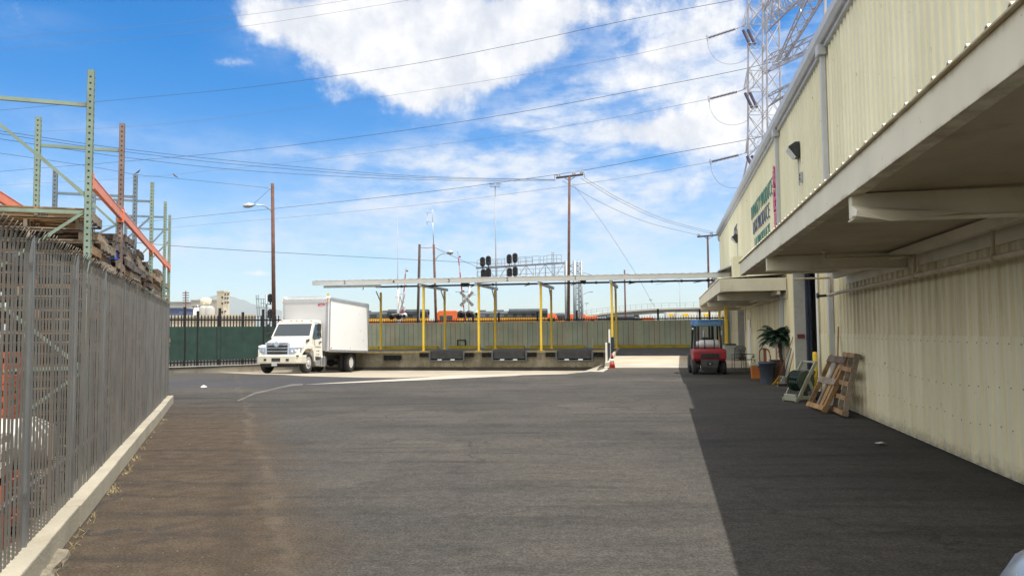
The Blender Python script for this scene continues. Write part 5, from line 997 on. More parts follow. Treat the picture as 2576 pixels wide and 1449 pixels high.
for si, y in enumerate(ys):
    nlev = 24 if si < 1 else random.choice([24, 25, 24, 23])
    grp = 'pallets in the %s behind the picket fence' % sn[si]
    for k_ in range(nlev):
        top = nlev - 1 - k_; z = k_ * .135; jx, jy, jr = random.gauss(0, .045), random.gauss(0, .03), random.gauss(0, .03)
        loc = L(-.95 + jx, y + jy, z)
        col = ['grey', 'dark', 'tan', 'weathered', 'sooty'][(pick := random.choice([0, 1, 1, 3, 3, 4, 4, 2] if si > 0 else [0, 2, 2, 3, 0, 1]))]
        if si == 2 and top == 2: src = bluep; lbl = 'bright blue pallet low in the %s' % sn[si] if False else 'bright blue pallet near the top of the third stack'
        else:
            src = flats[pick]; lbl = '%s wooden pallet, %s from the top of the %s' % (col, ords[top], sn[si]) if top else '%s wooden pallet on top of the %s' % (col, sn[si])
        if si == 0 and top < 12:
            t = thing('wooden_pallet', lbl, 'pallet', loc, FANG + jr, grp); pallet_parts(t, m_pals[pick], m_pals[(pick + 2) % 4], 1.12, 1.04); continue
        if src.name in used: o = src.copy(); COL.objects.link(o)
        else: o = src; used.add(src.name)
        o.location = loc; o.rotation_euler = (0, 0, FANG + jr + math.pi * random.choice([0, 1])); meta(o, lbl, 'pallet', grp)
for o in flats + [bluep]:
    if o.name not in used: bpy.data.objects.remove(o)
# things in the first bay, seen between the pickets
m_cr = mat('orange crate plastic', (.5, .1, .03), .5, 0, .1, 4); m_cb = mat('blue crate plastic', (.03, .15, .5), .5, 0, .1, 4); m_cw2 = mat('dirty white plastic', (.55, .54, .5), .5, 0, .1, 4, (.3, .28, .24), .4)
def crate(lbl, x, y, z, m_, grp, s=(.6, .5, .3), rz=0):
    t = FT('plastic_crate', lbl, 'crate', grp, x, y, z); t.rotation_euler.z = FANG + rz; a, b, h = s[0] / 2, s[1] / 2, s[2]; o = MB().box(-a, a, -b, b, .0, .02)
    for zz in (.02, h * .45, h - .05): o.box(-a, a, -b, -b + .02, zz, zz + .05).box(-a, a, b - .02, b, zz, zz + .05).box(-a, -a + .02, -b + .02, b - .02, zz, zz + .05).box(a - .02, a, -b + .02, b - .02, zz, zz + .05)
    for xx in (-a, -a / 3, a / 3, a - .03): o.box(xx, xx + .03, -b - .004, -b + .016, 0, h).box(xx, xx + .03, b - .016, b + .004, 0, h)
    o.build('crate_shell', m_, t)
cn = ['bottom', 'second lowest', 'third lowest', 'fourth lowest', 'top']
for k_ in range(5): crate('orange plastic crate behind the near pickets, %s of its stack' % cn[k_], -1.1, 8.6, .0 + .31 * k_, m_cr, 'orange crates behind the fence')
crate('large red orange bin on the ground behind the near pickets', -.75, 6.5, 0, m_cr, 'bins behind the fence', (.9, .7, .62)); crate('blue crate on the ground behind the nearest pickets', -.7, 5.2, 0, m_cb, 'bins behind the fence', (.6, .5, .22)); crate('dirty white crate on top of the red orange bin', -.75, 6.5, .63, m_cw2, 'bins behind the fence', (.7, .6, .3))
for k_ in range(4):
    o = flats[0].copy() if flats[0].name in used else None
    if o: COL.objects.link(o); o.location = L(-.8, 7.7, k_ * .135); o.rotation_euler = (0, 0, FANG + .03 * k_); meta(o, 'grey wooden pallet in the low pile behind the near pickets, %s' % ['at the bottom', 'second up', 'third up', 'on top'][k_], 'pallet', 'pallets in the low pile behind the near pickets')
t = FT('tarpaulin_bundle', 'white tarpaulin bundle lying on the low pallet pile behind the pickets', 'tarpaulin', None, -.8, 7.7, .545); rows = []
for i in range(7): rows.append([( -.5 + .17 * i, .4 * math.cos(a) * (1 + .1 * math.sin(5 * a + i)) * (.75 if i in (0, 6) else 1), .2 + .22 * math.sin(a) * (.7 if i in (0, 6) else 1) + .02 * math.sin(3 * i)) for a in [j * .628 for j in range(10)]])
MB().loft(rows, True).build('bundle', m_cw2, t)
# dry grass tufts along the kerb foot
mb = MB(); rn = random.Random(11)
for c_ in range(46):
    y0_ = rn.choice([rn.uniform(5, 20), rn.uniform(5, 12)]); 
    for k_ in range(9):
        y = y0_ + rn.gauss(0, .08); x = .02 + abs(rn.gauss(0, .05)); a = rn.uniform(0, 6.28); h = rn.uniform(.02, .07); p0 = L(x, y, 0); q0 = L(x + math.cos(a) * h, y + math.sin(a) * h, h * rn.uniform(.3, 1)); s_ = Vector((math.sin(a), -math.cos(a), 0)) * .0025
        mb.add([p0 - s_, p0 + s_, q0], [(0, 1, 2)])
o = mb.build('dry_grass', mat('dry grass', (.35, .28, .14), .9, 0, .3, 9)); meta(o, kind='stuff')
# ---------------------------------------------------------------- beyond the fence
GZ = lambda p: Vector((p.x, p.y, 0))
def base(px, Y, py=830): 
    p = P(px, py, Y); p.z = 0; return p
def pole(name, label, cat, top, botpx, Y, r0, r1, m_, grp=None):
    a = P(*top, Y); b = P(botpx[0], botpx[1], Y); d = (a - b); bb = b + d * ((0 - b.z) / d.z); t = thing(name, label, cat, bb, 0, grp)
    MB().tube((0, 0, 0), a - bb, r0, 12, r1).build('pole', m_, t); return t, bb, a
lp = lambda p, bb: Vector(p) - bb
def luminaire(t, bb, p0, p1, p2, head, m_, r=.05):   # curved arm then a cobra head
    MB().path(crom([lp(p, bb) for p in (p0, p1, p2)], 6), r, 6).build('arm', m_, t); a = lp(p2, bb); b = lp(head, bb); d = b - a; c = a.lerp(b, .5)
    MB().path([a, a + d * .15, c, b - d * .1, b], [.06, .13, .2, .15, .05], 8).build('lamp_head', m_steel, t)
# pole with street lamp behind the gate
t, bb, a = pole('street_lamp', 'reddish wooden pole with a curved lamp arm rising behind the truck', 'street lamp', (685.5, 462), (689, 800), 60, .17, .13, m_wood, 'street lamps')
luminaire(t, bb, P(685, 532, 60), P(665, 518, 59.6), P(641, 515.5, 59.2), P(611, 518.5, 58.8), m_steel)
MB().path([lp(P(681, 474, 60), bb), lp(P(640, 512, 59.3), bb)], .012, 4).build('stay_wire', m_wire, t); MB().tube(lp(P(684, 474, 60), bb), lp(P(676, 474, 59.8), bb), .04, 6).build('bracket', m_steel, t)
# main utility pole
m_xarm = mat('crossarm wood', (.07, .04, .04), .8, 0, .25, 4); m_ins = mat('porcelain', (.5, .5, .52), .3)
t, bb, a = pole('utility_pole', 'tall reddish wooden utility pole with a crossarm and insulators, centre right', 'utility pole', (1432.5, 444), (1430, 800), 70, .145, .11, m_wood, 'utility poles')
A0 = P(1399, 448, 70.3); A1 = P(1467, 439.5, 69.7); MB().beam(lp(A0, bb), lp(A1, bb), .13, .16).build('crossarm', m_xarm, t)
for px in (1419, 1446): MB().beam(lp(P(px, 446, 70), bb), lp(P(1432, 455, 70), bb), .05).build('brace', m_xarm, t)
for px, py in ((1402, 443), (1408, 442.5), (1441, 439), (1446, 438), (1461, 436), (1465, 435.5)):
    q = lp(P(px, py, 70), bb); MB().lathe([(.03, -.1), (.03, .0), (.1, .02), (.06, .07), (.1, .1), (.05, .14), (.09, .17), (.03, .22)], 10, Matrix.Translation(q)).build('insulator', m_ins, t)
MB().path(crom([lp(P(*q), bb) for q in ((1461, 436, 70), (1468, 434, 70), (1470.5, 446, 70))], 4), .02, 4).build('jumper', m_wire, t); MB().path(crom([lp(P(*q), bb) for q in ((1402, 443, 70), (1396, 441, 70), (1395, 450, 70))], 4), .02, 4).build('jumper', m_wire, t)
t, bb, a = pole('utility_pole', 'wooden utility pole with a crossarm beside the far corner of the warehouse', 'utility pole', (1780, 592), (1785, 805), 85, .13, .11, m_wood, 'utility poles')
MB().beam(lp(P(1754, 596, 85), bb), lp(P(1811, 591, 85), bb), .13, .16).build('crossarm', m_xarm, t)
for px in (1770, 1793): MB().beam(lp(P(px, 595, 85), bb), lp(P(1781, 602, 85), bb), .05).build('brace', m_xarm, t)
for px, py in ((1756, 592), (1760, 592), (1788, 588), (1792, 588), (1806, 587)):
    q = lp(P(px, py, 85), bb); MB().lathe([(.03, -.1), (.1, .02), (.06, .07), (.1, .1), (.05, .2)], 8, Matrix.Translation(q)).build('insulator', m_ins, t)
pole('utility_pole', 'short plain wooden pole standing in front of the overpass', 'utility pole', (1571, 679), (1573.5, 800), 110, .13, .11, m_wood, 'utility poles')
t, bb, a = pole('utility_pole', 'bare dark wooden pole with metal strip, left of the antenna pole', 'utility pole', (1055.5, 615), (1051, 812), 62, .11, .1, m_woodd, 'utility poles')
MB().beam(lp(P(1058.5, 640, 61.8), bb), lp(P(1054.5, 812, 61.8), bb), .05).build('conduit', m_steel, t)
t, bb, a = pole('street_lamp', 'brown wooden pole carrying an antenna mast and a street lamp arm to the right', 'street lamp', (1091, 615), (1097, 812), 62, .12, .09, m_wood, 'street lamps')
luminaire(t, bb, P(1095.5, 654, 62), P(1105, 642, 62), P(1123, 636, 62), P(1140, 634.5, 62), m_steel, .04)
MB().tube(lp(P(1091, 616, 62), bb), lp(P(1088.5, 560, 62), bb), .035, 6).tube(lp(P(1088.5, 560, 62), bb), lp(P(1088.7, 527, 62), bb), .02, 5).build('antenna_mast', m_steel, t)
for py in (535, 557.5): MB().tube(lp(P(1088.6, py, 62), bb), lp(P(1075.5, py + 1, 62), bb), .018, 5).path([lp(P(1075, py - 7, 62), bb), lp(P(1073.8, py, 62), bb), lp(P(1075, py + 8, 62), bb)], .02, 5).build('dipole', m_steel, t)
t, bb, a = pole('antenna_mast', 'thin grey whip antenna mast left of the bare dark pole', 'antenna', (999.7, 547), (1001, 800), 70, .05, .02, m_grey)
# light mast
t, bb, a = pole('light_mast', 'very tall slim grey light mast with floodlights behind the signal bridge', 'light mast', (1245.5, 462), (1249, 800), 140, .16, .07, m_grey)
for py, ws in ((462, (-12, -6, 6, 12)), (468, (-10, 0, 10))):
    MB().beam(lp(P(1233, py + 2, 140), bb), lp(P(1257, py + 2, 140), bb), .08).build('lamp_bracket', m_grey, t)
    for w_ in ws: MB().cbox(lp(P(1245 + w_, py + .5, 139.8), bb), .42, .4, .2).build('floodlight', m_steel, t)
# crossing signals
m_sig = mat('signal black', (.012, .012, .015), .5); m_gate = mat('gate white', (.45, .46, .48), .5, 0, .05)
def crossbuck(t, bb, c, half, lines, Y):
    ob = MB(); 
    for sgn in (1, -1):
        dx, dz = half * .7, half * .78; w_ = .115; d_ = Vector((dx, 0, -dz * sgn)).normalized(); n_ = Vector((-d_.z, 0, d_.x)); e = -.02 if sgn > 0 else .0
        c_ = Vector((c.x, c.y + e, c.z)); v = [c_ - d_ * half * 1.03 - n_ * w_, c_ + d_ * half * 1.03 - n_ * w_, c_ + d_ * half * 1.03 + n_ * w_, c_ - d_ * half * 1.03 + n_ * w_]; v2 = [q + Vector((0, .012, 0)) for q in v]
        o = MB().add(v + v2, [(0, 1, 2, 3), (7, 6, 5, 4), (0, 4, 5, 1), (1, 5, 6, 2), (2, 6, 7, 3), (3, 7, 4, 0)]).build('crossbuck_blade', m_gate, t)
        nv = Vector((0, -1, 0)); yv = nv.cross(d_)
        if lines:
            if sgn > 0: text('blade_text', 'RAIL  ROAD', .24, m_num, o, TM(d_, yv, c_ + Vector((0, -.004, 0))), .001, bold=.004)
            else: 
                text('blade_text', 'CRO      SING', .22, m_num, o, TM(d_, yv, c_ + Vector((0, -.004, 0))), .001, bold=.004)
def flashers(t, bb, pts, r, y=0):
    for (px, py, back) in pts:
        q = lp(P(px, py, 53.6), bb); o = MB().lathe([(.001, .02), (r, .02), (r, .035), (.001, .035)], 24, Matrix.Translation(q), 'y').build('flasher_disc', m_steel if back else m_sig, t)
        MB().lathe([(.001, -.01), (.1, -.01), (.1, .02)], 14, Matrix.Translation(q), 'y').build('lens', mat('dark red lens', (.1, .015, .015), .25), o); h = MB(); vs = []
        for j in range(9):
            a = math.pi * (j / 8) ; vs += [(q.x + .115 * math.cos(a), q.y + .01, q.z + .115 * math.sin(a)), (q.x + .115 * math.cos(a), q.y - .22, q.z + .115 * math.sin(a) - .02)]
        h.add(vs, [(2 * j, 2 * j + 1, 2 * j + 3, 2 * j + 2) for j in range(8)]); hh = h.build('hood', m_sig, o); so_ = hh.modifiers.new('s', 'SOLIDIFY'); so_.thickness = .01
def gatearm(label, top, bot, Y, lamps):
    a, b = P(*top, Y), P(*bot, Y); d = a - b; bb = b - d * (b.z / d.z); t = thing('crossing_gate_arm', label, 'crossing gate', bb, 0, 'railroad crossing gate arms'); n_ = 15; w_ = MB(); r_ = MB(); L_ = (a - bb)
    for j in range(n_): (r_ if j % 2 else w_).beam(L_ * (j / n_), L_ * ((j + 1) / n_ - .0005), .12 - .05 * j / n_, .05, (0, 1, 0))
    w_.build('white_bands', m_gate, t); r_.build('red_bands', mat('gate red', (.45, .03, .04), .5), t)
    for f in lamps: q = L_ * f + Vector((.1, 0, 0)); MB().tube(q + Vector((-.05, 0, 0)), q + Vector((.07, 0, 0)), .06, 8).build('arm_lamp', mat('arm lamp', (.2, .02, .03)), t)
    MB().box(-.2, .2, -.15, .15, 0, 1.0).build('counterweight', m_steel, t)
gatearm('raised red and white gate arm at the left, crossing the thin antenna mast', (1021, 675), (1010, 806), 56, (.55, .8, .97))
gatearm('raised red and white gate arm at the right, beside the railroad crossing sign', (1151.5, 633), (1167, 780), 54, (.3, .62, .95))
t, bb, a = pole('crossing_signal', 'white crossing signal mast with crossed RAILROAD CROSSING boards and three round lights', 'crossing signal', (1180, 715), (1181, 800), 54, .08, .08, m_gate, 'railroad crossing signals')
crossbuck(t, bb, lp(P(1174, 752, 53.7), bb), .64, True, 54); flashers(t, bb, ((1160.5, 790, 0), (1180.6, 790, 0), (1199, 790, 1)), .26); MB().tube(lp(P(1160, 790, 53.8), bb), lp(P(1199, 790, 53.8), bb), .03, 6).build('light_bar', m_steel, t)
MB().cbox(lp(P(1171.5, 715.5, 54), bb), .55, .25, .2).build('bell_box', m_sig, t)
for py, x0, x1 in ((734.5, 1145, 1181), (742, 1181, 1198)): MB().tube(lp(P(x0, py, 54), bb), lp(P(x1, py - 1, 54), bb), .02, 5).build('arm_strut', m_grey, t)
t, bb, a = pole('crossing_signal', 'white crossing signal mast at the left with crossed boards seen edge on', 'crossing signal', (1001.5, 728), (1003, 800), 55.5, .12, .12, m_gate, 'railroad crossing signals')
# boards of the left signal are turned away from the camera
for sgn in (1, -1):
    c_ = lp(P(1012, 763, 55), bb); MB().beam(c_ + Vector((-.25, .5, .62 * sgn)), c_ + Vector((.25, -.5, -.62 * sgn)), .02, .2, (0, 0, 1)).build('crossbuck_blade', m_gate, t)
flashers(t, bb, ((985, 796, 0), (1003, 796, 0), (1017, 795, 1)), .22); MB().tube(lp(P(985, 790, 55), bb), lp(P(1019, 790, 55), bb), .03, 6).build('light_bar', m_steel, t)
for py, x0, x1 in ((740, 1003, 1020), (748, 994, 1004)): MB().tube(lp(P(x0, py, 55), bb), lp(P(x1, py, 55), bb), .02, 5).build('arm_strut', m_grey, t)
# cantilever signal bridge
Yg = 90; bb = base(1444, Yg); sb = thing('signal_bridge', 'grey cantilever railway signal bridge with a lattice truss, railings and column tower', 'signal bridge', bb)
m_gal = mat('galvanised signal steel', (.26, .3, .33), .5, .4, .1, 2); m_chd = mat('stained chord', (.24, .22, .27), .5, .3, .15, 2)
g_ = lambda px, py, dy=0: lp(P(px, py, Yg + dy), bb)
for dy in (0, 1.6): MB().beam(g_(1197, 674.5, dy), g_(1424, 661.5, dy), .16, .2).build('top_chord', m_chd, sb); MB().beam(g_(1200, 712, dy), g_(1426, 694, dy), .14, .16).build('bottom_chord', m_chd, sb)
tr_ = MB(); n_ = 9
for j in range(n_):
    x0, x1 = 1202 + (1420 - 1202) * j / n_, 1202 + (1420 - 1202) * (j + 1) / n_; zt_ = lambda x: 674.5 - (x - 1197) * .0573; zb2 = lambda x: 712 - (x - 1200) * .0796
    for dy in (0, 1.6): tr_.beam(g_(x0, zt_(x0), dy), g_(x0, zb2(x0), dy), .06).beam(g_(x0, zt_(x0) if j % 2 else zb2(x0), dy), g_(x1, zb2(x1) if j % 2 else zt_(x1), dy), .06)
tr_.build('truss_lattice', m_gal, sb)
rl = MB()
def railing(x0, x1, zt0, zt1, hh, dy, n_):
    for f in (0, .5, 1): rl.beam(g_(x0, zt0 + hh * f, dy), g_(x1, zt1 + hh * f, dy), .045)
    for j in range(n_ + 1): x = x0 + (x1 - x0) * j / n_; z = zt0 + (zt1 - zt0) * j / n_; rl.beam(g_(x, z, dy), g_(x, z + hh, dy), .045)
railing(1200, 1356, 655, 644, 20, -.3, 9); railing(1230, 1340, 657, 648.5, 19, 2.0, 7); railing(1359, 1376, 645.5, 644, 18, -.3, 2); railing(1376, 1412, 642.5, 641.5, 19, -.3, 3); railing(1200, 1420, 684, 672, 24, -.5, 14)
rl.build('railing', m_gal, sb)
MB().beam(g_(1388, 634), g_(1389, 696), .05).beam(g_(1393, 634), g_(1394, 696), .05).build('ladder_side', m_gal, sb)
lr = MB()
for j in range(16): lr.beam(g_(1388.2, 636 + j * 3.8), g_(1393.5, 636 + j * 3.8), .04)
lr.build('ladder_rung', m_gal, sb)
for px, dy in ((1424, 0), (1445, 0), (1455.5, 1.2), (1462, 0)): p0 = g_(px, 656, dy); p1 = g_(px + (1 if px < 1450 else 2), 806, dy); p1.z = 0; MB().tube(p1, p0, .2 if px < 1450 else .13, 10).build('column', m_gal, sb)
xb = MB()
for j in range(10):
    y0, y1 = 662 + j * 14, 676 + j * 14
    xb.beam(g_(1445, y0), g_(1462, y1), .09).beam(g_(1462, y0), g_(1445, y1), .09).beam(g_(1445, y0), g_(1462, y0), .09)
    if j < 3: xb.beam(g_(1424, y0), g_(1445, y1), .08).beam(g_(1445, y0), g_(1424, y1), .08)
xb.build('tower_bracing', m_gal, sb)
def signal_head(lbl, px, py, back, k=1.0, Y=Yg - .8, m2=None):
    p = P(px, py, Y); t = thing('railway_signal', lbl, 'railway signal', p, 0, 'oval railway signal heads'); r_ = .5 * k; hgt = .95 * k
    pts = []
    for j in range(24): a = 2 * math.pi * j / 24; pts.append((r_ * .8 * math.cos(a), (hgt - r_) * (1 if math.sin(a) > 0 else -1) * .75 + r_ * .8 * math.sin(a)))
    MB().prism(pts, -.02, .02, 'y').build('backplate', m_sig, t)
    for z in (-.42, 0, .42):
        o = MB().tube((0, -.03, z * k), (0, -.06, z * k), .1 * k, 12).build('lens', m_black, t); h = MB(); vs = []
        for j in range(7): a = math.pi * j / 6; vs += [(.14 * k * math.cos(a), -.02, z * k + .14 * k * math.sin(a)), (.14 * k * math.cos(a), -.35, z * k + .14 * k * math.sin(a) - .05)]
        hh = h.add(vs, [(2 * j, 2 * j + 1, 2 * j + 3, 2 * j + 2) for j in range(6)]).build('hood', m_sig, t); so_ = hh.modifiers.new('s', 'SOLIDIFY'); so_.thickness = .015
    MB().cbox((0, .18, 0), .35 * k, .3, 1.3 * k).build('housing', m_steel if back else m_dark, t); MB().tube((0, .1, -.6 * k), (0, .1, -1.1 * k), .05, 6).build('mount', m_sig, t)
hs_ = [(1214, 659, 'upper left signal head of the left cluster on the bridge'), (1228.5, 656, 'upper right signal head of the left cluster on the bridge'), (1281, 652, 'upper left signal head of the right cluster on the bridge'), (1295.5, 649, 'upper right signal head of the right cluster on the bridge'), (1216, 689, 'lower left signal head of the left cluster on the bridge'), (1229, 687, 'lower right signal head of the left cluster on the bridge'), (1282, 686, 'lower left signal head of the right cluster on the bridge'), (1296, 683, 'lower right signal head of the right cluster on the bridge')]
for i, (px, py, lb) in enumerate(hs_): signal_head(lb, px, py, i % 2, .78)
# signal mast next to the lamp pole
bb = base(670, 52); t = thing('signal_mast', 'small grey railway signal mast with ladder and platform left of the lamp pole', 'signal mast', bb); g2 = lambda px, py, dy=0: lp(P(px, py, 52 + dy), bb)
p1 = g2(671, 802); p1.z = 0; MB().tube(p1, g2(669.5, 741), .08, 8).build('mast', m_gal, t); o = MB()
for a, b in (((643, 752), (668, 752)), ((656, 763), (669, 763)), ((643, 774), (670, 774)), ((657, 752), (657, 774)), ((663, 752), (663, 774))): o.beam(g2(*a), g2(*b), .035)
o.build('platform', m_gal, t); o = MB().beam(g2(644, 742), g2(648, 800), .03).beam(g2(650, 742), g2(654, 800), .03)
for j in range(11): o.beam(g2(644 + j * .4, 745 + j * 5), g2(650 + j * .4, 745 + j * 5), .03)
o.build('ladder', m_gal, t); MB().tube(g2(670, 763), g2(679, 766), .03, 6).build('bracket', m_gal, t)
signal_head('black oval signal head beside the lamp pole, the upper one', 679.5, 750, 0, .4, 51.8); signal_head('black oval signal head beside the lamp pole, the lower one', 680, 790, 0, .45, 51.8)
# lattice transmission tower
m_lat = mat('lattice tower steel', (.4, .39, .43), .5, .2, .08, .5); YT = 80
bb = base(1905, YT); tw = thing('transmission_tower', 'large pale steel lattice transmission tower rising behind the warehouse roof', 'transmission tower', bb); T_ = lambda px, py, Y=YT: lp(P(px, py, Y), bb)
def leg4(py):
    f = cl((py - 395) / 100); s_ = cl((395 - py) / 800)
    return [T_(1881.5 + 2 * s_ - 21 * f - (py > 495) * (py - 495) * .12, py, 80), T_(1931.5 - 8 * s_ + 6 * f, py, 77.6), T_(1966 - 14 * s_ + 26 * f, py, 81.5), T_(1918 + 2 * s_, py, 84)]
lv = [-420, -330, -250, -180, -110, -50, 12, 62, 122, 178, 232, 290, 344, 395, 450, 500, 600, 720]
G_ = [leg4(y) for y in lv]; G_.append([Vector((q.x, q.y, 0)) for q in leg4(760)])
for c_ in range(4): MB().path([q[c_] for q in G_], .1, 5).build('leg', m_lat, tw)
lb = MB()
for i in range(len(G_) - 1):
    for c_ in range(4):
        a0, a1, b0, b1 = G_[i][c_], G_[i + 1][c_], G_[i][(c_ + 1) % 4], G_[i + 1][(c_ + 1) % 4]; lb.beam(a0, b1, .055).beam(b0, a1, .055).beam(a0, b0, .06)
lb.build('lattice_bracing', m_lat, tw)
def arm(root_t, root_b, tipp, n_=5, wd=.08):
    # root_t / root_b: pairs of points (front, back)
    o = MB(); rt, rb = root_t, root_b
    for k_ in range(2): o.beam(rt[k_], tipp, wd).beam(rb[k_], tipp, wd)
    for j in range(n_):
        f0, f1 = j / n_, (j + 1) / n_
        for k_ in range(2): o.beam(rt[k_].lerp(tipp, f0), rb[k_].lerp(tipp, f1), wd * .6).beam(rb[k_].lerp(tipp, f0), rt[k_].lerp(tipp, f0), wd * .6)
        o.beam(rb[0].lerp(tipp, f0), rb[1].lerp(tipp, f1), wd * .6).beam(rt[0].lerp(tipp, f0), rt[1].lerp(tipp, f1), wd * .6)
    return o
tips = [(1866, 68), (1871, 226), (1876, 385)]
for i, (tx, ty) in enumerate(tips):
    a = leg4(ty - 62); b = leg4(ty - 8); arm([a[0], a[3]], [b[0], b[3]], T_(tx, ty, 80), 2).build('short_crossarm', m_lat, tw)
# long crossarm trusses reaching towards the second mast
def truss(P0, P1, Q0, Q1, w0, w1, n_, wd=.095):
    o = MB(); dyv = Vector((0, 1, 0))
    A = [P0 - dyv * w0, P0 + dyv * w0, Q0 + dyv * w0, Q0 - dyv * w0]; Bb = [P1 - dyv * w1, P1 + dyv * w1, Q1 + dyv * w1, Q1 - dyv * w1]
    for a_, b_ in zip(A, Bb): o.beam(a_, b_, wd)
    for j in range(n_):
        f0, f1 = j / n_, (j + 1) / n_
        for c_ in range(4):
            d_ = (c_ + 1) % 4; p, q = A[c_].lerp(Bb[c_], f0), A[d_].lerp(Bb[d_], f1); r_ = A[d_].lerp(Bb[d_], f0); o.beam(p, q, wd * .6).beam(p, r_, wd * .6)
    return o
YM = 66
truss(T_(1931, 146, 78), T_(2082, 78, YM), T_(1934, 176, 78), T_(2070, 112, YM), 1.2, .9, 5).build('long_crossarm', m_lat, tw)
truss(T_(1935, 240, 78.5), T_(2062, 175, 70), T_(1940, 262, 78.5), T_(2062, 190, 70), 1.0, .2, 4).build('long_crossarm', m_lat, tw)
truss(T_(1928, 8, 78), T_(2070, -70, 66), T_(1931, 45, 78), T_(2075, -20, 66), 1.2, .5, 5).build('long_crossarm', m_lat, tw)
truss(T_(1928, 20, 77), T_(1960, -60, 70), T_(1932, 78, 77), T_(2010, 0, 70), .8, .4, 3).build('long_crossarm', m_lat, tw)
truss(T_(1958, 152, 74), T_(2036, -20, YM), T_(1975, 150, 74), T_(2078, -20, YM), .5, .9, 6, .1).build('mast_leg', m_lat, tw); MB().beam(T_(2076, -20, YM), T_(2075, 85, YM), .2).beam(T_(2076, 78, YM), T_(2035, 160, YM + 2), .18).build('mast_leg', m_lat, tw)
m_insd = mat('brown insulators', (.07, .05, .09), .35, .1, .1)
def string(name, lbl, a, b, r=.17, rings=20, par=tw, grp='insulator strings of the transmission tower'):
    t = thing(name, lbl, 'insulator string', a, 0, grp); v = b - a; n_ = rings; o = MB(); d = v.normalized(); rot = d.to_track_quat('Z', 'Y').to_matrix().to_4x4(); prof = []
    Lg = v.length
    for j in range(n_): z = Lg * (.04 + .92 * j / n_); s_ = Lg * .92 / n_; prof += [(.05, z), (r, z + s_ * .35), (r * .9, z + s_ * .5), (.05, z + s_ * .6)]
    o.lathe(prof, 8, rot); o.build('disc_stack', m_insd, t); MB().tube((0, 0, 0), v, .035, 5).build('rod', m_steel, t)
    rg_ = MB(); ring = [rot @ Vector((0.34 * math.cos(k_ * .52), .34 * math.sin(k_ * .52) + .0, Lg)) for k_ in range(13)]; rg_.path(ring, .03, 4); rg_.build('corona_ring', m_steel, t); return t
pos = ['highest', 'middle', 'lowest']
ends = [((1853, 73), (1779, 97)), ((1857, 231), (1783, 250)), ((1861, 390), (1787, 408))]
for i, ((a, b), (tx, ty)) in enumerate(zip(ends, tips)):
    string('insulator_string', f'long purplish insulator string reaching left from the tower, {pos[i]} of three', P(*a, 80), P(*b, 81.5)); MB().tube(T_(*a, 80), T_(tx, ty, 80), .05, 5).build('link_rod', m_lat, tw)
    for dx in (0, 12): string('insulator_string', f'short dark {"left" if dx == 0 else "right"} insulator of the slanting pair under the {pos[i]} short crossarm', P(tx + 3 + dx, ty + 8 - dx * .1, 79.6), P(tx + 3 + dx + 19, ty + 8 + 40 - dx * .1, 76), .16, 14)
    t = thing('jumper_cable', f'thin looping jumper cable hanging from the {pos[i]} long insulator string', 'cable', P(*b, 81.5), 0, 'looping jumper cables'); b0 = P(*b, 81.5)
    MB().path(crom([P(b[0], b[1] + 2, 81.5) - b0, P(b[0] + 5, b[1] + 28, 81) - b0, P(b[0] + 22, b[1] + 53, 80.6) - b0, P(b[0] + 52, b[1] + 65, 80.3) - b0, P(b[0] + 85, b[1] + 60, 80) - b0, P(b[0] + 104, b[1] + 46, 79.6) - b0], 5), .018, 4).build('cable', m_wirel, t)
# wires
def wire(label, pts, r, m_=m_wire, grp='overhead wires', cat='wire', k=6):
    P_ = [P(*q) for q in pts]; o0 = P_[0]; t = thing('overhead_wire', label, cat, o0, 0, grp); MB().path(crom([p - o0 for p in P_], k), r, 5).build('cable', m_, t); return t
wire('dark wire crossing the top of the sky, through the big cloud', [(-260, 303, 150), (0, 278, 140), (320, 249.5, 128), (637, 219, 117), (1000, 168, 105), (1283, 114.5, 97), (1600, 47, 88), (1850, 0, 82), (2010, -36, 78)], .03)
wire('dark wire running from the far left up to the middle of the tower', [(-260, 458, 150), (0, 432, 140), (320, 406, 128), (637, 377, 117), (960, 336.5, 106), (1283, 287, 97), (1600, 228, 88), (1882, 172, 80), (2070, 120, 75)], .03)
wire('dark wire passing just above the crossarm of the utility pole to the tower', [(150, 582, 150), (437, 551, 134), (797, 514, 118), (1060, 485, 108), (1283, 456, 100), (1480, 427, 93), (1700, 385, 86), (1880, 352, 80), (1960, 334, 78)], .03)
wire('thin conductor reaching the highest insulator string', [(-260, 348, 160), (0, 336, 148), (358, 317, 134), (637, 287, 124), (960, 244, 112), (1283, 194, 100), (1560, 145, 90), (1779, 97, 81.5)], .022, m_wirel)
wire('thin conductor reaching the middle insulator string', [(-260, 485, 160), (0, 467, 148), (320, 449, 134), (637, 419, 122), (960, 382, 110), (1283, 340, 99), (1560, 294, 89), (1783, 250, 81.5)], .022, m_wirel)
wire('thin conductor reaching the lowest insulator string', [(150, 604, 160), (433, 573, 144), (797, 541, 126), (1060, 515, 113), (1283, 488, 103), (1560, 449, 92), (1787, 408, 81.5)], .022, m_wirel)
wire('faint upper wire at the top left of the sky', [(-260, 118, 220), (0, 97, 210), (320, 70, 200), (637, 36, 190), (950, -10, 180)], .035, m_wirel); wire('faint second wire at the top left of the sky', [(-260, 146, 220), (0, 125, 210), (320, 99, 200), (637, 64, 190), (1000, 6, 180), (1150, -20, 175)], .035, m_wirel)
for i, (a0, a1, a2, a3, a4) in enumerate(((330, 376, 410, 443, 452.5), (337, 383, 418, 447, 453), (350, 397, 431, 452, 456))): wire('%s of three wires sagging from the left to the crossarm of the tall pole' % ('highest', 'middle', 'lowest')[i], [(-260, a0 - 42, 40), (0, a0, 46), (320, a1, 54), (637, a2, 61), (1040, a3, 66), (1397, a4 if i else a4, 70)], .017)
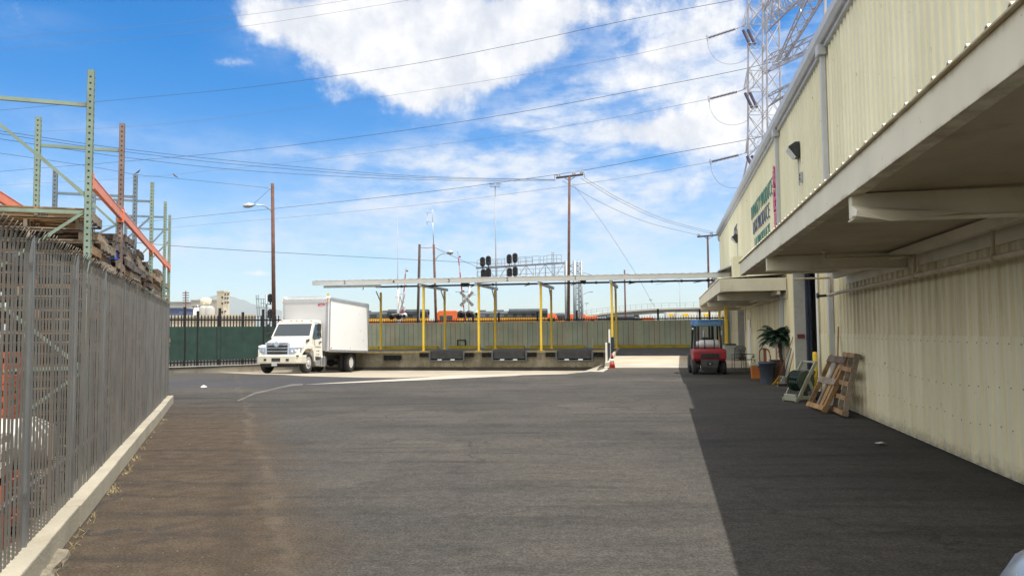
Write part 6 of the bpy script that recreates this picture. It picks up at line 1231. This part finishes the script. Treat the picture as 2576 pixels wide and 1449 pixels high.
wb = wire('slack wire with two birds, ending at the lamp pole', [(-260, 350, 40), (0, 386, 45), (213, 417, 50), (346, 440, 53), (441, 449, 55), (677, 473.5, 60)], .013)
wire('low wire running level from the racks to the signal bridge', [(150, 590, 60), (428, 618, 66), (800, 641, 75), (1195, 661, 86), (1230, 662, 88)], .022); wire('wire from the signal bridge down to the short plain pole', [(1462, 685, 90), (1530, 702, 100), (1571, 706, 110)], .03, m_wirel)
for i, (a, b) in enumerate((((1470, 448, 70), (1805, 587, 85)), ((1461, 449, 70), (1790, 588, 85)), ((1414, 455, 70), (1757, 592, 85)))): wire('%s of three curved wires from the tall pole down to the pole by the warehouse' % ('upper', 'middle', 'lower')[i], [a, (a[0] + (b[0] - a[0]) * .3, a[1] + (b[1] - a[1]) * .42 + 0, 74), (a[0] + (b[0] - a[0]) * .62, a[1] + (b[1] - a[1]) * .76, 79), b], .016)
wire('thin guy wire slanting down right from the tall pole', [(1440, 462, 70), (1519, 566, 73), (1600, 690, 77), (1645, 770, 80)], .014, m_wirel); wire('wire between the bare dark pole and the antenna pole', [(1058, 623, 62), (1075, 624, 62), (1090, 622, 62)], .02); wire('wire from the antenna pole down to the signal bridge', [(1092, 622, 62), (1140, 645, 72), (1200, 672, 89)], .02)
wire('wire leaving the short plain pole towards the right', [(1572, 688, 110), (1620, 697, 105), (1680, 710, 95)], .025, m_wirel); wire('wire slanting from the warehouse pole down to the left', [(1782, 683, 85), (1735, 695, 88), (1650, 716, 95)], .02, m_wirel)
# birds
m_bird = mat('bird feathers', (.12, .08, .09), .8)
for i, (px, py, Y, dr) in enumerate(((346, 434.5, 53, 1), (441, 443.5, 55, -1))):
    p = P(px, py, Y); t = thing('bird', 'small dark bird perched on the slack wire, ' + ('left one' if i == 0 else 'right one near the middle'), 'bird', p, 0, 'birds on the wire')
    pr = [(-.24 * dr, -.12, .012), (-.12 * dr, -.05, .03), (-.02 * dr, .0, .062), (.07 * dr, .07, .06), (.11 * dr, .14, .04), (.14 * dr, .17, .042), (.18 * dr, .17, .02), (.22 * dr, .165, .004)]
    MB().path([(a, 0, b) for a, b, c_ in pr], [c_ for a, b, c_ in pr], 10).build('body', m_bird, t, 0, 1)
# locomotives
m_lor = mat('locomotive orange', (.7, .14, .03), .45, 0, .06, .6, (.3, .1, .05), .25); m_lye = mat('locomotive yellow', (.75, .38, .03), .45, 0, .06, .6, (.35, .2, .05), .25); m_ldk = mat('locomotive roof black', (.035, .045, .055), .5, .1, .25, 1.2, (.1, .1, .1), .4); m_lsd = mat('locomotive grey', (.12, .13, .14), .6, .1, .2)
def loco(lbl, pxa, Y, cab='l', side=m_lye, length=20, rz=0, low=m_lor):
    p = base(pxa, Y); t = thing('locomotive', lbl, 'locomotive', p, rz, 'locomotives in the yard'); w_ = 1.45; Lc = 4.2; x0, x1 = 0, length; c0, c1 = (1.6, 4.6) if cab == 'l' else (length - 4.6, length - 1.6)
    MB().box(x0, x1, -1.55, 1.55, 1.05, 1.65).build('frame', low, t, .03); h0, h1 = (c1, x1 - .3) if cab == 'l' else (x0 + .3, c0)
    MB().box(h0, h1, -1.1, 1.1, 1.65, 3.1).build('hood_lower', low, t, .03); MB().box(h0, h1, -1.12, 1.12, 3.1, 3.62).build('hood_band', side, t, .02)
    MB().prism([(-1.15, 3.62), (-1.15, 4.2), (-.85, 4.5), (.85, 4.5), (1.15, 4.2), (1.15, 3.62)], h0, h1, 'x').build('hood_roof', m_ldk, t, .03)
    rr = random.Random(int(pxa)); e = h1 if cab == 'l' else h0
    f0, f1 = (h1 - 5.2, h1) if cab == 'l' else (h0, h0 + 5.2)
    MB().prism([(-1.5, 4.1), (-1.5, 4.5), (-1.0, 4.78), (1.0, 4.78), (1.5, 4.5), (1.5, 4.1)], f0, f1, 'x').build('radiator_flare', m_ldk, t, .03)
    for k_ in range(3): q = h0 + (h1 - h0) * (.2 + .2 * k_); MB().box(q, q + 1.4, -.5, .5, 4.5, 4.68).build('roof_fan', m_lsd, t, .03)
    # vents on the hood side
    v = MB()
    for k_ in range(9): q = h0 + .6 + (h1 - h0 - 1) * k_ / 9; v.box(q, q + .7, -1.165, -1.151, 3.7, 4.1)
    v.build('vent_row', m_lsd, t)
    s_ = -1 if cab == 'l' else 1
    cb_ = MB(); xa, xb = c0, c1; slope = [(xa, 1.65), (xa, 3.3), (xa + .35, 4.3), (xa + .6, 4.62), (xb - .1, 4.62), (xb, 4.5), (xb, 1.65)] if cab == 'l' else [(xb, 1.65), (xb, 3.3), (xb - .35, 4.3), (xb - .6, 4.62), (xa + .1, 4.62), (xa, 4.5), (xa, 1.65)]
    cb_.prism([(x, z) for x, z in slope], -1.5, 1.5, 'y'); co = cb_.build('cab', m_lor, t, .06, 0, 2)
    MB().box(xa + .7, xa + 1.4, -1.52, -1.502, 3.35, 3.95).box(xa + 1.6, xa + 2.4, -1.52, -1.502, 3.35, 3.95).build('cab_window', m_glass, co)
    n0, n1 = (x0 + .1, c0) if cab == 'l' else (c1, x1 - .1); nz = [(n0, 1.65), (n0, 2.7), (n0 + .3, 3.1), (n1, 3.3), (n1, 1.65)] if cab == 'l' else [(n1, 1.65), (n1, 2.7), (n1 - .3, 3.1), (n0, 3.3), (n0, 1.65)]
    MB().prism(nz, -1.0, 1.0, 'y').build('nose', m_lor, t, .06); MB().add([(xa - .01 if cab == 'l' else xb + .01, y, z) for y, z in ((-1.2, 3.4), (1.2, 3.4))] + [((xa + .27) if cab == 'l' else (xb - .27), y, z) for y, z in ((1.2, 4.15), (-1.2, 4.15))], [(0, 1, 2, 3)]).build('front_window', m_glass, co)
    for xt in (2.2, length - 5.6):
        b_ = MB().box(xt, xt + 3.6, -1.2, 1.2, .5, .95)
        for k_ in range(3): b_.tube((xt + .6 + 1.2 * k_, -.85, .5), (xt + .6 + 1.2 * k_, .85, .5), .5, 14)
        b_.build('bogie', m_sig, t)
    MB().box(8, 12, -1.4, 1.4, .45, 1.04).build('fuel_tank', m_sig, t, .05)
    r_ = MB()
    for k_ in range(14): x = x0 + .3 + k_ * (x1 - x0 - .6) / 13; r_.beam((x, -1.5, 1.65), (x, -1.5, 2.6), .04)
    r_.beam((x0 + .3, -1.5, 2.6), (x1 - .3, -1.5, 2.6), .04).build('handrail', m_gate, t)
loco('yellow banded locomotive with dark hood between the truck and the dark pole', 704, 102, 'l')
loco('orange cab locomotive with yellow hood in the middle of the yard', 1066, 104, 'l', m_lye, 17)
loco('dark locomotive right of the orange cab with a flared black roof', 1298, 108, 'r', m_ldk, 16, 0, m_lsd) if False else None
loco('dark hooded locomotive behind the second canopy bay', 1285, 128, 'r', m_ldk, 9.5, 0, m_lsd); loco('black and yellow locomotive with an orange cab at its right end, by the tall pole', 1338, 130, 'r', m_lye, 11, 0, m_lsd)
loco('locomotive with an orange cab just right of the signal bridge columns', 1442, 150, 'l', m_lsd, 12, 0, m_lsd); loco('far locomotive whose orange cab shows right of the rightmost canopy posts', 1540, 170, 'r', m_lsd, 11, 0, m_lsd)
# tracks
m_bal = mat('track ballast', (.22, .2, .18), .95, 0, .2, 2, (.1, .09, .08), .5)
o = MB().add([(-150, 96, .02), (150, 96, .02), (150, 135, .02), (-150, 135, .02)], [(0, 1, 2, 3)]).build('ballast', m_bal); meta(o, kind='structure')
# overpass
bb = base(1620, 185); ov = thing('overpass', 'long pale concrete road overpass rising behind the yard at the right', 'overpass', bb); g3 = lambda px, py, dy=0: lp(P(px, py, 185 + dy), bb)
m_ovc = mat('overpass concrete', (.45, .44, .41), .9, 0, .08, .2, (.3, .29, .27), .4)
tops_ = [(1400, 800), (1474, 793), (1558, 782.5), (1646, 776), (1766, 772.5), (1900, 771), (2100, 774)]
o = MB(); secs = []
for px, py in tops_:
    for_ = [g3(px, py), g3(px, py + 4), g3(px, py + 4, 1.2), g3(px, py + 13, 1.6), g3(px, py + 13, 9), g3(px, py + 4, 10.5), g3(px, py, 10.5)]; secs.append(for_)
o.loft(secs); o.build('deck', m_ovc, ov)
fcp = MB(); fcr = MB(); cr_ = crom([g3(px, py) for px, py in tops_], 6); 
for i in range(len(cr_) - 1):
    a, b = cr_[i], cr_[i + 1]; fcr.beam(a + Vector((0, 0, 1.15)), b + Vector((0, 0, 1.15)), .05).beam(a + Vector((0, 0, .6)), b + Vector((0, 0, .6)), .03); fcp.beam(a, a + Vector((0, 0, 1.15)), .06)
fcr.build('railing_rail', m_gal, ov); fcp.build('railing_post', m_gal, ov)
for px in (1500, 1600, 1700, 1800): a = g3(px, 788, 4); MB().tube((a.x, a.y, 0), a, .7, 14).build('pier', m_ovc, ov)
for i, (px, pt, pb, Y, ax) in enumerate(((1710, 714, 773, 186, -9), (1636.6, 754, 770, 230, 0), (1467, 741, 795, 160, 20), (1476, 763, 795, 200, 0))):
    b = P(px, pb, Y); a = P(px, pt, Y); b0 = Vector((b.x, b.y, 0)); t = thing('lamp_post', ['thin lamp post standing on the overpass', 'small distant lamp post with twin heads above the overpass', 'thin lamp post with a long arm left of the overpass', 'short distant lamp post behind the long armed one'][i], 'lamp post', b0, 0, 'distant lamp posts'); MB().tube((0, 0, 0), a - b0, .1, 7, .07).build('pole', m_grey, t)
    if ax: MB().path(crom([a - b0, P(px + ax * .5, pt - 5, Y) - b0, P(px + ax, pt - 6.5, Y) - b0], 4), .06, 5).build('arm', m_grey, t); MB().cbox(P(px + ax, pt - 6.3, Y) - b0, .8, .3, .15).build('lamp_head', m_grey, t)
    else: MB().cbox(a - b0, 1.0, .3, .2).build('lamp_head', m_grey, t)
# white freight containers
m_ctn = mat('white container', (.66, .67, .64), .5, 0, .05, .5, (.45, .4, .33), .3); m_cty = mat('container yellow', (.75, .5, .03), .5)
for i, (px0, px1, Y) in enumerate(((1676, 1699, 152), (1702, 1752, 150), (1756, 1800, 150), (1803, 1846, 151))):
    a = P(px0, 785.5, Y); b = P(px1, 785.5, Y); t = thing('freight_container', ['white container end at the left of the row under the overpass', 'long white container with a yellow sign, second in the row', 'white container half hidden behind the forklift roof', 'white container nearest the warehouse wall'][i], 'container', (a.x, Y, 0), 0, 'white containers under the overpass'); w_ = b.x - a.x; zt_ = a.z
    MB().box(0, w_, 0, 2.5, 1.1, zt_).build('shell', m_ctn, t); rb_ = MB()
    for k_ in range(int(w_ / .3)): rb_.box(k_ * .3 + .05, k_ * .3 + .2, -.03, 0, 1.2, zt_ - .1)
    rb_.build('wall_ribs', m_ctn, t); MB().box(w_ * .3, w_ * .3 + (1.1 if i else .8), -.05, -.032, zt_ - .85, zt_ - .25).build('yellow_sign', m_cty, t)
    MB().box(.2, w_ - .2, .3, 2.2, .6, 1.09).tube((.8, .2, .5), (.8, 2.3, .5), .5, 12).tube((w_ - .8, .2, .5), (w_ - .8, 2.3, .5), .5, 12).build('chassis', m_sig, t)
# grain mill far left
YM_ = 400; m_mill = mat('mill plaster', (.62, .56, .43), .9, 0, .08, .05, (.45, .38, .27), .4); m_mgr = mat('mill grey', (.38, .37, .35), .9, 0, .12, .05, (.25, .24, .22), .5); m_win = mat('dark window', (.06, .055, .05), .4)
def mb_px(px0, px1, py0, py1, Y, d, rot=0):
    a, b = P(px0, py0, Y), P(px1, py1, Y); return a.x, b.x, a.z
def bld(name, lbl, px0, px1, py, Y, d, m_, wins=(), grp=None, cat='building', roofm=None):
    a, b = P(px0, py, Y), P(px1, py, Y); t = thing(name, lbl, cat, (a.x, Y, 0), 0, grp); w_ = b.x - a.x; MB().box(0, w_, 0, d, 0, a.z).build('wall', m_, t); MB().box(-.3, w_ + .3, -.3, d, a.z, a.z + .6).build('roof', roofm or m_, t)
    for (fx, fz) in wins: MB().box(w_ * fx - .5, w_ * fx + .5, -.12, -.02, a.z * fz, a.z * fz + 1.2).build('window', m_win, t)
    return t, w_, a.z
# tower: a square block turned so that two faces show
pA, pB, pC = P(546, 735, 402), P(562.5, 735, 398), P(578, 735, 404); t = thing('mill_tower', 'tall pale tan mill tower with small dark windows on the skyline', 'tower', (pB.x, pB.y, 0)); o0 = Vector((pB.x, pB.y, 0)); A_, B_, C_ = [Vector((q.x - o0.x, q.y - o0.y, 0)) for q in (pA, pB, pC)]; D_ = A_ + C_ - B_; Ht = pB.z
vs = [(q.x, q.y, z) for z in (0, Ht) for q in (A_, B_, C_, D_)]; MB().add(vs, [(0, 1, 5, 4), (1, 2, 6, 5), (2, 3, 7, 6), (3, 0, 4, 7), (4, 5, 6, 7)]).build('wall', m_mill, t); cen = (A_ + C_) / 2
vs = [tuple(cen + (q - cen) * 1.08 + Vector((0, 0, z))) for z in (Ht, Ht + .8) for q in (A_, B_, C_, D_)]; MB().add(vs, [(0, 1, 5, 4), (1, 2, 6, 5), (2, 3, 7, 6), (3, 0, 4, 7), (4, 5, 6, 7), (3, 2, 1, 0)]).build('cornice', m_mill, t)
for py in (748, 763, 785): 
    q = P(559.5, py, 398.4); MB().cbox(lp(q, o0) + Vector((0, -.1, 0)), .8, .8, 1).build('window', m_win, t)
for px, py in ((566, 741), (573, 741), (566, 750), (572.5, 750), (566, 761), (573, 761), (566, 783)):
    q = P(px, py, 399.2 if px < 570 else 401.2); MB().cbox(lp(q, o0) + Vector((.2, -.1, 0)), .6, .8, .9).build('window', m_win, t)
bld('mill_building', 'long pale mill building at the left with small dark windows', 380, 476, 762, 420, 20, m_mgr, [(.55 + .09 * k_, .78) for k_ in range(5)], 'mill buildings')
bld('mill_building', 'grey mill building with pipes left of the tan tower', 481, 545, 757, 410, 18, m_mgr, [(.1 + .13 * k_, .8) for k_ in range(6)], 'mill buildings')
bld('mill_building', 'lower mill block in front of the pale long one', 476, 500, 777, 395, 12, m_mill, [(.3, .7), (.6, .7)], 'mill buildings')
t_, w2, z2 = bld('trailer_shed', 'dark blue shed with a red mark at the far left of the mill', 400, 452, 778, 330, 14, mat('dark blue shed', (.07, .1, .2), .6, 0, .1)); MB().box(w2 * .7, w2 * .78, -.14, -.02, z2 * .5, z2 * .8).build('red_mark', mat('red mark', (.4, .05, .05)), t_)
for i, px in enumerate((497, 513, 527)):
    a = P(px, 770 if i else 775, 380); t = thing('storage_silo', ['short white silo', 'middle pale silo', 'grey silo nearest the tan tower'][i] + ' in the mill yard', 'silo', (a.x, 380, 0), 0, 'mill silos'); MB().lathe([(2.6, 0), (2.6, a.z - 1.2), (1.4, a.z), (.001, a.z + .2)], 18).build('drum', m_white if i == 0 else m_mgr, t); MB().tube((0, 0, a.z), (0, 0, a.z + 1.5), .3, 8).build('vent', m_steel, t)
a = P(518, 759, 385); t = thing('hopper', 'tan rooftop hopper above the mill silos', 'hopper', (a.x, 385, 0)); MB().lathe([(.8, a.z - 4), (2.7, a.z - 1.5), (2.7, a.z + 1.4), (1.0, a.z + 2.0)], 12).build('hopper_body', m_mill, t); MB().tube((0, 0, 0), (0, 0, a.z - 4), .6, 8).build('support', m_mgr, t)
bld('low_wall', 'low pale yard wall behind the gate pickets', 428, 640, 799, 200, 1.0, mat('pale yard wall', (.55, .47, .36), .9, 0, .1, .3), (), None, 'wall')
t, bb, a = pole('telegraph_pole', 'thin telegraph pole with five short crossarms at the left skyline', 'telegraph pole', (467, 732), (467, 800), 250, .25, .2, m_wood)
for k_ in range(5): MB().beam(lp(P(459.5, 737 + 6.2 * k_, 250), bb), lp(P(475, 736.5 + 6.2 * k_, 250), bb), .22, .25).build('crossarm', m_xarm, t)
# mountains
ridge = [(-700, 800), (0, 792), (250, 782), (380, 771), (430, 764), (470, 760), (520, 748), (556, 741), (585, 746), (612, 756), (640, 765), (680, 775), (730, 784), (800, 793), (950, 806), (1100, 815), (1300, 822), (1600, 818), (1900, 812), (2600, 800), (3200, 790)]
mb = MB(); rn = random.Random(2); vs = []; cr2 = crom([Vector((a, b, 0)) for a, b in ridge], 8)
for c_ in cr2:
    jit = 1.2 * math.sin(c_.x * .11) + .8 * math.sin(c_.x * .23 + 1); top = P(c_.x, c_.y + jit, 5000); vs += [tuple(top), (top.x * .93, 4650, max(0, top.z * .45)), (top.x * .86, 4300, -2), (top.x * 1.08, 5400, -2)]
n_ = len(cr2); mb.add(vs, [f for i in range(n_ - 1) for f in ((4 * i, 4 * i + 4, 4 * i + 5, 4 * i + 1), (4 * i + 1, 4 * i + 5, 4 * i + 6, 4 * i + 2), (4 * i, 4 * i + 3, 4 * i + 7, 4 * i + 4))], True)
o = mb.build('hills', mat('hazy hills', (.16, .19, .2), 1, 0, .1, .002)); meta(o, kind='structure')
# closed box of hazy air around the yard and far hills
hz = MB().box(-7000, 7000, -60, 5600, -5, 300).build('haze', bpy.data.materials.new('haze air')); hm = hz.data.materials[0]; hm.use_nodes = True; nt_ = hm.node_tree; nt_.nodes.clear(); ho_ = nt_.nodes.new('ShaderNodeOutputMaterial'); pv_ = nt_.nodes.new('ShaderNodeVolumePrincipled'); pv_.inputs['Color'].default_value = (.9, .95, 1, 1); pv_.inputs['Density'].default_value = 0.00007; pv_.inputs['Anisotropy'].default_value = 0.3; nt_.links.new(pv_.outputs[0], ho_.inputs['Volume']); meta(hz, kind='stuff')
# ---------------------------------------------------------------- light and sky
SUNV = Vector((0.317, -0.176, 1.0)).normalized()
sl = bpy.data.lights.new('sun', 'SUN'); sl.energy = 4.1; sl.angle = R(0.53); sl.color = (1.0, 0.95, 0.87)
so = bpy.data.objects.new('sun', sl); COL.objects.link(so); so.rotation_euler = SUNV.to_track_quat('Z', 'Y').to_euler(); so.location = (0, 0, 60)
w = bpy.data.worlds.new('World'); SC.world = w; w.use_nodes = True; nt = w.node_tree; nt.nodes.clear()
out = N(nt, 'ShaderNodeOutputWorld'); bg = N(nt, 'ShaderNodeBackground'); nt.links.new(bg.outputs[0], out.inputs[0]); BGS = 0.1; bg.inputs['Strength'].default_value = BGS
sky = N(nt, 'ShaderNodeTexSky'); sky.sky_type = 'NISHITA'; sky.sun_disc = False; sky.sun_elevation = math.asin(SUNV.z); sky.sun_rotation = math.atan2(SUNV.x, SUNV.y); sky.air_density = 1.0; sky.dust_density = 0.6; sky.ozone_density = 2.0; sky.altitude = 100
tc = N(nt, 'ShaderNodeTexCoord').outputs['Generated']
sep = N(nt, 'ShaderNodeSeparateXYZ'); nt.links.new(tc, sep.inputs[0]); X, Y, Z = sep.outputs
hyp = math_(nt, 'SQRT', math_(nt, 'ADD', math_(nt, 'MULTIPLY', X, X), math_(nt, 'MULTIPLY', Y, Y)))
az = math_(nt, 'ARCTAN2', X, Y); el = math_(nt, 'ARCTAN2', Z, hyp)
vec = N(nt, 'ShaderNodeCombineXYZ'); nt.links.new(az, vec.inputs[0]); nt.links.new(el, vec.inputs[1])
azel = vec.outputs[0]
# the cloud deck: horizontal plane seen in perspective
zz = math_(nt, 'ADD', math_(nt, 'MAXIMUM', Z, 0.0), 0.12); pv = N(nt, 'ShaderNodeCombineXYZ'); nt.links.new(math_(nt, 'DIVIDE', X, zz), pv.inputs[0]); nt.links.new(math_(nt, 'DIVIDE', Y, zz), pv.inputs[1]); plane = pv.outputs[0]
def dirpx(px, py):
    d = ray(px, py).normalized(); return math.atan2(d.x, d.y), math.atan2(d.z, math.hypot(d.x, d.y))
def blob(px, py, rx, ry, wgt, ang=0.0):
    a_, e_ = dirpx(px, py); dx = math_(nt, 'SUBTRACT', az, a_); dy = math_(nt, 'SUBTRACT', el, e_); c_, s_ = math.cos(ang), math.sin(ang)
    u_ = math_(nt, 'MULTIPLY', math_(nt, 'ADD', math_(nt, 'MULTIPLY', dx, c_), math_(nt, 'MULTIPLY', dy, s_)), F_ / rx)
    v_ = math_(nt, 'MULTIPLY', math_(nt, 'SUBTRACT', math_(nt, 'MULTIPLY', dy, c_), math_(nt, 'MULTIPLY', dx, s_)), F_ / ry)
    r2 = math_(nt, 'ADD', math_(nt, 'MULTIPLY', u_, u_), math_(nt, 'MULTIPLY', v_, v_)); return math_(nt, 'MULTIPLY', math_(nt, 'EXPONENT', math_(nt, 'MULTIPLY', r2, -1.0)), wgt)
def total(bl):
    t_ = None
    for b_ in bl:
        x = blob(*b_); t_ = x if t_ is None else math_(nt, 'ADD', t_, x)
    return t_
n_a = noise(nt, azel, 7, 10, 0.66); n_b = noise(nt, azel, 20, 8, 0.6); n_c = noise(nt, azel, 5.5, 8, 0.68, (0.45, 1.6, 1)); n_p = noise(nt, plane, 2.2, 9, 0.66); n_l = noise(nt, azel, 13, 9, 0.6, (0.35, 1.3, 1))
cum = total([(1060, 40, 330, 90, 1.0), (900, 110, 170, 70, .6), (1040, 165, 240, 80, .85), (1090, 240, 130, 75, .8), (1420, 20, 260, 50, .8), (1350, 110, 160, 40, .4), (760, 40, 120, 60, .5), (640, 20, 60, 30, .4), (660, 55, 40, 16, .45), (1290, 140, 170, 50, .6), (820, 235, 60, 45, .5), (1230, 205, 60, 20, .5), (560, 155, 70, 14, .42), (690, 60, 90, 50, .35), (1440, 205, 70, 15, .45), (1310, 308, 65, 13, .5),
    (1690, 125, 180, 45, .62, .3), (1800, 40, 170, 70, .6), (1840, 240, 190, 100, .62), (1620, 335, 190, 35, .55, -.1), (1760, 340, 220, 90, .55), (1700, 470, 260, 40, .42), (1560, 520, 320, 40, .36), (1640, 210, 90, 30, .4), (1150, 400, 160, 22, .42, .25), (1080, 440, 110, 18, .42), (330, 560, 140, 14, .35), (300, 330, 60, 14, .3), (60, 40, 90, 30, .25), (560, 517, 34, 12, .55), (580, 545, 60, 16, .35), (790, 540, 22, 9, .5), (750, 565, 60, 18, .35), (470, 690, 80, 14, .5), (640, 688, 45, 9, .55), (735, 690, 40, 8, .45), (1480, 330, 220, 30, .25), (100, 600, 250, 20, .35)])
cden = ramp(nt, math_(nt, 'ADD', cum, math_(nt, 'MULTIPLY', math_(nt, 'SUBTRACT', math_(nt, 'ADD', math_(nt, 'MULTIPLY', n_a, .65), math_(nt, 'MULTIPLY', n_b, .35)), 0.5), 3.1)), 0.34, 1.0)
# elsewhere in the sky, away from the picture, a plain broken deck
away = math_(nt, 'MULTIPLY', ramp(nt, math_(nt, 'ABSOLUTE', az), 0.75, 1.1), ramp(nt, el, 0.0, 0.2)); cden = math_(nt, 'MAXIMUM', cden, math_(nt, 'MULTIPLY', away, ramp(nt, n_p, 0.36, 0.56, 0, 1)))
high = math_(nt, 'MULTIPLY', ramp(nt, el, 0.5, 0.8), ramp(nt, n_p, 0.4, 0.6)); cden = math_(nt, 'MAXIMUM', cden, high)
n_m = noise(nt, azel, 15, 10, 0.64, (0.6, 1.5, 1)); n_s = noise(nt, azel, 34, 8, 0.6, (0.6, 1.2, 1)); n_w = noise(nt, azel, 4, 9, 0.7, (0.5, 2.2, 1))
veil = total([(1500, 500, 520, 90, 1.0), (1640, 300, 380, 110, 1.0), (1780, 140, 260, 120, 1.0), (1120, 430, 260, 60, .9), (900, 520, 300, 60, .35), (1200, 620, 520, 55, .75), (520, 600, 190, 50, .5), (120, 470, 200, 50, .75), (300, 330, 240, 40, .22), (820, 385, 220, 26, .4), (60, 60, 120, 40, .12), (560, 420, 140, 30, .15), (1480, 690, 400, 40, .6), (300, 650, 260, 40, .4), (700, 100, 120, 60, .2), (1320, 330, 200, 60, .4)])
veil = math_(nt, 'MINIMUM', veil, 1.0)
brk = ramp(nt, math_(nt, 'ADD', math_(nt, 'ADD', math_(nt, 'MULTIPLY', n_m, .5), math_(nt, 'MULTIPLY', n_s, .2)), math_(nt, 'MULTIPLY', n_w, .3)), .42, .60)
soft = ramp(nt, math_(nt, 'ADD', math_(nt, 'MULTIPLY', n_w, .6), math_(nt, 'MULTIPLY', n_l, .4)), .36, .62)
vden = math_(nt, 'MINIMUM', math_(nt, 'ADD', math_(nt, 'MULTIPLY', math_(nt, 'MULTIPLY', veil, brk), .85), math_(nt, 'MULTIPLY', math_(nt, 'MULTIPLY', veil, soft), .38)), .93)
# clear sky colour: physical sky, tinted towards the phone camera's saturated blue
skc = mixc(nt, 1.0, sky.outputs[0], SKYTINT, 'MULTIPLY') if False else None
tint = mixc(nt, ramp(nt, el, 0.02, 0.36), (1.0, 1.12, 1.25), (0.06, 0.72, 1.24))
skc = mixc(nt, 1.0, sky.outputs[0], tint, 'MULTIPLY')
K = 1 / BGS
shade = mixc(nt, ramp(nt, math_(nt, 'ADD', math_(nt, 'MULTIPLY', n_a, .5), math_(nt, 'MULTIPLY', n_b, .5)), .4, .62), (.52 * K, .55 * K, .61 * K), (.72 * K, .72 * K, .73 * K))
c = mixc(nt, vden, skc, (.58 * K, .62 * K, .68 * K)); c = mixc(nt, cden, c, shade)
# bright fill added to the unseen sky behind and above, lifting the shaded walls
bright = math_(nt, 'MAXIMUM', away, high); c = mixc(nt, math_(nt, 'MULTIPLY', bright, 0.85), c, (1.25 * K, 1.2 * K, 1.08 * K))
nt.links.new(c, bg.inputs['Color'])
SC.view_settings.view_transform = 'Standard'; SC.view_settings.look = 'None'; SC.view_settings.exposure = 0.55; SC.view_settings.gamma = 1.0
SC.cycles.use_denoising = True; SC.cycles.max_bounces = 6; SC.cycles.transparent_max_bounces = 4; SC.render.film_transparent = False
